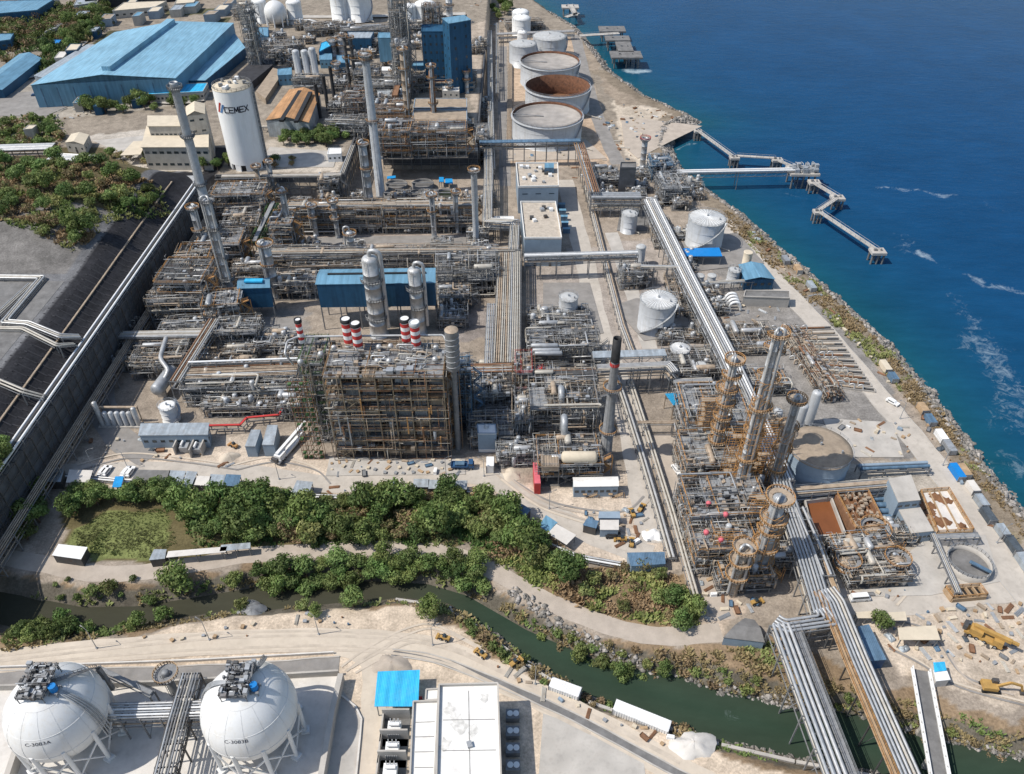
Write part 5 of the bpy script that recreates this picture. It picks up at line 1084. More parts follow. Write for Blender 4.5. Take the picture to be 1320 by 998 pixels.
# ================================================================== rear plant on the terrace
building('orange roofed hall with twin ridge slots on the silo terrace', [(343, 155), (398, 158), (412, 121), (373, 116)], 21, 12, 'greysheet', 'orangeroof', 0, name='factory_hall', gable=('y', 2.4), over=.4)
for k in (.36, .7):
    a, b = W(343, 155, 23).lerp(W(398, 158, 23), k), W(373, 116, 23).lerp(W(412, 121, 23), k); m = MB(); m.bar(a, b, 2.2, 1.2); tag(m.build('ridge_vent', 'black'), 'dark ridge slot on the %s half of the orange roofed hall' % ('left' if k < .5 else 'right'), 'roof vent')
building('brown flat roofed hall with long skylights in the rear plant, back part', [(533, 140), (602, 140), (602, 128), (535, 128)], 20, 12, 'bluegrey', 'brownroof', .3, name='factory_hall')
building('brown flat roofed hall with long skylights in the rear plant, front part', [(531, 158), (602, 158), (602, 143), (533, 143)], 20, 12, 'bluegrey', 'brownroof', .3, name='factory_hall')
building('tall dark blue twin tower block in the rear plant, tallest part', [(570, 24), (579, 31), (607, 26), (598, 20)], 52, 12, 'bluewall', 'blueroof', 0, name='tower_block', win=(7, 2, 1.2, 1.6), over=.3)
building('dark blue tower block with bright stripes left of the tallest part', [(543, 42), (573, 42), (572, 33), (544, 33)], 44, 12, 'bluewall', 'bluewall', .4, name='tower_block', win=(7, 4, 1., 1.4))
building('lower dark blue block at the foot of the blue towers', [(531, 86), (560, 86), (560, 80), (532, 80)], 24, 12, 'bluewall', 'blueroof', .3, name='tower_block', win=(2, 4, 1., 1.))
building('pale blue clad box tower left of the blue towers', [(487, 50), (504, 50), (504, 43), (488, 43)], 32, 18, 'blueroof', 'blueroof', .3, name='tower_block')
for k, (L, z, lb, wm, rm) in enumerate([
    ([(411, 68), (430, 58), (432, 50), (414, 56)], 19, 'bright blue roofed shed left of the grey silo row', 'bluewall', 'cyanroof'),
    ([(412, 78), (428, 78), (428, 70), (412, 70)], 17, 'pale blue box building right of the three grey silos', 'blueroof', 'blueroof'),
    ([(434, 82), (450, 82), (450, 72), (434, 72)], 18, 'small blue block in front of the grey silo row', 'bluewall', 'blueroof'),
    ([(358, 98), (376, 97), (376, 88), (358, 90)], 18, 'blue stair block left of the three grey silos', 'blueroof', 'blueroof'),
    ([(330, 45), (346, 48), (346, 36), (330, 36)], 20, 'blue box beside the right corner of the warehouse', 'bluewall', 'blueroof'),
    ([(450, 50), (478, 50), (482, 42), (448, 42)], 22, 'grey vaulted roof building behind the grey silo row', 'bluewall', 'greysheet'),
    ([(486, 122), (504, 124), (504, 112), (488, 112)], 16, 'grey gabled shed among the rear piping', 'bluegrey', 'greysheet'),
    ([(505, 124), (512, 124), (517, 104), (512, 104)], 20, 'narrow brown sloping conveyor house in the rear plant', 'rustpipe', 'rustpipe'),
    ([(570, 118), (592, 119), (592, 112), (570, 112)], 16, 'pale shed in front of the blue towers', 'creamwall', 'whiteroof'),
    ([(490, 92), (506, 92), (506, 87), (490, 87)], 16, 'small white roofed cabin in the rear plant', 'white', 'white'),
    ([(422, 200), (440, 199), (440, 192), (424, 192)], 16, 'white flat roofed hut on the silo terrace corner', 'white', 'whiteroof'),
    ([(600, 80), (612, 80), (612, 55), (602, 55)], 6, 'long concrete roofed store right of the blue towers', 'creamwall', 'cream'),
    ([(614, 130), (622, 130), (622, 115), (614, 115)], 4, 'cream slab store left of the pipe corridor', 'creamwall', 'cream')]):
    building(lb, L, z, 12 if z > 8 else 0, wm, rm, .2, name='plant_building', gable=('x', 1.6) if 'gabled' in lb else None, win=(1, 3, 1, 1))
for k, (px, py, pt, r) in enumerate([(386, 98, 64, 2.2), (397, 98, 64, 2.2), (407, 98, 61, 2.2)]):
    p = W(px, py, 12); tower('grey upright silo, %s of three beside the orange hall' % ('left', 'middle', 'right')[k], (p.x, p.y), HT(px, py, pt, 12), r, z0=12, shell='tankgrey', plats=(), pipe=False, name='silo', cat='silo')
for k, (px, py, pt) in enumerate([(413, 152, 108), (423, 142, 98), (432, 134, 86)]):
    p = W(px, py, 12); tower('black slim chimney, %s of the black trio right of the orange hall' % ('nearest', 'middle', 'furthest')[k], (p.x, p.y), HT(px, py, pt, 12), 1.0, z0=12, shell='black', plats=(), pipe=False, cap='open', name='chimney', cat='chimney', ladder=False)
for k, (px, py, pt, r, sh, lb) in enumerate([(436, 105, 82, 1.6, 'silver', 'pale silo behind the black chimneys'), (508, 105, 82, 1.6, 'silver', 'pale upright vessel in the rear plant before the blue box'), (452, 118, 45, 1.0, 'darksteel', 'thin dark stack left of the tall grey stack'), (460, 118, 47, .9, 'darksteel', 'second thin dark stack left of the tall grey stack'), (430, 72, 52, 2.2, 'tankgrey', 'stout silo, left of the grey pair behind'), (442, 72, 50, 2.2, 'tankgrey', 'stout silo, right of the grey pair behind'), (580, 30, -8, 2.4, 'tankgrey', 'round grey tower behind the tallest blue block'), (602, 120, 92, 1.2, 'silver', 'pale column right of the brown halls'), (580, 125, 106, 1.0, 'silver', 'small white stack before the blue towers')]):
    p = W(px, py, 12); tower(lb, (p.x, p.y), HT(px, py, pt, 12), r, z0=12, shell=sh, plats=((.97, 0, 6.28), (.6, -3, 3)), pipe=False)
for k, (fl, fr, D, h, lb) in enumerate([
    ((499, -10), (520, -10), 10, 52, 'very tall lattice tower left of the white domed tanks at the top centre'), ((545, 10), (566, 10), 8, 40, 'lattice tower behind the dark blue tower block'), ((306, 10), (322, 10), 9, 38, 'lattice tower at the right corner of the huge warehouse'),
    ((505, 60), (524, 60), 12, 30, 'dense pipe tower in the rear plant middle'), ((440, 130), (470, 130), 22, 10, 'dark pipe racks right of the black chimney trio'), ((470, 110), (520, 110), 14, 8, 'low grey plant between tall grey stack and blue box'),
    ((476, 170), (528, 170), 18, 14, 'rusty furnace block left of the slim tan stack'), ((525, 172), (600, 171), 14, 13, 'brown piping block in front of the brown halls'), ((480, 145), (520, 145), 16, 10, 'brown pipe block behind the rusty furnace block'),
    ((420, 160), (468, 162), 12, 7, 'rack row behind the tree line on the silo terrace'), ((610, 180), (628, 180), 20, 14, 'tower of grey pipes at the right end of the rear plant'), ((378, 104), (412, 104), 8, 8, 'open steel frame at the foot of the three grey silos'), ((600, 60), (625, 60), 20, 8, 'pipework right of the blue towers'), ((440, 40), (500, 38), 10, 6, 'pipe rack in front of the large white domed tanks')]):
    hi = h > 20; unit(lb, fl, fr, D, h, z0=0 if fl[0] >= 600 else 12, lev=4.5 if hi else 4, ntub=200 if hi else 200, npipe=14, deck=.6 if hi else .35, rail='orange' if 'rust' in lb or 'brown' in lb else 'steel', pal=('tanpipe', 'rustpipe', 'galv') if 'rust' in lb or 'brown' in lb or 'dark' in lb else ('galv', 'silver', 'palepipe'), top=.4, nbox=45, bay=5)
for fl, fr, D, h, lb, z0 in (((340, 64), (392, 60), 18, 6, 'low grey piping between warehouse corner and the three silos', 12), ((396, 40), (440, 36), 16, 5, 'low piping in front of the far white tanks, left', 12), ((505, 100), (545, 100), 22, 9, 'rusty pipe mass between the blue box tower and the brown halls', 12), ((545, 60), (575, 60), 10, 9, 'pipe frames at the left foot of the blue towers', 12), ((455, 96), (488, 95), 16, 12, 'dark frames behind the tall grey stack', 12), ((560, 100), (612, 100), 12, 6, 'piping in front of the blue towers', 12), ((300, 14), (345, 12), 14, 8, 'pipework under the far sphere tank', 12), ((520, 36), (560, 34), 14, 8, 'piping before the far right domed tanks', 12), ((612, 150), (630, 150), 30, 6, 'piping beside the corridor left of the nearest big tank', 0), ((655, 34), (700, 32), 16, 4, 'piping between the twin domed tanks and the shore road', 0)):
    unit('%s' % lb, fl, fr, D, h, z0=z0, lev=4, ntub=220, npipe=18, deck=.35, rail='steel', pal=('galv', 'tanpipe', 'palepipe'), top=.4, nbox=60, bay=6, stair=False)
wall_line('dark stone retaining wall behind the huge warehouse', [P2(120, 34), P2(290, 18)], 12, 22, 1.2, 'darklining')
wall_line('second dark bank wall higher up behind the huge warehouse', [P2(150, 22), P2(262, 10)], 13, 24, 1.2, 'darkconc')
building('dark lined sloping bank between warehouse and three silos', [(318, 112), (352, 84), (345, 62), (306, 96)], 16, 12, 'darklining', 'darklining', 0, name='lined_bank', cat='bank')
building('brown bare bank right of the silo head', [(330, 118), (342, 128), (366, 92), (352, 88)], 15, 12, 'brownroof', 'brownroof', 0, name='lined_bank', cat='bank')
rack('white pipe line snaking past the white sphere at the top left', [(350, 26), (400, 26), (425, 36), (500, 34)], 16, 2.5, 3, (.4, .6), ('silver', 'palepipe'), z0=12, post=10)
rack('brown pipe rack along the back edge of the brown halls', [(470, 108), (612, 106)], 17, 3, 4, (.3, .5), ('tanpipe', 'rustpipe'), z0=12, post=8, levels=2)
rack('brown rack along the front of the silo terrace trees', [(338, 163), (500, 162)], 15, 2.4, 4, (.25, .4), ('tanpipe', 'palepipe'), z0=12, post=8)
rack('dark truss rack on top of the retaining wall below the brown halls', [(492, 194), (616, 193)], 13.6, 4, 6, (.3, .5), ('tanpipe', 'palepipe', 'galv'), z0=11.5, post=6, truss=False, tray=(.5, 'concrete'))
rack('pipe walkway on the parapet of the silo yard wall', [(286, 228), (440, 226)], 13.4, 2.4, 3, (.25, .4), ('tanpipe', 'palepipe'), z0=12, post=6, tray=(.6, 'concrete'))
rack('rack along the side wall running back from the silo yard corner', [(441, 224), (455, 188)], 13.4, 2.4, 3, (.25, .4), ('silver', 'palepipe'), z0=12, post=6)
rack('shoreline pipe rack behind the twin domed tanks', [(640, 44), (740, 40)], 6, 4, 6, (.4, .6), ('galv', 'silver', 'tanpipe'), post=8, levels=2)
rack('low pipes along the left side of the three big tanks', [(656, 190), (658, 60)], 1.4, 3, 4, (.3, .4), ('palepipe', 'tanpipe'), post=8)
# ================================================================== right-hand side: shore strip, heat exchanger bays, jetty hub
unit('dense grey valve station beside the jetty root, shore side', (856, 244), (886, 243), 18, 9, lev=3, ntub=260, npipe=26, rail='steel', pal=('galv', 'silver', 'galv'), dmat='greygrate')
unit('blue grey pump house block under the jetty conveyor root', (842, 214), (868, 213), 12, 9, lev=3, ntub=160, npipe=12, rail='slateblue', frame='slateblue', dmat='slateblue', pal=('galv', 'slateblue', 'silver'))
unit('low piping field right of the diagonal rack near the shore', (868, 262), (890, 262), 14, 4, lev=4, deck=.1, top=.2, ntub=160, npipe=18, rails=False, stair=False)
unit('pipework between cross rack and shaded concrete box', (766, 232), (800, 231), 14, 5, lev=2.5, ntub=160, npipe=14, rail='steel')
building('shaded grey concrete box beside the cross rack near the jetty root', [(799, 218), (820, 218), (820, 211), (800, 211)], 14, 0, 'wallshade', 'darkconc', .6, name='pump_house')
p = W(828, 215); tower('red and white topped mast like column near the jetty root', (p.x, p.y), HT(828, 215, 178), 1.5, shell='galv', plats=((.96, 0, 6.28),), pipe=False, cap='open', rail='red')
unit('long thin piping left of the diagonal rack, upper part', (846, 312), (868, 312), 22, 3.5, lev=3.5, deck=.1, top=.1, ntub=180, npipe=22, rails=False, stair=False, nvert=5)
unit('long thin piping left of the diagonal rack, lower part', (872, 400), (910, 400), 26, 4, lev=4, deck=.1, top=.1, ntub=200, npipe=22, rails=False, stair=False, nvert=6)
unit('dark elevated pipe junction left of the diagonal rack', (802, 355), (836, 354), 8, 7, lev=3.5, ntub=200, npipe=16, rail='steel')
unit('low pipes right of the small roadside tank and drum', (684, 425), (760, 423), 14, 3, lev=3, deck=.05, top=.1, ntub=240, npipe=28, ndrum=6, rails=False, stair=False)
unit('pipe yard between low wide tank and diagonal rack', (866, 482), (930, 480), 14, 4.5, lev=4.5, deck=.1, top=.15, ntub=220, npipe=22, rails=False, stair=False)
building('bright blue flat canopy in front of the tall white shore tank', [(884, 331), (931, 331), (927, 320), (879, 321)], 4.5, 0, 'bluewall', 'bluebright', 0, posts=True, name='canopy', cat='canopy')
building('blue gabled shed beside the coast road', [(961, 361), (998, 360), (983, 341), (953, 342)], 5, 0, 'bluewall', 'blueroof', 0, name='shed', cat='shed', gable=('y', 1.3), over=.5, win=(1, 4, 1.4, 1.2))
building('long grey trough wall behind the white manifold bends', [(958, 384), (1018, 386), (1018, 377), (960, 376)], 4, 0, 'concrete', 'darkconc', .5, name='settling_basin', cat='basin')
rack('thin cable bridge from the two short tanks to the blue gabled shed', [(898, 366), (992, 360)], 4, 2, 4, (.15, .25), ('palepipe', 'galv'), post=4)
t = thing('pipe_manifold', 'row of four white U bend pipes beside the diagonal rack', 'manifold', W(938, 392))
for k in range(4):
    m = MB(); m.tube([(-10, -5 + k * 2.2, .8), (-1.5, -5 + k * 2.2, .8), (0, -5 + k * 2.2, 4.2), (3, -5 + k * 2.2, 4.2), (4, -5 + k * 2.2, .5)], .55, 10); m.build('bend_pipe', 'white', t)
# exchanger bays beside the coast road
for k in range(12):
    L = [(1012 + 6.2 * k, 426 + 6.6 * k), (1072 + 5.0 * k, 424 + 7.3 * k)]
    a, b = W(*L[0]), W(*L[1]); d = (b - a); Ln = d.length; t = thing('exchanger_bay', 'shallow concrete exchanger bay with pipe loop in the row beside the coast road', 'exchanger bay', a, math.atan2(d.y, d.x), 'exchanger bays beside the coast road')
    m = MB(); m.bx(0, Ln, -1.0, -.8, 0, .7); m.bx(0, Ln, .8, 1.0, 0, .7); m.bx(Ln, Ln + .2, -1, 1, 0, .7); m.build('bay_wall', 'concrete', t); m = MB(); m.bx(.1, Ln - .1, -.79, .79, .02, .1); m.build('bay_floor', 'black', t)
    m = MB(); m.drum((Ln * .1, 0, .75), (Ln * R.uniform(.55, .95), 0, .75), .42, 10); m.build('bundle', R.choice(('darksteel', 'tanpipe', 'rustpipe', 'palepipe')), t)
    m = MB(); m.tube([(-6, .2, .6), (-2, .2, .6), (-1, .2, 2.6), (1.5, .2, 2.6), (2.2, .2, .8)], .32, 8); [m.tube([(q, .2 - .3 * (k % 2), .5), (q, .2, R.uniform(1.4, 2.6)), (q + 1.6, .2, 2.2), (q + 1.8, -.5, .4)], .26, 7) for q in (-9, -5.5, 3.5, 6.5)]; m.tube([(-4, -.6, 1.1), (.8, -.6, 1.6), (1., -.6, .4)], .24, 7); m.build('pipe_loop', R.choice(('palepipe', 'silver', 'tanpipe')), t)
unit('rusty valve line along the head of the exchanger bays', (1008, 424), (1064, 510), 6, 3, lev=3, deck=0., top=0., ntub=380, npipe=40, nvert=0, ndrum=3, pal=('tanpipe', 'palepipe', 'rustpipe'), rails=False, stair=False, nbox=260, big=.36, frame='darksteel', run=5.)
unit('grey manifolds on the asphalt left of the exchanger bays', (928, 452), (1002, 450), 16, 2.5, lev=2.5, deck=0., top=0., ntub=200, npipe=26, nvert=4, rails=False, stair=False, frame='palepipe', nbox=50)
unit('grey pump field behind the three tall grey bullets', (960, 500), (1016, 498), 10, 4, lev=4, deck=.1, top=.15, ntub=180, npipe=16, rail='orange', stair=False)
# crude column group
for k, (px, py, pt, r, lb, pl, rs, sh) in enumerate([
    (916, 604, 462, 1.05, 'orange platformed column, leftmost of the right column group', ((.98, 0, 6.28), (.86, -3.6, 3.8), (.74, -3.6, 3.8), (.62, -3.6, 3.8), (.5, -3.6, 3.8), (.4, 0, 5.), (.28, -3.6, 3.8), (.14, -3.4, 4)), 2, 'galv'),
    (946, 648, 427, 1.15, 'tallest slanting looking grey column in the right column group', ((.985, -3, 4), (.9, -.6, 3), (.76, -.6, 3), (.6, -3, 5.), (.45, -.6, 3), (.3, -3.4, 5), (.15, -.6, 3)), 2, 'tankgrey'),
    (960, 612, 484, 1.0, 'grey column with blue sheen behind the tallest right column', ((.97, 0, 6.28), (.7, -1, 4), (.45, -1, 4), (.25, -1, 4)), 1, 'tankgrey'),
    (990, 640, 512, 1.0, 'wide ringed column at the right of the column group', ((.97, 0, 6.28), (.72, -.8, 4.), (.5, -.8, 4.), (.3, 0, 6.28)), 1, 'galv'),
    (974, 742, 640, 1.8, 'stout column with big orange ring platform at the front of the column group', ((.98, 0, 6.28), (.74, 0, 6.28), (.62, -3.4, 5), (.4, 0, 6.28), (.2, -3.4, 4)), 1, 'galv'),
    (943, 764, 705, 1.3, 'shorter orange caged column at the near left corner of the group', ((.97, 0, 6.28), (.7, 0, 6.28), (.4, 0, 6.28)), 1, 'tanpipe'),
    (925, 545, 500, 1.3, 'slim capped column rising from the grey deck of the group', ((.97, 0, 6.28), (.6, -3, 4)), 0, 'tanpipe')]):
    p = W(px, py); tw = tower(lb, (p.x, p.y), HT(px, py, pt), r, shell=sh, rail='orange', plats=pl, riser=rs, r0=r * 1.15, pw=1.8, pdeck='tanpipe', group='columns of the right plant')
    if k < 4 or k == 4:
        m = MB(); hh = HT(px, py, pt); rr_ = r + 1.25; top = hh * (.9, .8, .6, .75, .9)[k]
        for i in range(10):
            a = 2 * PI * i / 10; b = 2 * PI * (i + 1) / 10; m.bar((rr_ * math.cos(a), rr_ * math.sin(a), 0), (rr_ * math.cos(a), rr_ * math.sin(a), top * R.uniform(.55, 1)), .1, .1)
            for z in range(2, int(top), 2):
                if R.random() < .62: m.bar((rr_ * math.cos(a), rr_ * math.sin(a), z), (rr_ * math.cos(b), rr_ * math.sin(b), z), .1, .1)
                if R.random() < .2: m.bar((rr_ * math.cos(a), rr_ * math.sin(a), z), (rr_ * math.cos(b), rr_ * math.sin(b), z + 2), .09, .09)
        m.build('scaffold_cage', 'orange', tw)
for px, py, w, h, lb in ((905, 585, 7, 22, 'tan scaffold wrapped round the foot of the leftmost right column'), (938, 640, 7, 26, 'tan scaffold at the lower half of the tallest right column'), (972, 700, 8, 18, 'tan scaffold between the tallest column and the stout ringed column'), (930, 735, 8, 14, 'tan scaffold at the near left corner of the column group'), (975, 625, 6, 24, 'tan scaffold beside the grey column behind the tallest one')):
    p = W(px, py); t = thing('scaffold', lb, 'scaffold', p); m = MB(); n = int(w / 1.8)
    for i in range(n + 1):
        for j in (0, 2.0): m.bar((i * 1.8 - w / 2, j, 0), (i * 1.8 - w / 2, j, h), .12, .12)
    for k in range(int(h / 2)):
        for j in (0, 2.0): m.bar((-w / 2, j, 2 * k + 2), (w / 2, j, 2 * k + 2), .11, .11); m.bar((-w / 2, j, 2 * k + 3), (w / 2, j, 2 * k + 3), .08, .08)
        i = R.randrange(n); m.bar((i * 1.8 - w / 2, 0, 2 * k), (i * 1.8 + 1.8 - w / 2, 0, 2 * k + 2), .09, .09)
    m.build('scaffold_pole', 'orange', t); m = MB()
    for k in range(int(h / 2)):
        if R.random() < .5: m.bx(-w / 2 + R.uniform(0, 2), w / 2 - R.uniform(0, 2), .2, 1.8, 2 * k + 2.07, 2 * k + 2.13)
    m.build('scaffold_board', 'brownroof', t)
unit('wide grey deck with orange rails beside the blue pyramid roof', (888, 548), (968, 547), 20, 11, lev=3.7, deck=.6, ntub=320, npipe=26, rail='orange', dmat='greygrate', big=.45, nbox=140)
unit('middle orange railed structure between the two leftmost columns', (886, 602), (960, 600), 15, 10, lev=3.4, deck=.55, ntub=320, npipe=26, rail='orange', dmat='greygrate', nbox=140)
unit('crowded orange railed decks in front of the tallest right column', (892, 668), (992, 664), 15, 12, lev=3.6, deck=.65, ntub=380, npipe=30, rail='orange', dmat='greygrate', pal=('silver', 'galv', 'tanpipe'), nbox=160)
unit('lower front decks with red valves at the near end of the column group', (900, 712), (978, 708), 13, 10, lev=3.4, deck=.5, ntub=320, npipe=24, rail='orange', dmat='greygrate', pal=('silver', 'palepipe', 'tanpipe'), nbox=150)
unit('near corner pipe cluster at the end of the column group', (932, 748), (996, 744), 9, 6, lev=3, deck=.3, ntub=220, npipe=20, rail='orange', pal=('galv', 'tanpipe', 'palepipe'), nbox=120)
unit('strip of pumps and valves along the tan lane beside the column group', (872, 640), (904, 720), 7, 2.4, lev=2.4, deck=0., top=0., ntub=260, npipe=22, rails=False, stair=False, nbox=160, nvert=6, frame='tanpipe', big=.3)
for k, (px, py) in enumerate([(913, 651), (935, 665), (910, 688), (929, 697)]):
    m = MB(); m.ball((0, 0, .9), .8, 10, 6); m.cyl((0, 0, 0), (0, 0, .5), .5, None, 8); p = W(px, py, 12.5); tag(m.build('valve_actuator', 'pink', None, (p.x, p.y, 12.2)), 'round pinkish red valve actuator on the front decks of the column group', 'valve', 'red valve actuators')
# pyramid roof, bullets, pond and clarifier
def pyramid():
    P = pxs([(868, 521), (890, 519), (886, 503), (857, 506)], 7); o = sum(P, Vector()) / 4; t = thing('canopy', 'light blue pyramid roof on posts left of the column group', 'canopy', (o.x, o.y, 0)); m = MB(); top = (0, 0, 8.6)
    for i in range(4):
        a, b = P[i] - o, P[(i + 1) % 4] - o; m.add([(a.x, a.y, 6.5), (b.x, b.y, 6.5), top], [(0, 1, 2), (2, 1, 0)])
    m.build('roof', 'cyanroof', t)
    for p in P: q = (p - o) * .9; m = MB(); m.bar((q.x, q.y, 0), (q.x, q.y, 6.6), .3, .3); m.build('post', 'tanpipe', t)
pyramid()
for k, (px, py, pt, r, lb) in enumerate([(996, 557, 528, 1.5, 'nearest left'), (1026, 558, 521, 1.5, 'middle'), (1041, 547, 504, 1.6, 'tallest rightmost')]):
    p = W(px, py); t = thing('bullet_tank', 'smooth grey upright bullet tank, %s of three behind brown tank' % lb, 'bullet tank', p, 0); m = MB(); h = HT(px, py, pt); m.lathe((0, 0, 0), [(r, .8), (r, h - 1), (r * .9, h - .5), (r * .6, h - .12), (.05, h)], 20); m.build('shell', 'tankgrey', t)
    for q in range(4): m = MB(); a = q * PI / 2 + .4; m.bar((r * math.cos(a), r * math.sin(a), 0), (r * math.cos(a), r * math.sin(a), 2), .3, .3); m.build('leg', 'tankgrey', t)
    m = MB(); m.cyl((0, 0, h - .1), (0, 0, h + .5), .25, None, 8); m.build('nozzle', 'galv', t)
def basin(label, L, h, liq, wallm='concrete', zl=.5, rail=None, name='settling_basin', div=0):
    P = pxs(L, h); o = sum(P, Vector()) / 4; t = thing(name, label, 'basin', (o.x, o.y, 0)); Q = [p - o for p in P]; m = MB()
    for i in range(4): a, b = Q[i], Q[(i + 1) % 4]; m.bar((a.x, a.y, h / 2 + .002 * i), (b.x, b.y, h / 2 + .002 * i), .5, h)
    m.build('basin_wall', wallm, t); m = MB(); m.prism([(q.x * .97, q.y * .97) for q in Q], .05, zl * h); m.build('liquid', liq, t)
    if rail: m = MB(); handrail(m, [(q.x, q.y) for q in Q], h, 1.1, .14, True); m.build('railing', rail, t)
    for k in range(div): e = (k + 1) / (div + 1); a, b = Q[0].lerp(Q[1], e), Q[3].lerp(Q[2], e); m = MB(); m.bar((a.x, a.y, h * .6), (b.x, b.y, h * .6), .4, h * .8); m.build('baffle', wallm, t)
    return t, Q
basin('rectangular basin filled with brown water in the right foreground', [(1049, 691), (1090, 688), (1072, 641), (1038, 645)], 3.2, 'brownwater', zl=.55)
basin('sludge drying bed with white and brown patches beside the coast road', [(1208, 687), (1254, 684), (1222, 631), (1186, 634)], 1.2, 'whiteconc', 'timber', .7, 'orange', div=2)
for k, (px, py, s) in enumerate([(1196, 652, 4), (1212, 672, 4.5), (1218, 645, 3.5), (1207, 640, 3.5), (1240, 678, 3), (1200, 660, 3)]):
    m = MB(); p = W(px, py, 1.0); m.rings([[Vector((s * f * math.cos(.35 * i) * (1 + .35 * math.sin(i * 1.7 + k) * math.cos(i * .9)), s * f * math.sin(.35 * i) * (1 + .3 * math.cos(i * 2.3 + k)), zz)) for i in range(18)] for f, zz in ((.6, 0), (.45, .22), (.2, .34), (.02, .36))], 0, False); o = m.build('sludge_heap', 'sludge', None, (p.x, p.y, .8)); o.scale = (1.1, .8, 1); tag(o, 'brown sludge heap lying on the white drying bed', 'heap', 'sludge heaps on the drying bed')
t, Q = basin('aeration filter tank with orange railed walkways right of the brown pond', [(1103, 683), (1141, 679), (1118, 634), (1078, 637)], 4.5, 'sludge', 'rustpipe', .7, 'orange', div=3)
rr = random.Random(2); m = MB()
for k in range(90): e, f = rr.random(), rr.random(); p = Q[0].lerp(Q[1], e).lerp(Q[3].lerp(Q[2], e), f); m.box(p.x, p.y, 3.9 + rr.random(), rr.uniform(.2, 1.1), rr.uniform(.2, 1.1), rr.uniform(.3, 1.2), 0)
tag(m.build('fittings', 'tanpipe', t), kind='stuff')
building('grey two storey block with white left gable beside the sludge bed', [(1158, 648), (1186, 645), (1174, 613), (1145, 618)], 8, 0, 'bluegrey', 'concrete', .0, name='filter_house', win=(2, 3, 1.4, .9), over=.1)
building('lower flat grey block in front of the two storey filter house', [(1175, 688), (1203, 685), (1182, 648), (1154, 650)], 4.5, 0, 'bluegrey', 'concrete', .0, name='filter_house', win=(1, 5, 1, .8), over=.1, doors=1)
p = W(1250, 724, 2.4); t = thing('clarifier', 'round thickener tank with a dark bridge near the coast road corner', 'clarifier', (p.x, p.y, 0)); R_ = 5.6; m = MB(); m.lathe((0, 0, 0), [(R_ + .3, 0), (R_ + .3, 2.4), (R_ - .1, 2.4), (R_ - .1, .8)], 40, 0, False); m.build('basin_wall', 'concrete', t); m = MB(); m.lathe((0, 0, 0), [(R_ - .12, .8), (.1, .5)], 40); m.build('liquid', 'darkconc', t); m = MB(); m.bar((0, 0, 2.5), (R_ * .75, -R_ * .66, 2.5), 1.1, .25); m.build('scraper_bridge', 'slateblue', t); m = MB(); handrail(m, arcpts(R_ + .2, 0, 2 * PI, 30)[:-1], 2.4, 1., .08, True); m.build('railing', 'galv', t)
basin('small open pit with yellow frame in front of the thickener', [(1228, 772), (1272, 768), (1262, 755), (1218, 758)], 1.5, 'black', 'timber', .4, 'orange', div=4, name='valve_pit')
for k, (px, py, r, h, lb) in enumerate([(1128, 682, 3.1, 5, 'round vessel topped with grey machinery and orange ring, rear one'), (1093, 722, 2.3, 5, 'round orange caged vessel left of the pipe maze'), (1157, 720, 2.3, 5, 'round orange caged vessel right of the pipe maze')]):
    p = W(px, py, h); tower(lb, (p.x, p.y), h, r, shell='tanpipe', rail='orange', plats=((.98, 0, 6.28), (.5, 0, 6.28)), pipe=False, name='mixing_vessel', cat='vessel', pw=1.2)
unit('maze of silver pipes between the two orange caged vessels', (1098, 748), (1172, 744), 12, 3.5, lev=3.5, deck=.05, top=.05, ntub=300, npipe=40, nvert=6, rails=False, stair=False, pal=('silver', 'galv', 'palepipe'), nbox=120)
unit('grey pipe deck behind the two orange caged vessels', (1080, 714), (1152, 708), 6, 5, lev=2.5, deck=.4, ntub=200, npipe=24, rail='orange', pal=('silver', 'galv', 'palepipe'), dmat='greygrate')
rack('pipe bridge between the brown tank and the brown pond', [(1022, 632), (1152, 622)], 5.5, 4, 6, (.25, .4), ('tanpipe', 'palepipe', 'galv'), levels=2, post=5, tray=(.35, 'tanpipe'))
rack('two dark blue covered conveyors behind the two storey filter house', [(1108, 604), (1196, 600)], 3, 3, 2, (.6, .7), ('slateblue', 'bluegrey'), post=8)
rack('white pipe run from the filter house to the valve pit', [(1202, 686), (1236, 764)], 3.5, 1.4, 3, (.15, .25), ('silver', 'palepipe'), post=5)
rack('small pipe bridge at the back of the thickener', [(1206, 692), (1262, 690)], 3.5, 1.6, 4, (.15, .25), ('silver', 'galv'), post=4)
for k in range(5):
    p = W(1134 + 3.2 * k, 640 + 8 * k, 2); m = MB(); m.drum((-1.5, 0, 1), (1.5, 0, 1), .9, 10); m.box(0, 0, .3, 1.6, 1.5, .6); tag(m.build('filter_drum', 'slateblue', None, (p.x, p.y, 0)), 'dark blue filter drum, one of the slanting row left of the filter house', 'filter', 'blue filter drums')
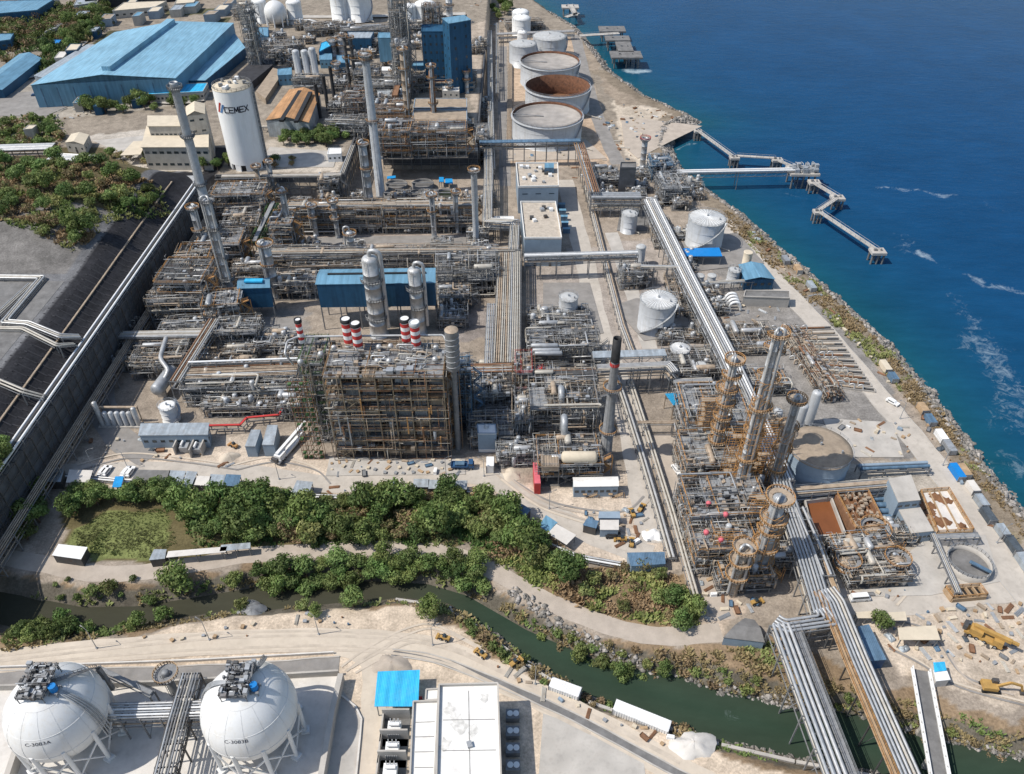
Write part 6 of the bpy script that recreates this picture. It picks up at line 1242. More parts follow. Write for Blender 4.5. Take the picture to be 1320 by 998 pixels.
# ================================================================== pipe bridges over the channel
rack('broad silver pipe way descending from the column group to the channel, upper run', [(1004, 612), (1022, 668), (1040, 720), (1062, 792)], 9, 5.5, 6, (.35, .5), ('silver', 'galv', 'galv'), levels=2, post=6)
rack('expansion loop of four silver pipes beside the channel bank', [(1058, 786), (1068, 800), (1012, 808), (1000, 800)], 9, 4, 4, (.4, .5), ('silver', 'galv'), post=5, levels=2)
rack('left silver pipe bridge crossing the channel', [(1006, 806), (1034, 882), (1082, 1010)], 9, 5, 4, (.45, .6), ('silver', 'galv', 'silver'), z0=-4, post=9, levels=2, walkway=(1, 1.6, 'grating'), rail='steel')
rack('open ladder like pipe truss from the column group to the right bridge', [(1030, 655), (1050, 700), (1066, 742)], 9.5, 4, 2, (.3, .4), ('galv', 'silver'), truss=True, post=5)
rack('right pipe bridge with tan walkway crossing the channel', [(1066, 760), (1078, 776), (1108, 850), (1178, 1010)], 9, 4.6, 5, (.35, .5), ('silver', 'galv', 'palepipe'), z0=-4, post=8, levels=2, walkway=(-1, 1.4, 'timber'), rail='orange', frame='darksteel')
rack('tan pipe walkway ahead of the right pipe bridge', [(1060, 712), (1072, 750), (1090, 790)], 8, 1.6, 2, (.3, .4), ('tanpipe', 'rustpipe'), post=6, tray=(.6, 'timber'))
def bridge():
    a, b = W(1186, 864, .8), W(1214, 1020, .8); d = b - a; L_ = d.length; t = thing('road_bridge', 'narrow concrete bridge with white rails leaving the lower right yard', 'bridge', a, math.atan2(d.y, d.x)); m = MB(); m.bx(0, L_, -2., 2., -.6, 0); m.build('deck', 'darkconc', t)
    for s in (-1, 1):
        m = MB(); m.bx(0, L_, s * 2 - .25, s * 2 + .25, 0.002, .35); k = int(L_ / 2.4)
        for q in range(k): m.bx(q * 2.4, q * 2.4 + .3, s * 2 - .15, s * 2 + .15, .35, 1.2)
        m.bx(0, L_, s * 2 - .12, s * 2 + .12, 1.2, 1.4); m.build('parapet', 'white', t)
    for q in range(4): m = MB(); m.bx(6 + q * 8, 7 + q * 8, -1.6, 1.6, -7, -.6); m.build('pier', 'concrete', t)
bridge()
# ================================================================== jetty and dolphins
def walk(label, pts, w, z, pile=9, name='jetty_walkway', cat='walkway'):
    P = pxs(pts, z); o = P[0].copy(); t = thing(name, label, cat, (o.x, o.y, SEA_Z))
    dk, rl, pl = MB(), MB(), MB(); Q = [Vector((p.x - o.x, p.y - o.y, z - SEA_Z)) for p in P]
    for i in range(len(Q) - 1):
        a, b = Q[i], Q[i + 1]; dk.bar(a, b, w, .5); d = (b - a).normalized(); nn = Vector((-d.y, d.x, 0)) * (w / 2)
        for s in (-1, 1):
            rl.bar(a + nn * s + Vector((0, 0, 1.2)), b + nn * s + Vector((0, 0, 1.2)), .12, .12); k = max(1, int((b - a).length / 3))
            for j in range(k + 1): c = a.lerp(b, j / k) + nn * s; rl.bar(c, c + Vector((0, 0, 1.2)), .1, .1)
        k = max(1, int((b - a).length / 26))
        for j in range(1, k): c = a.lerp(b, j / k); pl.cyl((c.x, c.y, -3), (c.x, c.y, c.z - .2), .6, None, 8)
    dk.build('deck', 'concrete', t); rl.build('railing', 'galv', t)
    if pl.v: pl.build('pile', 'darkconc', t)
def dolphin(label, px, py, sx, sy, z=1.8, eq=True, dm='concrete'):
    if z < 3: sx *= .72; sy *= .72
    p = W(px, py, z); t = thing('mooring_dolphin', label, 'dolphin', (p.x, p.y, SEA_Z)); m = MB(); m.bx(-sx / 2, sx / 2, -sy / 2, sy / 2, z - SEA_Z - 1.2, z - SEA_Z); m.build('deck', dm, t)
    for a in (-1, 0, 1):
        for b in (-1, 1): m = MB(); m.cyl((a * sx * .38, b * sy * .36, -3), (a * sx * .38, b * sy * .36, z - SEA_Z - 1.2), .5, None, 8); m.build('pile', 'darkconc', t)
    if eq:
        m = MB(); m.cyl((sx * .2, 0, z - SEA_Z), (sx * .2, 0, z - SEA_Z + .9), .4, None, 8); m.build('bollard', 'steel', t); m = MB(); m.box(-sx * .2, 0, z - SEA_Z + .5, 1.2, 1, 1); m.build('winch', 'steel', t)
    return t
walk('first jetty walkway leaving the sandy point', [(899, 168), (947, 203)], 2.0, 1.8)
walk('short level jetty walkway right of the first dolphin', [(950, 201), (1000, 204)], 2.2, 1.8)
walk('short jetty walkway down to the loading platform', [(1004, 207), (1030, 218)], 2.2, 1.8)
walk('jetty walkway from loading platform to the far dolphin', [(1050, 236), (1080, 254)], 2.4, 1.8)
walk('short jetty walkway doubling back from the far dolphin', [(1078, 256), (1054, 272)], 2.2, 1.8)
walk('last long jetty walkway to the outermost dolphin', [(1058, 274), (1130, 322)], 2.1, 1.8)
for px, py, sx, sy, lb in ((900, 168, 6, 5, 'dolphin block at the sandy point'), (947, 202, 7, 6, 'first dolphin with dark piles along the jetty'), (1002, 205, 8, 6, 'second dolphin along the jetty before the loading platform'), (1050, 234, 8, 7, 'dolphin just beyond the loading platform'), (1080, 254, 9, 7, 'far dolphin where the jetty doubles back'), (1055, 272, 6, 6, 'small dolphin at the inner bend of the jetty'), (1132, 323, 9, 7, 'outermost dolphin at the end of the jetty')): dolphin(lb, px, py, sx, sy)
t = dolphin('loading platform with grey pipe arms at the head of the white conveyor', 1035, 219, 15, 11, 4.5, False); m = MB(); rr = random.Random(4)
for k in range(30): m.box(rr.uniform(-6.5, 6.5), rr.uniform(-4.5, 4.5), 8.5 + rr.uniform(.3, 2.5), rr.uniform(.6, 2.5), rr.uniform(.6, 2.5), rr.uniform(.6, 3), 0)
for k in range(4): m.tube([(-4 + 3 * k, 2, 8.5), (-4 + 3 * k, 2, 12), (-4 + 3 * k, -1, 12.5), (-3 + 3 * k, -3, 9.5)], .2, 6)
m.build('loading_arm', 'galv', t)
rack('long white enclosed pipe trestle out to the loading platform', [(872, 222), (1030, 219)], 5.5, 3.4, 3, (.7, .9), ('white', 'silver'), z0=SEA_Z - 3, post=36, truss=True, fixed=('white', 'silver', 'white'))
walk('far jetty approach trestle beyond the big tanks', [(748, 46), (798, 43)], 5, 3.5)
for px, py, sx, sy, lb in ((789, 37, 20, 14, 'far loading platform, rear grey deck beyond the big tanks'), (796, 49, 18, 12, 'far loading platform, middle dark deck'), (805, 60, 11, 24, 'narrow far jetty deck joining middle and near decks'), (807, 70, 22, 15, 'near end block of the far loading platform')): dolphin(lb, px, py, sx, sy, 4., True, 'darkconc')
walk('most distant jetty trestle near the top edge', [(730, 22), (745, 17)], 4, 3.5)
walk('most distant jetty spur at the top edge', [(742, 20), (735, 6)], 4, 3.5)
dolphin('most distant dolphin block at the top edge', 735, 8, 14, 10, 4)

# ================================================================== low pipe skids packed into the gaps between the larger units
def infill(polys, n, where, z0=0., openp=(), seed=1, hs=(2.5, 4, 6)):
    r = random.Random(seed); pr = []
    def clear(x, y, m):
        for cx, cy, q, A, rz, Wd, D in FOOT:
            dx, dy = x - A.x, y - A.y; u = dx * math.cos(rz) + dy * math.sin(rz); v = -dx * math.sin(rz) + dy * math.cos(rz)
            if -m < u < Wd + m and -m < v < D + m: return False
        return True
    OP = [pxs(o, z0) for o in openp]; k = 0
    for P in [pxs(p, z0) for p in polys]:
        xs = [p.x for p in P]; ys = [p.y for p in P]
        for _ in range(900):
            if k >= n: break
            x, y = r.uniform(min(xs), max(xs)), r.uniform(min(ys), max(ys)); pa = (np.array([x]), np.array([y]))
            if not bool(inpoly(*pa, P)[0]) or any(bool(inpoly(*pa, o)[0]) for o in OP) or not clear(x, y, 4.5): continue
            lb = 'low grey pipe skid packed between larger units %s' % where; gp = 'pipe skids %s' % where; h = r.choice(hs)
            if len(pr) < 4:
                v = Vector((x - 4, y - 3, z0)); t = None
                def inv(p): 
                    d = p - Vector((0, 0, CAMH)); dep = d.y * CP - d.z * SP; return (660 + FOC * d.x / dep, 499 + FOC * (-(d.y * SP + d.z * CP)) / dep)
                t, _w = unit(lb, inv(Vector((x - 4, y - 3, z0 + h))), inv(Vector((x + 4, y - 3, z0 + h))), 6.5, h, z0=z0, lev=3, bay=4, deck=.2, top=.3, ntub=110, npipe=13, ndrum=2, nvert=4, nbox=40, rails=False, stair=False, name='pipe_skid', cat='pipe skid', group=gp); pr.append(t)
            else:
                copy_tree(r.choice(pr), (x - 4, y - 3, z0 + .004 * (k % 9)), 0); FOOT.append((x, y, 0, Vector((x - 4, y - 3, 0)), 0., 8., 6.5))
            k += 1
infill([[(200, 255), (345, 250), (640, 255), (645, 345), (420, 345), (400, 395), (290, 395), (270, 430), (180, 430), (200, 330)]], 26, 'in the left plant', 0, ([(370, 302), (616, 300), (616, 320), (370, 324)], [(480, 222), (620, 222), (620, 258), (480, 258)], [(280, 385), (405, 385), (405, 440), (280, 440)], [(405, 345), (570, 345), (570, 430), (405, 430)]), 3)
infill([[(150, 430), (385, 425), (385, 535), (260, 535), (215, 500), (150, 480)]], 14, 'around the lower left racks', 0, ([(150, 490), (250, 500), (250, 545), (120, 550)], [(290, 405), (390, 405), (390, 436), (290, 436)]), 4)
infill([[(570, 478), (690, 478), (690, 580), (640, 590), (600, 585), (572, 560)], [(675, 440), (775, 440), (770, 600), (690, 600)]], 16, 'between furnace block and chimney', 0, ([(605, 540), (645, 540), (645, 580), (605, 580)],), 5)
infill([[(345, 40), (620, 30), (616, 186), (520, 186), (470, 160), (430, 150), (420, 100), (350, 100)]], 34, 'in the rear plant', 12., ([(525, 120), (612, 120), (612, 162), (525, 162)], [(340, 110), (415, 110), (415, 165), (340, 165)], [(565, 20), (612, 20), (612, 90), (540, 90)]), 6, (3, 5, 7))
infill([[(770, 222), (900, 240), (895, 275), (830, 270), (770, 265)], [(850, 290), (885, 300), (930, 420), (910, 470), (860, 440), (875, 380)], [(905, 400), (1000, 420), (1010, 500), (950, 500)]], 16, 'beside the diagonal white rack', 0, ([(890, 260), (950, 260), (950, 330), (890, 330)], [(925, 340), (1000, 340), (1000, 400), (925, 400)]), 7, (2, 3))
infill([[(880, 545), (1000, 545), (1010, 640), (1000, 745), (935, 760), (900, 720), (885, 620)]], 12, 'among the right column group', 0, ([(995, 520), (1100, 520), (1100, 640), (1010, 640)],), 8, (3, 5, 8))
infill([[(1080, 690), (1150, 690), (1175, 750), (1085, 755)]], 4, 'beside the orange caged vessels', 0, (), 9, (2, 3))

r_ = random.Random(8)
for k, (px, py) in enumerate([(20, 8), (60, 3), (96, 22), (104, 10), (128, 26), (170, 22), (190, 16), (218, 14), (236, 10), (262, 20), (276, 14), (288, 6), (160, 8), (112, 42), (84, 66), (70, 76), (120, 138), (168, 130), (94, 134), (30, 168)]):
    w, d = r_.uniform(9, 17), r_.uniform(5, 9); building('small distant factory roof among the yards at the top left edge', [(px, py), (px + w, py - 1), (px + w + 6, py - d), (px + 7, py - d)], r_.uniform(16, 19), 11.5, r_.choice(('creamwall', 'bluegrey', 'bluewall')), r_.choice(('greysheet', 'cream', 'whiteconc', 'blueroof', 'greysheet', 'brownroof')), .2, name='factory_hall', group='distant factory roofs at the top left')
for k, L in enumerate(([(-20, 62), (60, 44), (130, 22), (180, 20), (290, 22)], [(60, 130), (150, 128), (230, 132), (262, 128)], [(0, 108), (60, 92), (90, 68), (130, 36)], [(300, 20), (420, 22), (600, 18)])): ribbon('road', L, 7, 'concrete', 13.2 if k == 3 else 12.6)
# ================================================================== foreground: sphere tanks
mat('roofstain', (.62, .6, .56), .8, 0, var=.3, scale=.8)
mat('seam', (.63, .63, .62), .5, 0, var=.15)
def sphere_tank(px, py, label, code, tpx, tilt, st):
    z = 13.; R_ = 10.3; c = W(px, py, z); t = thing('sphere_tank', label, 'sphere tank', (c.x, c.y, 0)); m = MB(); m.ball((0, 0, z), R_, 64, 40); sh = m.build('shell', 'sphere', t)
    cam = Vector((0, 0, CAMH)); tgt = W(tpx[0], tpx[1], 0); d = (tgt - cam).normalized(); oc = cam - c; b = oc.dot(d); q = oc.dot(oc) - R_ * R_; s = -b - math.sqrt(max(0, b * b - q)); n = (cam + d * s - c).normalized()
    right = Vector((0, 0, 1)).cross(n).normalized(); up = n.cross(right); V, F = text_verts(code, 1.15, 1.25, .0); m = MB(); vs = []
    for x, y in V: p = (n * R_ + right * x + up * y).normalized() * (R_ + .04); vs.append((p.x, p.y, p.z + z))
    m.add(vs, F); m.build('lettering', 'inkdark', t)
    m = MB()
    for k in range(14):
        a = 2 * PI * k / 14; P = [((R_ + .015) * math.sin(q * PI / 24) * math.cos(a), (R_ + .015) * math.sin(q * PI / 24) * math.sin(a), z + (R_ + .015) * math.cos(q * PI / 24)) for q in range(4, 21)]
        for q in range(len(P) - 1): m.bar(P[q], P[q + 1], .09, .05)
    for e in (30, 62, 95, 128):
        e = math.radians(e); P = [((R_ + .015) * math.sin(e) * math.cos(q * PI / 32), (R_ + .015) * math.sin(e) * math.sin(q * PI / 32), z + (R_ + .015) * math.cos(e)) for q in range(65)]
        for q in range(64): m.bar(P[q], P[q + 1], .09, .05)
    m.build('weld_seam', 'seam', sh)
    N = 10; L = []
    for k in range(N):
        a = 2 * PI * (k + .3) / N; x, y = (R_ - .25) * math.cos(a), (R_ - .25) * math.sin(a); m = MB(); m.cyl((x, y, .5), (x, y, z - .5), .5, None, 12); m.box(x, y, .4, 1.9, 1.9, .8, a); m.build('leg', 'sphere', t); L.append((x, y))
    for k in range(N):
        m = MB(); (x0, y0), (x1, y1) = L[k], L[(k + 1) % N]; m.bar((x0, y0, 1.4), (x1, y1, 8.4), .32, .32); m.bar((x0, y0, 8.4), (x1, y1, 1.4), .32, .32); m.build('brace', 'sphere', t)
    m = MB()
    for (bx0, bx1, by0, by1, zz) in ((-3.2, 2.4, -3.4, -.8, z + R_ + .5), (-2.2, 2.6, -.6, 4.2, z + R_ + 1.4), (2.6, 4.4, -2, .4, z + R_ - .2)):
        m.bx(bx0, bx1, by0, by1, zz, zz + .12)
        for x in (bx0 + .1, bx1 - .1):
            for y in (by0 + .1, by1 - .1): m.bar((x, y, zz), (x, y, z + math.sqrt(max(1, R_ * R_ - x * x - y * y)) - .1), .16, .16)
    pl = m.build('top_platform', 'grating', t); m = MB()
    for (bx0, bx1, by0, by1, zz) in ((-3.2, 2.4, -3.4, -.8, z + R_ + .5), (-2.2, 2.6, -.6, 4.2, z + R_ + 1.4)): handrail(m, [(bx0, by0), (bx1, by0), (bx1, by1), (bx0, by1)], zz, 1.1, .09, True, step=1)
    m.build('railing', 'steel', pl); rr = random.Random(int(px)); 
    for mt in ('galv', 'darksteel', 'steel'):
        m = MB()
        for k in range(26): m.box(rr.uniform(-3.2, 2.6), rr.uniform(-3.4, 4.2), z + R_ + rr.uniform(.9, 2.4), rr.uniform(.3, 1.2), rr.uniform(.3, 1.2), rr.uniform(.3, 1.1), 0)
        for k in range(8): x, y = rr.uniform(-3, 2.4), rr.uniform(-3, 4); m.tube([(x, y, z + R_), (x, y, z + R_ + 2.4), (x + rr.uniform(-2, 2), y, z + R_ + 2.4)], .15, 6)
        tag(m.build('fittings', mt, t), kind='stuff')
    m = MB(); m.cyl((3.4, -.8, z + R_ - .1), (3.4, -.8, z + R_ + 1.6), .8, None, 10); m.build('relief_valve', 'bluebright', t)
    m = MB(); K = 16; prev = None
    for k in range(K + 1):
        ph = math.radians(8 + 74 * k / K); aa = math.radians(st) + k * .045; p = Vector(((R_ + .9) * math.sin(ph) * math.cos(aa), (R_ + .9) * math.sin(ph) * math.sin(aa), z + (R_ + .9) * math.cos(ph)))
        if prev: m.bar(prev, p, 1.0, .15); m.bar(prev + Vector((0, 0, 1.1)), p + Vector((0, 0, 1.1)), .1, .1)
        m.bar(p, p + Vector((0, 0, 1.1)), .08, .08); prev = p
    pa = prev; m.bar(pa, pa + Vector((.5, 0, -9)), .9, .9); m.build('stairway', 'steel', t)
    m = MB()
    for k in range(4):
        P = []
        for j in range(9): ph = math.radians(6 + 80 * j / 8); aa = math.radians(tilt - 8 + k * 3.2); P.append(((R_ + .45) * math.sin(ph) * math.cos(aa), (R_ + .45) * math.sin(ph) * math.sin(aa), z + (R_ + .45) * math.cos(ph)))
        P.append((P[-1][0] + .3, P[-1][1], 8)); m.tube(P, .17, 6, fil=False)
    m.build('top_pipes', 'galv', t)
sphere_tank(74, 917, 'white spherical gas tank on legs at the lower left marked C-3083A', 'C-3083A', (48, 960), -8, 18)
sphere_tank(322, 915, 'white spherical gas tank on legs right of the first one marked C-3083B', 'C-3083B', (304, 957), 172, 48)
rack('dark pipe rack running down between the two sphere tanks', [(246, 868), (228, 930), (205, 1020)], 9, 4, 6, (.2, .3), ('galv', 'steel', 'steel', 'palepipe'), levels=2, post=5, frame='darksteel', truss=True)
rack('cross pipe rack linking the two sphere tanks', [(132, 918), (262, 914)], 8.5, 4, 6, (.22, .34), ('silver', 'galv', 'white'), levels=2, post=5, frame='steel')
p = W(226, 893); tower('hexagonal topped monitor tower between the two sphere tanks', (p.x, p.y), 9.5, .9, shell='steel', rail='timber', cap='dome', plats=((.86, 0, 6.28),), pipe=False, name='monitor_tower', cat='tower', pw=1.9, pdeck='steel')
rack('stair gangway leaving the left sphere tank to the right', [(126, 862), (196, 895)], 9, 1.2, 2, (.1, .15), ('steel',), post=12, tray=(.8, 'grating'))
def bund(label, L, h, th, m='concrete'):
    P = pxs(L, h); wall_line(label, [(p.x, p.y) for p in P], 0, h, th, m, name='bund_wall')
bund('tall grey bund wall right of the right sphere tank', [(439, 868), (428, 915), (408, 1030)], 3.6, 1.3)
bund('ribbed bund wall behind the sphere tanks along the asphalt strip', [(-30, 884), (200, 878), (436, 864)], 2.2, .5)
bund('outer low wall along the sandy road behind the sphere tanks', [(-30, 860), (250, 850), (430, 840)], .9, .35, 'whiteconc')
bund('grey bund wall at the left edge below the left sphere tank', [(22, 958), (8, 1000)], 3.4, 1.2, 'concrete')
bund('curved low kerb wall around the right sphere bund', [(440, 896), (458, 910), (466, 926), (464, 950), (458, 1010)], .6, .4, 'whiteconc')
# ---------------- substation in the foreground
building('white flat roofed substation hall at the bottom centre, higher main part', [(562, 1020), (647, 1018), (642, 883), (566, 885)], 9.5, 0, 'bluegrey', 'whiteroof', .9, 'concrete', name='substation', ac=1)
building('lower white roofed strip on the left of the substation hall', [(528, 1020), (560, 1020), (565, 905), (533, 906)], 7.5, 0, 'bluegrey', 'whiteroof', .7, 'concrete', name='substation_annex', ac=0)
building('small white roof step at the back left of the substation hall', [(548, 905), (565, 904), (566, 889), (549, 890)], 7.9, 0, 'bluegrey', 'whiteroof', .4, 'concrete', name='substation_annex')
building('bright cyan metal roof shed beside the white substation', [(484, 910), (538, 910), (540, 865), (488, 867)], 5, 0, 'bluewall', 'cyanroof', 0, posts=True, name='shed', cat='shed', over=.3, thick=.15)
def joints(label, L, z, nx, ny):
    P = pxs(L, z); m = MB()
    for i in range(1, nx): m.bar(P[0].lerp(P[1], i / nx), P[3].lerp(P[2], i / nx), .14, .03)
    for j in range(1, ny): m.bar(P[0].lerp(P[3], j / ny), P[1].lerp(P[2], j / ny), .14, .03)
    tag(m.build('roof_joint', 'darkconc'), label, 'roof joint')
joints('dark joint lines crossing the white main substation roof', [(571, 1010), (641, 1009), (637, 890), (571, 891)], 9.83, 2, 3)
joints('dark joint lines across the lower left substation roof', [(534, 1010), (558, 1010), (561, 912), (536, 913)], 7.83, 1, 5)
for k, (px, py, s) in enumerate([(580, 915, 3), (592, 935, 4), (585, 925, 2), (610, 940, 3), (625, 900, 2.4), (575, 960, 3)]):
    m = MB(); p = W(px, py, 9.815 + .004 * k); m.add([(s * .4 * math.cos(.5 * i) * (1 + .4 * math.sin(i * 2.2 + k)), s * .5 * math.sin(.5 * i) * (1 + .4 * math.cos(i * 1.7 + k)), 0) for i in range(12)], [tuple(range(12))]); tag(m.build('roof_stain', 'roofstain', None, p), 'grey water stain on the white substation roof', 'stain', 'water stains on the substation roof')
for k, (px, py) in enumerate([(538, 897), (541, 902), (534, 905)]):
    m = MB(); m.box(0, 0, .5, 2.4, .6, 1.); tag(m.build('hydrant_cabinet', 'red', None, W(px, py + 5)), 'red fire equipment under the front edge of the cyan roof shed', 'fire cabinet', 'red fire cabinets')
def bay(label, px, py):
    p = W(px, py); t = thing('transformer_bay', label, 'transformer', p); m = MB(); m.bx(0, 6.4, 3.4, 3.8, 0, 4.2); m.bx(-.01, .35, -3.2, 3.4, 0, 2.5); m.build('blast_wall', 'concrete', t); m = MB(); m.bx(1.6, 4.6, -1, 1.6, .4, 2.6); m.build('tank', 'white', t); m = MB()
    for k in range(7): m.bx(1.8 + k * .4, 1.95 + k * .4, -1.7, -1.02, .6, 2.4)
    m.build('radiator', 'galv', t); m = MB(); m.cyl((2, .4, 3.4), (4.4, .4, 3.4), .45, None, 10)
    for k in range(3): m.cyl((2.2 + k * .9, 1.2, 2.6), (2.2 + k * .9, 1.4, 4), .14, .08, 6)
    m.build('conservator', 'white', t); m = MB(); m.bx(.4, 6.4, -3.2, 3.4, .05, .12); m.build('pit_floor', 'darkconc', t)
bay('upper transformer bay with white transformer left of the substation', 492, 945); bay('middle transformer bay with white transformer left of the substation', 489, 972); bay('lowest transformer bay at the bottom edge left of the substation', 486, 1000)
for k in range(4):
    p = W(652, 926 + 22 * k); t = thing('cooling_unit', 'grey cooling unit in the shade along the right side of the substation', 'cooling unit', p, 0, 'cooling units beside the substation'); m = MB(); m.bx(0, 3.2, -1.2, 1.2, .3, 2.2); m.build('casing', 'steel', t); m = MB(); m.cyl((1, 0, 2.2), (1, 0, 2.4), .7, None, 12); m.cyl((2.4, 0, 2.2), (2.4, 0, 2.4), .7, None, 12); m.build('fan', 'white', t)
# ================================================================== cabins, sheds and containers
def container(label, px, py, L_, w, h, ang, m, ribs=True, name='container', cat='container', z=0., lab=None):
    p = WG(px, py); t = thing(name, label, cat, (p.x, p.y, p.z), math.radians(ang)); b = MB(); b.bx(-L_ / 2, L_ / 2, -w / 2, w / 2, .15, h); body = b.build('body', m, t)
    if ribs:
        b = MB(); k = int(L_ / .6)
        for q in range(k):
            x = -L_ / 2 + (q + .5) * L_ / k
            for s in (-1, 1): b.bar((x, s * (w / 2 + .03), .2), (x, s * (w / 2 + .03), h - .1), .2, .07)
            b.bx(x - .12, x + .12, -w / 2 + .1, w / 2 - .1, h + .001, h + .05)
        b.build('corrugation', m, body)
    b = MB(); b.bx(L_ / 2 + .001, L_ / 2 + .07, -w / 2 + .1, w / 2 - .1, .3, h - .1); b.build('door', 'galv', body)
    b = MB()
    for x in (-L_ / 2, L_ / 2):
        for y in (-w / 2, w / 2): b.box(x, y, h / 2, .22, .22, h + .1)
    b.build('corner_post', 'steel', t); return t
container('white site cabin container on the sand, left of the dark tarp shed', 728, 893, 7.5, 2.7, 2.7, -22, 'white')
t = container('long white shipping container with faint lettering on the sand by the channel', 826, 930, 13.5, 2.9, 2.9, -24, 'white')
V, F = text_verts('EVERGREEN', 1., 1.3); m = MB(); m.add([(x, -1.53, 1.5 + y) for x, y in V], F); 
V, F = text_verts('40045', 1.0, 1.3); m = MB(); m.add([(x, -1.56, 1.5 + y) for x, y in V], F); m.build('lettering', 'steel', t)
building('white louvred box building right of the furnace block', [(616, 560), (640, 560), (639, 548), (615, 548)], 8, 0, 'bluegrey', 'white', .2, name='louvre_house', cat='building')
p = W(628, 578); t = thing('louvre_bank', 'slanted white louvre bank on the front of the white box building', 'louvre', p); m = MB()
for k in range(4): m.bx(-2.7, 2.7, -.6 - .5 * k, .6, 6 - 1.5 * k - 1.2, 6 - 1.5 * k - .02)
m.build('louvre', 'white', t)
container('small white upright cabin just below the louvred box', 632, 604, 2.4, 4.2, 3.2, 0, 'white', False, 'cabin', 'cabin')
building('long white roofed site office with stairs beside the white road', [(740, 628), (797, 627), (796, 615), (739, 616)], 4.5, 0, 'bluegrey', 'whiteroof', 0, name='site_office', over=.2, win=(1, 7, 1.2, 1.), gable=('x', .5))
for k, px in enumerate((756, 789)): m = MB(); stairs(m, 0, 0, 0, 1.6, 3.2); m.bx(-1.2, 0, -.6, .6, 1.5, 1.6); tag(m.build('entry_stair', 'timber', None, W(px, 641)), 'wooden entry stair on the front of the long site office, %s one' % ('left', 'right')[k], 'stair')
building('narrow pink red roofed box on the sand left of the beige drum', [(689, 624), (697, 624), (694, 597), (687, 597)], 4.5, 0, 'red', 'pink', 0, name='fire_shed', cat='shed')
building('long grey mono roof compressor house on the left sand yard', [(180, 562), (267, 561), (268, 546), (183, 547)], 5.5, 0, 'bluegrey', 'greysheet', 0, name='compressor_house', over=.4, win=(1, 8, 1.4, 1.))
for k, (px, py) in enumerate([(232, 583), (252, 587), (266, 584)]): m = MB(); m.bx(-.2, .2, -4.2, 1, 0, 3.6); tag(m.build('blast_wall', 'concrete', None, W(px, py - 8)), 'concrete blast wall in front of the long grey compressor house, %s of three' % ('left', 'middle', 'right')[k], 'wall')
for k, (px, py) in enumerate([(240, 580), (257, 582)]):
    p = W(px, py); t = thing('transformer', 'grey transformer standing between blast walls, %s one' % ('left', 'right')[k], 'transformer', p); m = MB(); m.bx(-1.3, 1.3, -1.6, 1.6, .3, 2.4); m.build('tank', 'galv', t); m = MB()
    for q in range(6): m.bx(-1.6, -1.32, -1.4 + q * .5, -1.2 + q * .5, .5, 2.2)
    m.build('radiator', 'steel', t); m = MB(); m.cyl((-.6, -1.2, 3), (-.6, 1.2, 3), .4, None, 10); m.build('conservator', 'white', t)
building('left one of two grey slope roofed boxes by the red pipe tray', [(316, 576), (329, 576), (336, 555), (324, 555)], 4.5, 0, 'bluegrey', 'greysheet', 0, name='switch_room', over=.1)
building('right one of two grey slope roofed boxes by the red pipe tray', [(338, 574), (353, 574), (358, 549), (345, 549)], 5, 0, 'bluegrey', 'greysheet', 0, name='switch_room', over=.1)
t = thing('vaporizer_bank', 'row of tall silver upright tubes on the left sand yard', 'vaporizer', W(156, 549))
for k in range(7):
    h = (10.5, 6.2, 6.2, 6.2, 6.2, 6.2, 8)[k]; m = MB(); x = -5.8 + 2.0 * k; m.lathe((x, 0, 0), [(.82, .6), (.82, h - .3), (.5, h), (.05, h + .1)], 14); m.build('tube', 'silver' if k in (0, 6) else 'tankgrey', t)
m = MB(); m.bx(-7, 7.4, -1.3, 1.3, 0, .5); m.build('plinth', 'concrete', t); m = MB(); m.tube([(-6, 2, 6.5), (6.6, 2, 6.5)], .45, 8); m.bar((-6, 2, 0), (-6, 2, 6.5), .3, .3); m.bar((6.6, 2, 0), (6.6, 2, 6.5), .3, .3); m.build('header_pipe', 'tanpipe', t)
p = W(205, 497, 5); t = thing('horizontal_drum', 'big grey horizontal drum with round end facing front in the left pipework', 'vessel', (p.x, p.y, 0)); m = MB(); m.drum((-.2, -2, 4.6), (1.5, 9, 4.6), 2.3, 20); m.build('shell', 'galv', t); m = MB(); m.bx(-1.5, 1.5, -.5, .5, 0, 3); m.bx(-.5, 2.5, 6, 7, 0, 3); m.build('saddle', 'concrete', t)
mb = MB(); mb.tube([W(214, 436, 9), W(206, 462, 9), W(218, 478, 8), W(212, 488, 6)], .8, 9); tag(mb.build('lagged_pipe', 'silver'), 'thick silver lagged pipe bending down into the big grey drum', 'pipe')
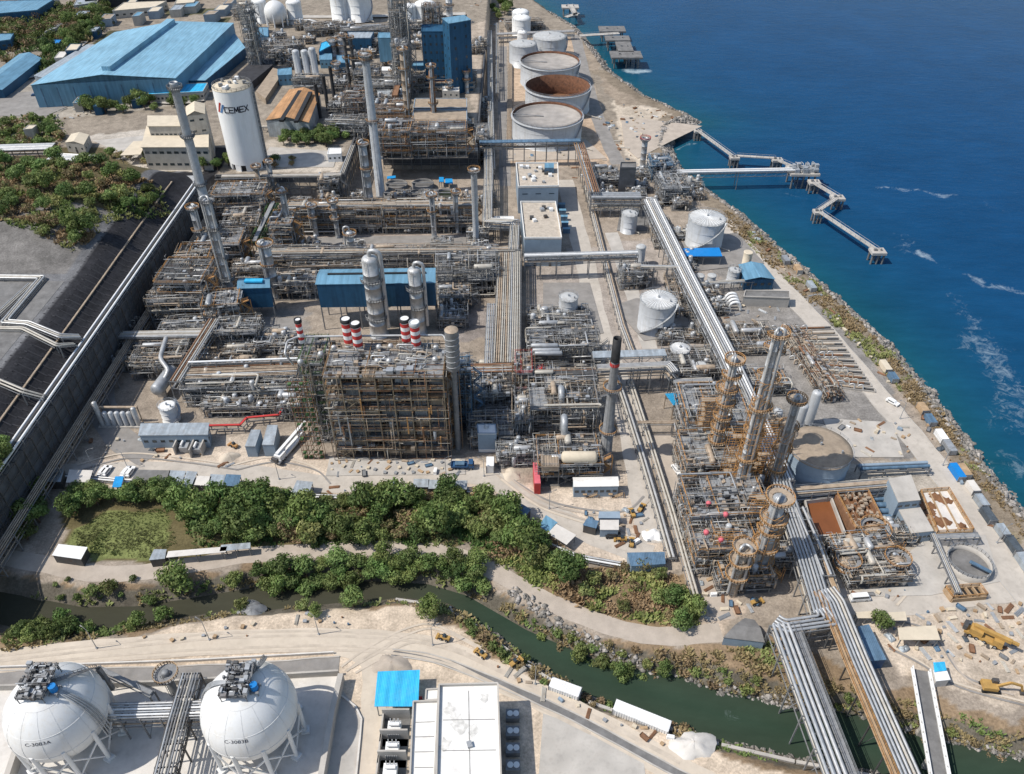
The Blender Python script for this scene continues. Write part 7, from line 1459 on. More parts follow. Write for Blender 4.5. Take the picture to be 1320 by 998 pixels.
SH = [  # roadside shelters: pixel outline at roof level, roof, label
    ([(62, 621), (78, 621), (82, 605), (68, 605)], 'greysheet', 'small grey roofed hut furthest left beside the wall shadow'), ([(86, 622), (114, 622), (119, 607), (90, 606)], 'whiteconc', 'pale patched roof shelter second from the left on the front road'),
    ([(145, 628), (156, 628), (159, 615), (149, 615)], 'tarp', 'small shelter with blue and orange tarp on the thicket edge'), ([(169, 622), (215, 623), (219, 607), (178, 606)], 'darkconc', 'long dark grey roofed shelter along the front road'),
    ([(214, 626), (233, 626), (239, 608), (219, 607)], 'greysheet', 'silver roofed shelter directly right of the long dark one'), ([(235, 628), (246, 628), (254, 609), (241, 608)], 'greysheet', 'narrow tilted silver roof panel shelter on the front road'),
    ([(251, 625), (268, 626), (272, 615), (255, 614)], 'whiteconc', 'pale roof shelter in the middle of the front road row'), ([(268, 629), (286, 629), (290, 613), (272, 612)], 'greysheet', 'light silver shelter with white walls near the row end'),
    ([(288, 626), (307, 627), (310, 613), (292, 612)], 'slateblue', 'shelter with part blue roof at the right end of the front road row'), ([(374, 640), (396, 641), (403, 622), (383, 620)], 'greysheet', 'lone grey slope roofed shelter jutting over the thicket'),
    ([(533, 628), (552, 628), (553, 618), (534, 618)], 'greysheet', 'left of three joined bluish sheet roofs above the thicket'), ([(553, 630), (573, 630), (574, 620), (553, 619)], 'greysheet', 'middle of three joined bluish sheet roofs above the thicket'), ([(575, 631), (601, 631), (602, 620), (575, 620)], 'greysheet', 'right of three joined bluish sheet roofs above the thicket'),
    ([(664, 658), (677, 665), (684, 657), (672, 650)], 'slateblue', 'small dark blue grey hut at the bend of the thicket pipes'), ([(695, 678), (707, 686), (718, 674), (704, 665)], 'blueroof', 'light blue sheet roof shelter on the thicket pipes'), ([(707, 688), (730, 702), (742, 690), (717, 676)], 'whiteconc', 'rusty white patched roof shelter next to the light blue one'),
    ([(814, 730), (857, 727), (856, 712), (809, 713)], 'slateblue', 'long blue grey roofed shed at the end of the front road'), ([(193, 722), (212, 720), (214, 709), (199, 709)], 'greysheet', 'small grey hut on the dirt path below the grass patch'), ([(68, 716), (104, 721), (112, 706), (76, 702)], 'white', 'bright white sheet roof hut between grass patch and path'),
    ([(215, 719), (290, 712), (292, 705), (218, 711)], 'whiteconc', 'long patched roof shelter along the dirt path'), ([(284, 711), (322, 707), (322, 700), (286, 703)], 'greysheet', 'grey end of the long path shelter under the trees'),
    ([(933, 822), (985, 828), (972, 800), (960, 798)], 'darkconc', 'dark gabled tarpaulin shed near the expansion loop'), ([(772, 668), (799, 668), (798, 660), (773, 660)], 'bluegrey', 'stacked grey cabin with blue top in the lower sand yard, rear'), ([(774, 683), (797, 683), (797, 671), (774, 671)], 'whiteconc', 'beige flat roofed cabin in the lower sand yard, front'), ([(752, 677), (768, 681), (771, 672), (757, 669)], 'slateblue', 'small dark roofed lean-to over orange material in the lower yard')]
for L, m_, lb in SH: building(lb, L, 3.2, 0, 'bluegrey' if 'shed' in lb or 'cabin' in lb or 'white walls' in lb else 'darksteel', m_, 0, posts='shelter' in lb or 'panel' in lb, name='shelter' if 'shelter' in lb else 'hut', cat='shelter' if 'shelter' in lb else 'hut', over=.2, gable=('x', 1.2) if 'gabled' in lb else None, thick=.12)
CS = [(1140, 476, 'cream'), (1150, 490, 'slateblue'), (1188, 530, 'timber'), (1198, 545, 'slateblue'), (1212, 566, 'white'), (1222, 580, 'galv'), (1232, 612, 'bluebright'), (1241, 611, 'timber'), (1252, 632, 'whiteconc'), (1263, 650, 'greysheet'), (1272, 668, 'darktarp'), (1290, 688, 'greysheet'), (1304, 706, 'darktarp'), (1318, 728, 'greysheet'), (1028, 350, 'timber'), (1012, 338, 'galv'), (1045, 372, 'greysheet')]
nm = dict(cream='cream', yellow='cream', slateblue='dark blue', timber='tan wooden', white='white', galv='grey metal', bluebright='bright blue covered', whiteconc='cream roofed', greysheet='silver sheet roofed', darktarp='black tarp covered')
seen = {}
for px, py, m_ in CS:
    a, b = W(px, py), W(px + 14, py + 20); ang = math.degrees(math.atan2(b.y - a.y, b.x - a.x)); seen[m_] = seen.get(m_, 0) + 1; sl = R.uniform(4., 6.2)
    container('%s roadside hut beyond the coast road, %s of its colour' % (nm[m_], ('first from the top', 'second from the top', 'third from the top', 'fourth from the top')[seen[m_] - 1]), px, py, sl, 2.3, 2.2, ang, m_, m_ in ('galv', 'white'), 'roadside_hut', 'hut')
for L, z, m_, w_, lb, po in [([(1120, 852), (1142, 850), (1120, 806), (1106, 809)], 4, 'slateblue', 'navy', 'long narrow dark blue roofed container shed beside the right pipe bridge', False), ([(1160, 825), (1211, 825), (1205, 807), (1158, 810)], 3.5, 'cream', 'darksteel', 'cream sheet roofed shelter in the lower right yard', True), ([(1136, 800), (1168, 800), (1166, 789), (1130, 791)], 3, 'cream', 'timber', 'cream plank roof shelter behind the small tree', True), ([(1207, 878), (1224, 876), (1219, 863), (1204, 865)], 3, 'white', 'whiteconc', 'white hut at the end of the narrow concrete bridge', False), ([(1205, 866), (1219, 864), (1217, 854), (1204, 855)], 3.3, 'cyanroof', 'whiteconc', 'light blue roofed end of the hut by the narrow bridge', False), ([(1105, 797), (1128, 797), (1126, 788), (1104, 790)], 2.6, 'cream', 'timber', 'low cream roof left of the small tree', True), ([(1010, 845), (1040, 846), (1038, 830), (1015, 828)], 3, 'greysheet', 'darksteel', 'pale hut under the pipe bridges on the channel bank', True)]: building(lb, L, z, 0, w_, m_, 0, posts=po, name='shed', cat='shed', over=.2, thick=.15)
# ================================================================== vehicles and machines
def wheels(t, L, r=.45, w=.3):
    for x, y in L:
        m = MB(); m.cyl((x, y - w / 2, r), (x, y + w / 2, r), r, None, 14); o = m.build('wheel', 'rubber', t); m = MB(); m.cyl((x, y - w / 2 - .02, r), (x, y + w / 2 + .02, r), r * .5, None, 10); m.build('rim', 'galv', o)
def truck(label, px, py, ang, m_, bed='crane'):
    t = thing('truck', label, 'truck', W(px, py), math.radians(ang)); m = MB(); m.bx(-3.6, 3.4, -.5, .5, .7, 1.); m.build('chassis', 'darksteel', t); m = MB(); m.prism([(1.7, -1.2), (3.5, -1.2), (3.5, 1.2), (1.7, 1.2)], .8, 1.9); m.prism([(1.75, -1.15), (3.2, -1.15), (3.2, 1.15), (1.75, 1.15)], 1.9, 2.8); c = m.build('cab', m_, t); m = MB(); m.bx(3.21, 3.25, -1., 1., 1.95, 2.6); m.bx(2., 3., -1.18, -1.16, 1.95, 2.6); m.build('window', 'glass', c)
    m = MB(); m.bx(-3.7, 1.5, -1.25, 1.25, 1., 1.2)
    for s in (-1, 1): m.bx(-3.7, 1.5, s * 1.25 - .05, s * 1.25 + .05, 1.2, 1.8)
    m.bx(-3.75, -3.65, -1.2, 1.2, 1.2, 1.8); m.build('load_bed', m_, t)
    if bed: m = MB(); m.box(-1, 0, 1.7, 3, 1.6, .9); m.build('cargo', bed, t)
    wheels(t, [(2.6, -1.05), (2.6, 1.05), (-1.6, -1.05), (-1.6, 1.05), (-2.7, -1.05), (-2.7, 1.05)], .5)
truck('blue flatbed truck parked in front of the furnace block', 597, 603, 0, 'navy', 'slateblue')
def car(label, px, py, ang, m_, van=False, group=None):
    p = WG(px, py); t = thing('van' if van else 'parked_car', label, 'van' if van else 'car', p, math.radians(ang), group); L_ = 2.7 if van else 2.2; h = 2.2 if van else 1.45; m = MB(); m.prism([(-L_, -.9), (L_, -.9), (L_ + .1, 0), (L_, .9), (-L_, .9)], .35, .95 if not van else 1.2)
    x0, x1 = (-L_ + .05, L_ - .7) if van else (-L_ + .4, L_ - 1.5); y = .82; a = [(x0, -y, .95), (x1 + .6, -y, .95), (x1 + .6, y, .95), (x0, y, .95), (x0 + .2, -y + .1, h), (x1, -y + .1, h), (x1, y - .1, h), (x0 + .2, y - .1, h)]; m.add(a, [(4, 5, 6, 7), (0, 1, 5, 4), (1, 2, 6, 5), (2, 3, 7, 6), (3, 0, 4, 7)]); b = m.build('body', m_, t)
    m = MB(); z0, z1 = h * .62 + .1, h - .12; m.add([(x1 + .45, -.7, z0), (x1 + .45, .7, z0), (x1 + .13, .65, z1), (x1 + .13, -.65, z1)], [(0, 1, 2, 3)])
    for s in (-1, 1): m.add([(x0 + .3, s * .86, z0), (x1 + .1, s * .86, z0), (x1, s * .78, z1), (x0 + .35, s * .78, z1)], [(0, 1, 2, 3) if s < 0 else (3, 2, 1, 0)])
    m.build('window', 'glass', b); wheels(t, [(-L_ * .62, -.8), (-L_ * .62, .8), (L_ * .62, -.8), (L_ * .62, .8)], .34, .22)
car('white van parked at the near edge of the silver pipe maze', 1107, 773, 5, 'white', True)
car('small white pickup on the tan lane beside the column group', 872, 607, -70, 'white')
car('dark car parked at the cabins in the lower sand yard', 790, 692, 4, 'black')
car('white car on the coast road near the exchanger bays', 1150, 520, -50, 'white')
car('blue car standing on the terrace yard left of the warehouse front', 46, 124, 10, 'navy')
for k, (px, py) in enumerate([(134, 609), (138, 609), (163, 610), (168, 610)]): car('small white car parked between the roadside shelters', px, py, 80, 'white', False, 'white cars between the roadside shelters')
def crane_truck(label, p, ang, m_, L_=13, boom=True):
    t = thing('mobile_crane', label, 'crane', p, math.radians(ang)); m = MB(); m.bx(-L_ / 2, L_ / 2, -1.3, 1.3, .8, 1.5); m.build('chassis', m_, t); m = MB(); m.bx(L_ / 2 - 2.4, L_ / 2 - .2, -1.25, 1.25, 1.5, 2.9); c = m.build('cab', m_, t); m = MB(); m.bx(L_ / 2 - .19, L_ / 2 - .15, -1.1, 1.1, 1.9, 2.7); m.build('window', 'glass', c)
    m = MB(); m.bx(-L_ / 2 + 1, -L_ / 2 + 4, -1.2, 1.2, 1.5, 3.); m.build('superstructure', m_, t); m = MB(); m.bar((-L_ / 2 + 1.5, .3, 3.2), (L_ / 2 + 1.2, .3, 3.5), 1., 1.); m.bar((L_ / 2 - 2, .3, 3.45), (L_ / 2 + 2.8, .3, 3.6), .7, .7); m.build('boom', m_, t); m = MB(); m.bx(-L_ / 2 - .6, -L_ / 2 + .3, -1.1, 1.1, 1.6, 3.1); m.build('counterweight', 'darksteel', t)
    for x in (-L_ / 2 + .6, L_ / 2 - 3): m = MB(); m.bx(x - .3, x + .3, -2.4, 2.4, .5, .8); m.build('outrigger', 'darksteel', t)
    wheels(t, [(x, s * 1.1) for x in (-L_ / 2 + 1.6, -L_ / 2 + 3.2, L_ / 2 - 4, L_ / 2 - 1.5) for s in (-1, 1)], .6, .45)
crane_truck('long white mobile crane parked left of the furnace block', W(374, 580), 68, 'white', 15)
crane_truck('yellow mobile crane with black trim parked in the lower right scrap yard', W(1266, 824), -36, 'yellow', 9)
def excavator(label, px, py, ang, m_='yellow', s=1.):
    t = thing('excavator', label, 'excavator', W(px, py), math.radians(ang))
    for y in (-1.1, 1.1):
        m = MB(); m.prism([(-1.8, y - .3), (1.8, y - .3), (1.8, y + .3), (-1.8, y + .3)], .05, .85); m.cyl((-1.8, y - .3, .45), (-1.8, y + .3, .45), .42, None, 12); m.cyl((1.8, y - .3, .45), (1.8, y + .3, .45), .42, None, 12); m.build('track', 'rubber', t)
    m = MB(); m.box(-.4, 0, 1.5, 3.4, 2.5, 1.1); m.cyl((0, 0, .8), (0, 0, 1.), .9, None, 14); m.build('house', m_, t); m = MB(); m.box(.8, .75, 2.3, 1.4, .95, 1.5); m.build('cab', 'darksteel', t); m = MB(); m.bx(1.51, 1.54, .35, 1.15, 1.8, 2.9); m.bx(.2, 1.4, 1.23, 1.25, 1.8, 2.9); m.build('window', 'glass', t)
    m = MB(); m.bar((.9, -.2, 1.6), (3.6, -.2, 3.9), .45, .7); m.bar((3.6, -.2, 3.9), (6.2, -.2, 3.2), .42, .6); b = m.build('boom', m_, t); m = MB(); m.bar((6.2, -.2, 3.3), (7.2, -.2, 1.), .35, .5); m.build('stick', m_, t); m = MB(); m.prism([(6.8, -.8), (7.8, -.8), (7.6, .4), (7., .4)], .1, 1.); m.build('bucket', 'darksteel', t); t.scale = (s, s, s)
excavator('yellow excavator with its arm stretched right on the lower right sand', 1275, 888, -8)
def loader(label, px, py, ang, m_='yellow'):
    t = thing('wheel_loader', label, 'loader', W(px, py), math.radians(ang)); m = MB(); m.box(-1, 0, 1.5, 2.8, 1.8, 1.2); m.box(1, 0, 1.1, 1.8, 1.3, .7); m.build('body', m_, t); m = MB(); m.box(-.1, 0, 2.6, 1.2, 1.4, 1.2); m.build('cab', 'glass', t); m = MB(); m.bar((.8, -.5, 1.4), (2.8, -.5, .8), .25, .3); m.bar((.8, .5, 1.4), (2.8, .5, .8), .25, .3); m.bx(2.7, 3.6, -1.3, 1.3, .1, 1.1); m.build('bucket', m_, t); wheels(t, [(-1.4, -1), (-1.4, 1), (1.2, -1), (1.2, 1)], .7, .5); t.scale = (.62, .62, .62)
loader('yellow loader parked at the foot of the roadside pipes, upper one', 815, 664, 100); loader('orange machine parked beside the cabins in the lower yard, left one', 801, 697, 175); loader('orange machine parked beside the cabins in the lower yard, right one', 814, 702, 80); loader('yellow loader with dark cab on the sand below the round tree', 573, 824, 160); loader('small orange loader left of the two slope roofed boxes', 302, 576, 150, 'orange'); loader('orange yellow machine near the front corner of the column group', 974, 778, 20)
loader('black and yellow roller at the top of the sandy bank', 621, 845, 140); loader('yellow machine partly under scrub by the sand road', 664, 856, 40)
loader('second yellow loader behind the upper one near the roadside pipes', 826, 657, 60)
# ================================================================== small stores lying about
def proto(name, cat, f, mats):
    m = MB(); f(m); o = m.build(name, mats, None, (0, -60, -40)); o['category'] = cat; return o
PR = {}
PR['crate'] = [proto('crate', 'crate', lambda m: (m.bx(-.8, .8, -.6, .6, .1, 1.1), [m.bx(-.85, .85, -.65 + .4 * k, -.5 + .4 * k, 1.1, 1.16) for k in range(4)], m.bx(-.8, .8, -.6, -.4, 0, .1), m.bx(-.8, .8, .4, .6, 0, .1)), c) for c in ('timber', 'cream', 'galv')]
PR['pipe stack'] = [proto('pipe_stack', 'pipe stack', lambda m: ([m.cyl((-2.6, -.7 + .35 * k, .2), (2.6 + .1 * k, -.7 + .35 * k, .2), .16, None, 8) for k in range(5)], [m.cyl((-2.6, -.5 + .35 * k, .5), (2.4, -.5 + .35 * k, .5), .16, None, 8) for k in range(4)], m.bx(-1.8, -1.6, -1, 1, 0, .05), m.bx(1.6, 1.8, -1, 1, 0, .05)), c) for c in ('rustpipe', 'palepipe', 'galv')]
PR['drum'] = [proto('oil_drum', 'drum', lambda m: (m.cyl((0, 0, 0), (0, 0, 1.), .42, None, 12), m.lathe((0, 0, 0), [(.45, .3), (.45, .36)], 12), m.lathe((0, 0, 0), [(.45, .64), (.45, .7)], 12)), c) for c in ('slateblue', 'rustpipe', 'galv')]
PR['skip'] = [proto('skip', 'skip', lambda m: (m.add([(-1.6, -.9, .1), (1.6, -.9, .1), (1.6, .9, .1), (-1.6, .9, .1), (-2.1, -1, 1.4), (2.1, -1, 1.4), (2.1, 1, 1.4), (-2.1, 1, 1.4)], [(3, 2, 1, 0), (0, 1, 5, 4), (1, 2, 6, 5), (2, 3, 7, 6), (3, 0, 4, 7)]), m.bx(-1.8, 1.8, -.9, .9, 1., 1.05)), c) for c in ('rustpipe', 'steel', 'slateblue')]
PR['generator'] = [proto('generator_set', 'generator', lambda m: (m.bx(-1.5, 1.5, -.7, .7, .3, 1.9), m.bx(-1.6, 1.6, -.75, .75, .1, .3), m.cyl((1, 0, 1.9), (1, 0, 2.4), .12, None, 8), m.bx(-1.51, -1.45, -.5, .5, .6, 1.6)), c) for c in ('white', 'cream', 'bluegrey')]
PR['tarp heap'] = [proto('tarp_heap', 'tarp', lambda m: m.rings([[Vector((f * 1.9 * max(-1, min(1, 1.5 * math.cos(.45 * i + .2))) * (1 + .1 * math.sin(i * 2.1)), f * 1.2 * max(-1, min(1, 1.5 * math.sin(.45 * i + .2))) * (1 + .12 * math.cos(i * 1.3)), z + (.25 * math.sin(i * 1.9) if 0 < z else 0))) for i in range(14)] for f, z in ((1.05, 0), (.95, .8), (.6, 1.05), (.02, 1.1))], 0, False), c) for c in ('slateblue', 'darktarp', 'greysheet')]
PR['plank stack'] = [proto('plank_stack', 'timber stack', lambda m: [m.box(0, 0, .12 + .22 * k, 3.4 - .1 * k, 1.3, .18, .02 * k) for k in range(4)], c) for c in ('timber', 'cream', 'brownroof')]
CN = [0]
def litter(poly, n, kinds, where, z=0., seed=0, slope=False):
    P = pxs(poly, z); xs = [p.x for p in P]; ys = [p.y for p in P]; r = random.Random(seed + len(where)); k = 0; tries = 0; done = []
    while k < n and tries < n * 60:
        tries += 1; x, y = r.uniform(min(xs), max(xs)), r.uniform(min(ys), max(ys))
        if not bool(inpoly(np.array([x]), np.array([y]), P)[0]): continue
        if any((x - a) ** 2 + (y - b) ** 2 < 5 for a, b in done): continue
        done.append((x, y)); kd = r.choice(kinds); q = r.randrange(3); o = PR[kd][q]; mt = o.data.materials[0].name
        cn = dict(timber='brown', cream='pale tan', galv='grey', rustpipe='rusty', palepipe='pale', bluebright='blue', red='red', orange='orange', steel='dark grey', slateblue='dark blue', white='white', yellow='yellow', bluegrey='blue grey', tarp='blue', darktarp='black', brownroof='weathered', greysheet='silver')[mt]
        c = copy_tree(o, (x, y, gzp(x, y)), r.uniform(0, 6.28), r.uniform(.42, .72), '%s %s lying %s' % (cn, kd, where), '%s %ss %s' % (cn, kd, where)); k += 1
ALLK = ['crate', 'pipe stack', 'drum', 'skip', 'generator', 'tarp heap', 'plank stack', 'crate', 'crate', 'pipe stack', 'plank stack', 'pipe stack', 'crate']
litter([(425, 594), (598, 594), (600, 612), (425, 612)], 60, ALLK, 'on the concrete apron in front of the furnace block')
litter([(420, 628), (530, 622), (530, 630), (420, 636)], 14, ALLK, 'between front road and thicket pipes')
litter([(870, 610), (900, 610), (920, 770), (905, 770)], 40, ALLK, 'along the tan lane beside the column group')
litter([(1180, 790), (1330, 775), (1330, 870), (1230, 850)], 80, ALLK + ['plank stack', 'pipe stack', 'pipe stack', 'crate'], 'in the lower right scrap yard')
litter([(1140, 800), (1220, 835), (1230, 850), (1150, 840)], 12, ALLK, 'around the cream shelter in the lower right yard')
litter([(1080, 540), (1170, 545), (1180, 585), (1080, 590)], 26, ALLK, 'on the slab behind the brown tank')
litter([(962, 300), (975, 300), (1060, 385), (1180, 520), (1300, 690), (1285, 690), (1160, 510), (1045, 385)], 50, ALLK, 'beside the coast road on the sea side')
litter([(795, 135), (850, 140), (880, 160), (830, 190), (800, 160)], 40, ALLK, 'on the sandy point by the jetty')
litter([(770, 150), (785, 150), (825, 215), (810, 215)], 24, ALLK, 'beside the tank road near the jetty root')
litter([(690, 890), (715, 905), (860, 965), (880, 955)], 14, ALLK, 'along the channel side of the sand road')
litter([(640, 860), (660, 850), (690, 880), (670, 885)], 8, ALLK, 'near the scrub bank left of the white cabin')
litter([(180, 818), (330, 805), (330, 820), (180, 830)], 9, ['crate', 'drum', 'crate'], 'on the sandy strip above the sphere tanks')
litter([(380, 790), (450, 790), (450, 806), (380, 806)], 10, ['pipe stack', 'crate', 'drum'], 'near the bushes on the sand above the cross roads')
litter([(750, 660), (830, 655), (840, 700), (790, 705)], 30, ALLK, 'in the lower sand yard')
litter([(190, 565), (300, 590), (300, 600), (130, 600), (110, 570)], 16, ALLK, 'on the left sand yard')
litter([(900, 395), (1010, 395), (1000, 425), (930, 440)], 20, ['crate', 'pipe stack', 'plank stack'], 'on the asphalt above the exchanger bays')
litter([(60, 130), (110, 135), (150, 150), (70, 155)], 24, ALLK, 'in the sandy yard before the huge warehouse', 12.)
litter([(150, 5), (260, 0), (260, 14), (160, 18)], 20, ALLK, 'in the sandy lot at the top edge', 12.)
litter([(600, 10), (650, 5), (660, 35), (610, 40)], 24, ALLK, 'on the far ground left of the twin domed tanks')
litter([(660, 185), (780, 190), (780, 240), (730, 235), (660, 208)], 20, ALLK, 'between big tanks and control blocks')
litter([(690, 400), (760, 400), (770, 430), (690, 435)], 14, ALLK, 'around the small roadside tank')
litter([(900, 800), (985, 790), (1000, 780), (930, 770)], 10, ['pipe stack', 'skip', 'plank stack'], 'at the near end of the column group')
litter([(1085, 765), (1170, 760), (1170, 770), (1085, 773)], 9, ['skip', 'crate', 'drum'], 'along the road edge below the pipe maze')
for ls in PR.values():
    for o in ls: bpy.data.objects.remove(o)
def heap(label, px, py, r, h, m_, seed):
    q = random.Random(seed); p = WG(px, py); m = MB(); n = 40; rs = []; ph = [q.uniform(0, 6.3) for _ in range(4)]
    for k, (f, z) in enumerate(((1., -.1), (.88, .14), (.75, .33), (.6, .52), (.45, .72), (.3, .86), (.15, .96), (.01, 1.))): rs.append([(lambda w, j: Vector((r * f * math.cos(2 * PI * i / n) * w, r * f * math.sin(2 * PI * i / n) * w * .8, h * z + j)))(1 + .18 * math.sin(2 * PI * i / n * 2 + ph[0]) + .1 * math.sin(2 * PI * i / n * 5 + ph[1]) + q.uniform(-.04, .04), h * (.12 * math.sin(2 * PI * i / n * 3 + ph[2]) * (.3 < f < .95) + q.uniform(-.04, .04))) for i in range(n)])
    m.rings(rs, 0, False); tag(m.build('rubble_heap', m_, None, p), label, 'heap')
heap('pale gravel pile on the sand at the bottom right of the channel', 893, 962, 5, 2.2, 'whiteconc', 1); heap('sand pile in front of the two slope roofed boxes', 295, 590, 3.4, 1.6, 'sandroad', 2); heap('sand heap on the bank beside the substation shed', 505, 858, 4.5, 1.6, 'dirtroad', 3); heap('white rubble pile beside the roadside pipes in the lower yard', 843, 690, 3.5, 1.2, 'white', 4); heap('dark scrap heap on the sand right of the channel bend', 325, 790, 4.5, 1.5, 'steel', 5); heap('earth mound on the sand yard near the furnace group', 660, 612, 3.5, 1.2, 'sandroad', 6)
# lamp posts
for k, (px, py, z) in enumerate([(125, 836, 8), (270, 825, 8), (411, 818, 8), (558, 832, 8), (690, 882, 8), (120, 602, 7), (165, 604, 7), (360, 618, 7), (575, 612, 7), (624, 614, 7), (708, 656, 7), (1160, 540, 7), (1215, 600, 7), (1285, 700, 7)]):
    p = W(px, py); t = thing('lamp_post', 'thin grey street lamp post standing beside a plant road', 'lamp post', p, R.choice((.4, 2.6)), 'lamp posts along the roads'); m = MB(); m.cyl((0, 0, 0), (0, 0, z), .13, .08, 8); m.box(0, 0, .2, .5, .5, .4); m.build('pole', 'galv', t); m = MB(); m.tube([(0, 0, z), (.8, 0, z + .4), (1.8, 0, z + .4)], .06, 6); m.box(1.9, 0, z + .36, .7, .25, .14); m.build('lamp_head', 'steel', t)
# ================================================================== trees
def leafmesh(name, blobs, per, size, mats, rs, flat=.75):
    V = []; F = []; MI = []; g = np.random.default_rng(rs)
    for (c, r, mi) in blobs:
        n = int(per * r * r); d = g.normal(size=(n, 3)); d /= np.linalg.norm(d, axis=1)[:, None]; rad = r * (.62 + .42 * g.random(n) ** .6); P = np.array(c) + d * rad[:, None] * np.array([1, 1, flat])
        a = g.normal(size=(n, 3)); a -= d * (a * d).sum(1)[:, None] * .55; a /= np.linalg.norm(a, axis=1)[:, None]; b = np.cross(d, a); b += g.normal(size=(n, 3)) * .35; b /= np.linalg.norm(b, axis=1)[:, None]
        s = (size * (.6 + .8 * g.random(n)))[:, None]; base = sum(len(v) for v in V); V.append(np.concatenate([P - a * s, P - b * s * .55, P + a * s, P + b * s * .55])); i = np.arange(n) + base; F.append(np.stack([i, i + n, i + 2 * n, i + 3 * n], 1)); MI += [mi] * n
    me = bpy.data.meshes.new(name); V = np.concatenate(V); F = np.concatenate(F); me.vertices.add(len(V)); me.vertices.foreach_set('co', V.astype(np.float32).ravel()); me.loops.add(F.size); me.loops.foreach_set('vertex_index', F.astype(np.int32).ravel()); me.polygons.add(len(F)); me.polygons.foreach_set('loop_start', np.arange(0, F.size, 4, dtype=np.int32)); me.update(calc_edges=True)
    for m in mats: me.materials.append(MATS[m])
    me.polygons.foreach_set('material_index', MI); return me
TP = {}
def treeproto(kind, k, h, r, mats, trunkh, seed, size=.36, per=34, nb=16):
    q = random.Random(seed); t = thing('tree' if h > 3.5 else 'shrub', 'x', 'tree' if h > 3.5 else 'shrub', (0, -80, -60)); bl = []
    for i in range(nb):
        a = q.uniform(0, 6.283); d = r * math.sqrt(q.random()) * .72; z = trunkh + (h - trunkh) * (.25 + .62 * q.random() * (1 - .45 * d / r)); bl.append(((d * math.cos(a), d * math.sin(a), z), r * q.uniform(.28, .46), q.choice((0, 0, 1))))
    bl.append(((0, 0, trunkh + (h - trunkh) * .45), r * .62, 0)); cr = bpy.data.objects.new('crown', leafmesh('crown', bl, per, size, mats, seed)); COL.objects.link(cr); cr.parent = t; m = MB(); m.cyl((0, 0, -.6), (.1, 0, trunkh + (h - trunkh) * .4), .09 * h ** .6 + .06, .07, 7)
    for i in range(5): c = bl[i][0]; m.cyl((0, 0, trunkh * .7 + .1 * i), (c[0] * .9, c[1] * .9, c[2] - .2), .1, .03, 5)
    m.build('trunk', 'bark', t); TP.setdefault(kind, []).append(t)
for k in range(4): treeproto('dark', k, 7.5, 4.0, ('leafdark', 'leafmid'), 2., 40 + k)
for k in range(3): treeproto('mid', k, 6.5, 3.6, ('leafmid', 'leafdark'), 1.6, 50 + k)
for k in range(2): treeproto('pale', k, 5, 3.0, ('leafpale', 'leafmid'), 1.2, 60 + k)
for k in range(2): treeproto('dry', k, 4.4, 2.8, ('leafdry', 'leafpale'), 1., 65 + k, per=22)
for k in range(3): treeproto('shrub', k, 2.2, 1.7, ('leafmid', 'leafpale'), .2, 70 + k, size=.3, per=60, nb=9)
for k in range(2): treeproto('dryshrub', k, 1.8, 1.6, ('leafdry', 'leafdry'), .2, 80 + k, size=.3, per=34, nb=8)
def plant(kind, x, y, s, label, group, rz=None, zs=1.):
    o = R.choice(TP[kind]); c = copy_tree(o, (x, y, gzp(x, y) - .1), R.uniform(0, 6.28), (s, s, s * R.uniform(.8, 1.2)), label, group); return c
TAKEN = []
def grove(poly, n, kinds, label, group, smin=.8, smax=1.25, gap=3.2, z=0., sq=1.):
    P = pxs(poly, z); xs = [p.x for p in P]; ys = [p.y for p in P]; k = tr = 0
    while k < n and tr < n * 50:
        tr += 1; x, y = R.uniform(min(xs), max(xs)), R.uniform(min(ys), max(ys))
        if not bool(inpoly(np.array([x]), np.array([y]), P)[0]) or any((x - a) ** 2 + (y - b) ** 2 < gap * gap for a, b in TAKEN): continue
        kd = R.choice(kinds); TAKEN.append((x, y)); nm = dict(dark='dark green tree', mid='mid green tree', pale='pale yellow green tree', dry='dry brownish tree', shrub='low green shrub', dryshrub='dry brown shrub')[kd]
        plant(kd, x, y, R.uniform(smin, smax), '%s %s' % (nm, label), '%ss %s' % (nm, group)); k += 1
grove([(225, 655), (330, 645), (440, 648), (620, 640), (640, 660), (690, 700), (735, 735), (730, 752), (690, 730), (640, 700), (600, 690), (480, 700), (330, 700), (300, 695), (258, 690), (236, 664)], 96, ['dark', 'dark', 'mid', 'dark', 'mid', 'pale', 'dry'], 'in the dense thicket between front road and dirt path', 'in the thicket', .75, 1.45, 3.3)
grove([(96, 634), (222, 636), (226, 646), (140, 650), (92, 668)], 15, ['dark', 'mid'], 'at the left end of the thicket behind the grass patch', 'at the left thicket end', .7, 1.05, 3.2)
grove([(740, 735), (830, 735), (885, 760), (895, 805), (830, 800), (760, 775), (720, 750)], 12, ['dry', 'dry', 'pale', 'mid', 'pale'], 'on the brown slope right of the thicket', 'on the brown slope', .6, .95, 4)
grove([(860, 775), (893, 775), (895, 808), (860, 808)], 3, ['mid'], 'at the tip of the brown slope near the tan lane', 'at the slope tip', .9, 1.1, 3)
grove([(330, 735), (500, 720), (620, 730), (625, 760), (560, 740), (420, 748), (340, 752)], 40, ['dark', 'mid'], 'on the north bank of the channel below the path', 'on the north channel bank', .7, 1.0, 3.)
grove([(60, 745), (190, 745), (190, 768), (60, 765)], 9, ['shrub', 'pale', 'mid'], 'on the left stretch of the north channel bank', 'on the left north bank', .55, .8, 3)
plant('dark', *W(232, 752).xy, 1.35, 'large round dark tree standing alone below the path near the left channel', None)
plant('mid', *W(300, 745).xy, .8, 'smaller tree right of the large round tree by the left channel', None)
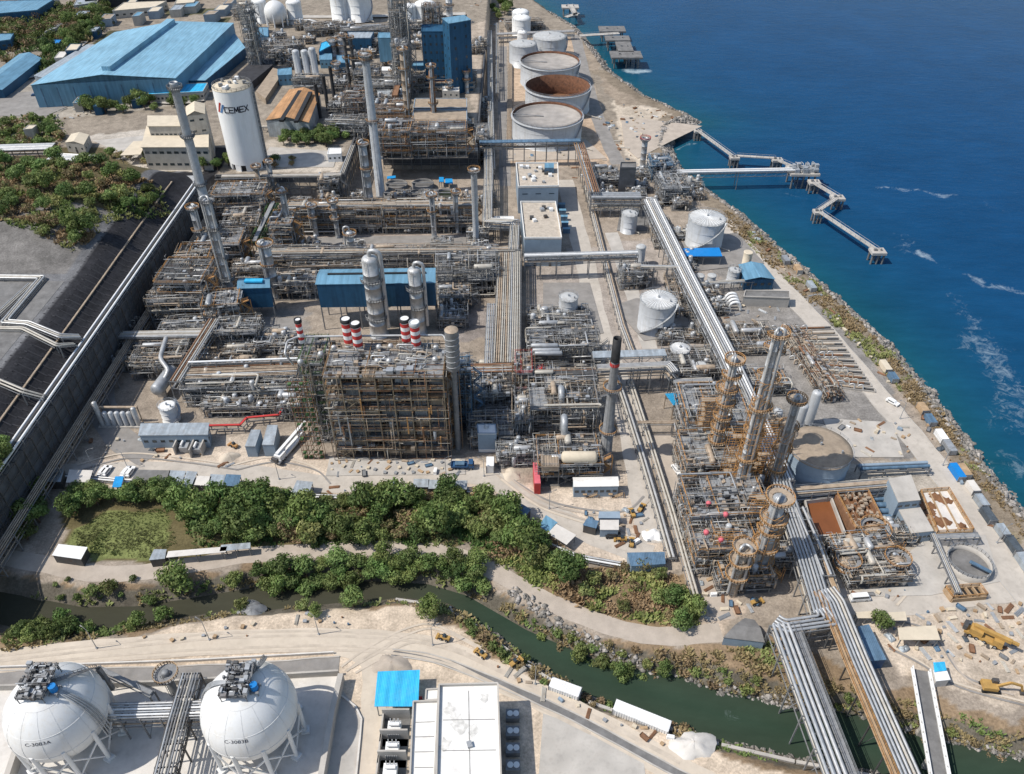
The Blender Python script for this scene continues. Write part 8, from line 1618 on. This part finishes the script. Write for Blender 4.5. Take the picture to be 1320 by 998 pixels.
grove([(5, 800), (80, 795), (200, 785), (235, 772), (240, 790), (130, 812), (10, 825)], 12, ['mid', 'shrub', 'dark'], 'on the south bank of the left channel', 'on the left south bank', .6, .9, 3)
plant('mid', *W(455, 778).xy, .95, 'round green tree on the sand at the south bank, left of the bend', None); plant('dark', *W(552, 792).xy, 1.0, 'round green bush tree on the sand inside the channel bend', None); plant('pale', *W(390, 780).xy, .75, 'pale bush with dark shadow on the south bank left of the round green tree', None); plant('mid', *W(408, 792).xy, .6, 'small dark bush beside parts on the sand above the cross roads', None); plant('pale', *W(310, 775).xy, .8, 'pale scrubby tree at the south bank near the scrap heap', None)
plant('mid', *W(1134, 808).xy, .85, 'single light green tree between cream roofs in the lower right yard', None)
grove([(740, 830), (800, 845), (860, 850), (865, 862), (800, 862), (745, 845)], 9, ['mid', 'pale'], 'on the channel bank below the dirt path bend', 'on the bank below the path bend', .55, .85, 4)
grove([(700, 800), (780, 830), (900, 850), (980, 870), (985, 890), (880, 875), (770, 850), (690, 810)], 26, ['shrub', 'dryshrub', 'shrub'], 'on the rocky north bank of the wide channel', 'on the wide channel north bank', .7, 1.2, 2.5)
grove([(600, 790), (650, 830), (750, 885), (900, 935), (880, 942), (740, 900), (640, 850), (590, 805)], 34, ['dryshrub', 'dryshrub', 'shrub'], 'on the south bank of the wide channel', 'on the wide channel south bank', .7, 1.25, 2.4)
grove([(1040, 870), (1120, 900), (1240, 940), (1330, 960), (1330, 985), (1180, 960), (1040, 905)], 34, ['dryshrub', 'dryshrub', 'shrub'], 'on the rocky bank under the pipe bridges', 'on the bank under the bridges', .6, 1.1, 2.5)
grove([(-10, 228), (90, 218), (200, 236), (212, 252), (150, 272), (130, 300), (96, 322), (0, 292)], 50, ['dark', 'mid', 'pale', 'mid', 'dry'], 'on the hill behind the long retaining wall', 'on the hill', .8, 1.25, 4.2, 27)
grove([(-10, 552), (18, 560), (22, 590), (-20, 640)], 9, ['mid', 'dark'], 'at the left edge below the plateau', 'at the left edge', .8, 1.1, 3.5, 24)
grove([(-10, 155), (60, 150), (80, 178), (60, 188), (-10, 190)], 14, ['dark', 'mid', 'dry'], 'on the slope below the left blue shed', 'below the left blue shed', .8, 1.2, 5, 14)
grove([(90, 30), (135, 15), (150, 30), (110, 55), (70, 82), (52, 92), (66, 62)], 22, ['dark', 'mid'], 'along the wooded strip left of the huge warehouse', 'left of the warehouse', .9, 1.4, 6, 13)
grove([(105, 140), (205, 132), (205, 145), (110, 148)], 12, ['dark', 'mid'], 'in front of the huge warehouse', 'before the warehouse', .8, 1.3, 6, 12)
grove([(360, 182), (440, 170), (455, 178), (420, 190), (365, 190)], 16, ['dark', 'mid'], 'in the row behind the silo yard', 'behind the silo yard', .8, 1.15, 4.5, 12)
grove([(262, 212), (300, 214), (300, 220), (262, 222)], 5, ['mid', 'dark'], 'at the foot of the cement silo', 'at the silo foot', .7, 1., 4, 12); grove([(345, 210), (380, 205), (380, 215), (345, 218)], 4, ['mid', 'dry'], 'on the silo yard right of the silo', 'right of the silo', .7, 1., 5, 12)
grove([(130, 200), (200, 205), (215, 218), (150, 212)], 6, ['dry', 'mid'], 'left of the cream building', 'left of the cream building', .8, 1.2, 5, 12)
grove([(610, 12), (650, 6), (665, 14), (640, 26)], 12, ['dark', 'mid'], 'on the far shore near the twin domed tanks', 'near the twin domed tanks', .9, 1.3, 8, 0)
grove([(215, 140), (262, 134), (262, 128), (215, 132)], 7, ['mid', 'dark'], 'between cyan roofed office and cream block', 'by the cyan office', .7, 1., 5, 12)
def wood(name, poly, n, z, s0, s1, seed):   # a far wood that reads as one mass
    q = random.Random(seed); P = pxs(poly, z); xs = [p.x for p in P]; ys = [p.y for p in P]; bl = []
    while len(bl) < n * 3:
        x, y = q.uniform(min(xs), max(xs)), q.uniform(min(ys), max(ys))
        if bool(inpoly(np.array([x]), np.array([y]), P)[0]):
            zz = gzp(x, y); s = q.uniform(s0, s1)
            for k in range(3): bl.append(((x + q.uniform(-s, s) * .6, y + q.uniform(-s, s) * .6, zz + s * q.uniform(.5, 1.1)), s * q.uniform(.5, .8), q.choice((0, 0, 1, 2))))
    o = bpy.data.objects.new(name, leafmesh(name, bl, 9, .62, ('leafdark', 'leafmid', 'leafdry'), seed)); COL.objects.link(o); tag(o, kind='stuff')
wood('far_wood', [(-20, 34), (30, 20), (90, 8), (145, 10), (150, 22), (100, 42), (60, 56), (-20, 66)], 150, 13, 3., 5., 5)
wood('far_wood', [(90, 40), (130, 20), (152, 26), (112, 55), (72, 84), (50, 94)], 60, 13, 2.6, 4.2, 6)
wood('far_wood', [(-20, 150), (40, 148), (84, 176), (70, 190), (-20, 192)], 60, 13, 2., 3.4, 7)
for ls in TP.values():
    for o in ls:
        for c in list(o.children): bpy.data.objects.remove(c)
        bpy.data.objects.remove(o)
# ================================================================== scrub and grass that nobody could count
def scrub(name, polys, dens, hmin, hmax, mats, z=0., seed=1, thr=.42):
    g = np.random.default_rng(seed); X = []; Y = []
    for poly in polys:
        P = pxs(poly, z); xs = [p.x for p in P]; ys = [p.y for p in P]; A = (max(xs) - min(xs)) * (max(ys) - min(ys)); n = int(A * dens); x = g.uniform(min(xs), max(xs), n); y = g.uniform(min(ys), max(ys), n); k = inpoly(x, y, P) & (vnoise(x, y, 5, seed) + .25 * g.random(n) > thr); X.append(x[k]); Y.append(y[k])
    x = np.concatenate(X); y = np.concatenate(Y); zz = gz(x, y); k = zz > SEA_Z + .3; x, y, zz = x[k], y[k], zz[k]; n = len(x); Vs = []; Fs = []; MI = []; B = 9; sc = g.uniform(hmin, hmax, n) * (.5 + vnoise(x, y, 7, seed + 1)); cm = (vnoise(x, y, 9, seed + 2) * len(mats)).astype(int).clip(0, len(mats) - 1)
    for b in range(B):
        a = g.uniform(0, 6.283, n); el = g.uniform(.35, 1.3, n); L = sc * g.uniform(.6, 1.2, n); dx, dy, dz = np.cos(a) * np.cos(el) * L, np.sin(a) * np.cos(el) * L, np.sin(el) * L; px, py = -np.sin(a) * L * .3, np.cos(a) * L * .3; bx, by = x + g.normal(0, .3, n) * sc, y + g.normal(0, .3, n) * sc
        base = 4 * n * b; Vs.append(np.stack([np.concatenate([bx - px * .5, bx + px * .5, bx + dx + px * .6, bx + dx - px * .6]), np.concatenate([by - py * .5, by + py * .5, by + dy + py * .6, by + dy - py * .6]), np.concatenate([zz - .05, zz - .05, zz + dz, zz + dz * .85])], 1)); i = np.arange(n) + base; Fs.append(np.stack([i, i + n, i + 2 * n, i + 3 * n], 1)); MI.append(cm)
    o = np_mesh(name, np.concatenate(Vs), np.concatenate(Fs), list(mats)); mi = np.concatenate(MI)
    if len(o.data.polygons) == len(mi): o.data.polygons.foreach_set('material_index', mi.astype(np.int32))
    tag(o, kind='stuff')
scrub('bank_scrub', [[(0, 755), (120, 760), (200, 755), (330, 735), (480, 728), (580, 732), (700, 800), (800, 832), (920, 840), (1000, 828), (1010, 850), (1100, 885), (1330, 945), (1330, 990), (1050, 940), (900, 895), (760, 850), (640, 775), (580, 745), (420, 750), (330, 757), (200, 772), (0, 780)], [(0, 810), (200, 795), (330, 778), (520, 768), (600, 785), (650, 820), (760, 885), (900, 935), (1010, 970), (1010, 992), (890, 950), (740, 898), (640, 848), (590, 800), (520, 778), (420, 776), (330, 786), (200, 810), (0, 840)]], 1.0, .5, 1.2, ('leafdry', 'leafdry', 'leafpale', 'leafdry', 'leafmid'), seed=3)
scrub('slope_scrub', [[(640, 690), (700, 700), (760, 735), (890, 745), (903, 808), (800, 798), (700, 760), (620, 715)]], 1.3, .8, 1.7, ('leafdry', 'leafdry', 'leafpale', 'leafmid', 'leafdry'), seed=5)
scrub('thicket_undergrowth', [[(230, 646), (440, 646), (620, 638), (690, 700), (740, 735), (720, 755), (600, 704), (480, 702), (330, 704), (250, 706)]], .8, .7, 1.5, ('leafmid', 'leafdark', 'leafpale', 'leafdark'), seed=6)
scrub('river_bank_brush', [[(690, 800), (800, 845), (920, 868), (1010, 880), (1120, 915), (1330, 965), (1330, 985), (1120, 945), (1000, 925), (880, 885), (770, 855), (690, 815)]], 1.3, .5, 1.2, ('leafdry', 'leafdry', 'leafpale', 'leafdry'), seed=12)
scrub('meadow_grass', [[(90, 690), (130, 662), (215, 655), (228, 700), (195, 720), (110, 714)]], 4., .15, .42, ('leafpale', 'leafmid', 'leafpale'), seed=7, thr=.0)
scrub('hill_undergrowth', [[(-10, 225), (90, 215), (205, 234), (215, 254), (140, 290), (100, 326), (0, 298)]], .7, .8, 1.6, ('leafmid', 'leafdry', 'leafpale', 'leafdark'), z=26., seed=8)
scrub('shore_scrub', [[(935, 272), (958, 282), (1028, 344), (1105, 410), (1150, 454), (1197, 506), (1240, 564), (1282, 618), (1335, 676), (1335, 712), (1262, 625), (1215, 566), (1160, 505), (1110, 452), (1000, 350), (930, 285)]], 1.1, .4, 1.0, ('leafdry', 'leafdry', 'leafpale', 'leafdry'), seed=9)
scrub('far_undergrowth', [[(-10, 25), (90, 10), (140, 12), (110, 60), (50, 100), (-10, 70)], [(0, 150), (80, 150), (80, 188), (0, 190)]], .12, 1.6, 3., ('leafdark', 'leafmid', 'leafdry'), z=13., seed=10)
# ================================================================== riprap along the shore and channel
def rocks(name, lines, n, smin, smax, mats, seed, w0, w1, z):
    g = np.random.default_rng(seed); ico = np.array([(0, 0, 1)] + [(.894 * math.cos(2 * PI * k / 5), .894 * math.sin(2 * PI * k / 5), .447) for k in range(5)] + [(.894 * math.cos(2 * PI * (k + .5) / 5), .894 * math.sin(2 * PI * (k + .5) / 5), -.447) for k in range(5)] + [(0, 0, -1)])
    F0 = [(0, 1 + k, 1 + (k + 1) % 5) for k in range(5)] + [(1 + k, 6 + k, 1 + (k + 1) % 5) for k in range(5)] + [(6 + k, 6 + (k + 1) % 5, 1 + (k + 1) % 5) for k in range(5)] + [(11, 6 + (k + 1) % 5, 6 + k) for k in range(5)]
    F0 = np.array(F0); P = [Vector(p) for p in lines]; seg = [(P[i + 1] - P[i]).length for i in range(len(P) - 1)]; cum = np.concatenate([[0], np.cumsum(seg)]); s = g.uniform(0, cum[-1], n); idx = np.clip(np.searchsorted(cum, s) - 1, 0, len(seg) - 1)
    A = np.array([(p.x, p.y) for p in P]); d = A[idx + 1] - A[idx]; L = np.linalg.norm(d, axis=1)[:, None]; t = ((s - cum[idx])[:, None]) / L; nn = np.stack([-d[:, 1], d[:, 0]], 1) / L; c = A[idx] + d * t + nn * g.uniform(w0, w1, n)[:, None]; zz = gz(c[:, 0], c[:, 1]); sz = g.uniform(smin, smax, n) * (.6 + .8 * g.random(n) ** 2); V = ico[None] * (1 + g.normal(0, .16, (n, 12, 1))) * sz[:, None, None] * g.uniform(.65, 1.25, (n, 1, 3)); a = g.uniform(0, 6.28, n); ca, sa = np.cos(a)[:, None], np.sin(a)[:, None]; x = V[..., 0] * ca - V[..., 1] * sa; y = V[..., 0] * sa + V[..., 1] * ca; V = np.stack([x + c[:, :1], y + c[:, 1:], V[..., 2] + (zz + sz * .2)[:, None]], 2).reshape(-1, 3); F = (F0[None] + (np.arange(n) * 12)[:, None, None]).reshape(-1, 3)
    o = np_mesh(name, V, F, list(mats)); mi = np.repeat(g.integers(0, len(mats), n), 20)
    if len(o.data.polygons) == len(mi): o.data.polygons.foreach_set('material_index', mi.astype(np.int32))
    tag(o, kind='stuff')
rocks('shore_riprap', SHORE[3:22], 9000, .4, .95, ('rock', 'rock', 'rockpale'), 4, -7.5, 1.5, 0)
rocks('cove_riprap', SHORE[8:13], 1200, .6, 1.2, ('rock', 'rockpale'), 6, -8, 1., 0)
NB = [p + Vector((0, 0, 0)) for p in RIVER[10:20]]
rocks('channel_riprap', NB, 1000, .3, .75, ('rock', 'rockpale', 'rock'), 5, 4.4, 7.6, 0)
rocks('south_bank_riprap', NB, 900, .25, .6, ('rock', 'rock'), 7, -7.6, -5., 0)
mb = MB()
for i in range(8, 18):
    pts = []
    for k in range(7):
        q = RIVER[i].lerp(RIVER[i + 1], k / 6); d = (RIVER[i + 1] - RIVER[i]).normalized(); nn = Vector((d.y, -d.x, 0)); c = q + nn * (float(rhw(q.x)) + 4.4); pts.append(Vector((c.x, c.y, -1.9)))
    for k in range(6): mb.bar(pts[k], pts[k + 1], .8, .9)
tag(mb.build('bank_kerb', 'concrete'), kind='structure')
# ================================================================== light, sky, camera
EL, AZ = math.radians(54), math.radians(-10)
to_sun = Vector((-math.cos(EL) * math.cos(AZ), math.cos(EL) * math.sin(AZ), math.sin(EL)))
sd = bpy.data.lights.new('sun', 'SUN'); sd.energy = 4.4; sd.angle = math.radians(.5); sd.color = (1., .95, .87); so = bpy.data.objects.new('sun', sd); COL.objects.link(so); so.rotation_euler = (-to_sun).to_track_quat('-Z', 'Y').to_euler(); so.location = (-100, 100, 300)
wd = bpy.data.worlds.new('World'); SC.world = wd; wd.use_nodes = True; nt = wd.node_tree; bg = nt.nodes['Background']; sk = nt.nodes.new('ShaderNodeTexSky'); sk.sky_type = 'NISHITA'; sk.sun_disc = False; sk.sun_elevation = EL; sk.sun_rotation = math.radians(-90 - 10); sk.air_density = 1.2; sk.dust_density = 1.; nt.links.new(sk.outputs[0], bg.inputs[0]); bg.inputs[1].default_value = .132
cd = bpy.data.cameras.new('camera'); cd.sensor_width = 36; cd.lens = 36 * FOC / 1320; cd.clip_start = 1; cd.clip_end = 6000; co = bpy.data.objects.new('camera', cd); COL.objects.link(co); co.location = (0, 0, CAMH); co.rotation_euler = (math.pi / 2 - PITCH, 0, 0); SC.camera = co
SC.view_settings.view_transform = 'Standard'; SC.view_settings.look = 'None'; SC.view_settings.exposure = 0
SC.cycles.max_bounces = 5; SC.cycles.diffuse_bounces = 2; SC.cycles.glossy_bounces = 2
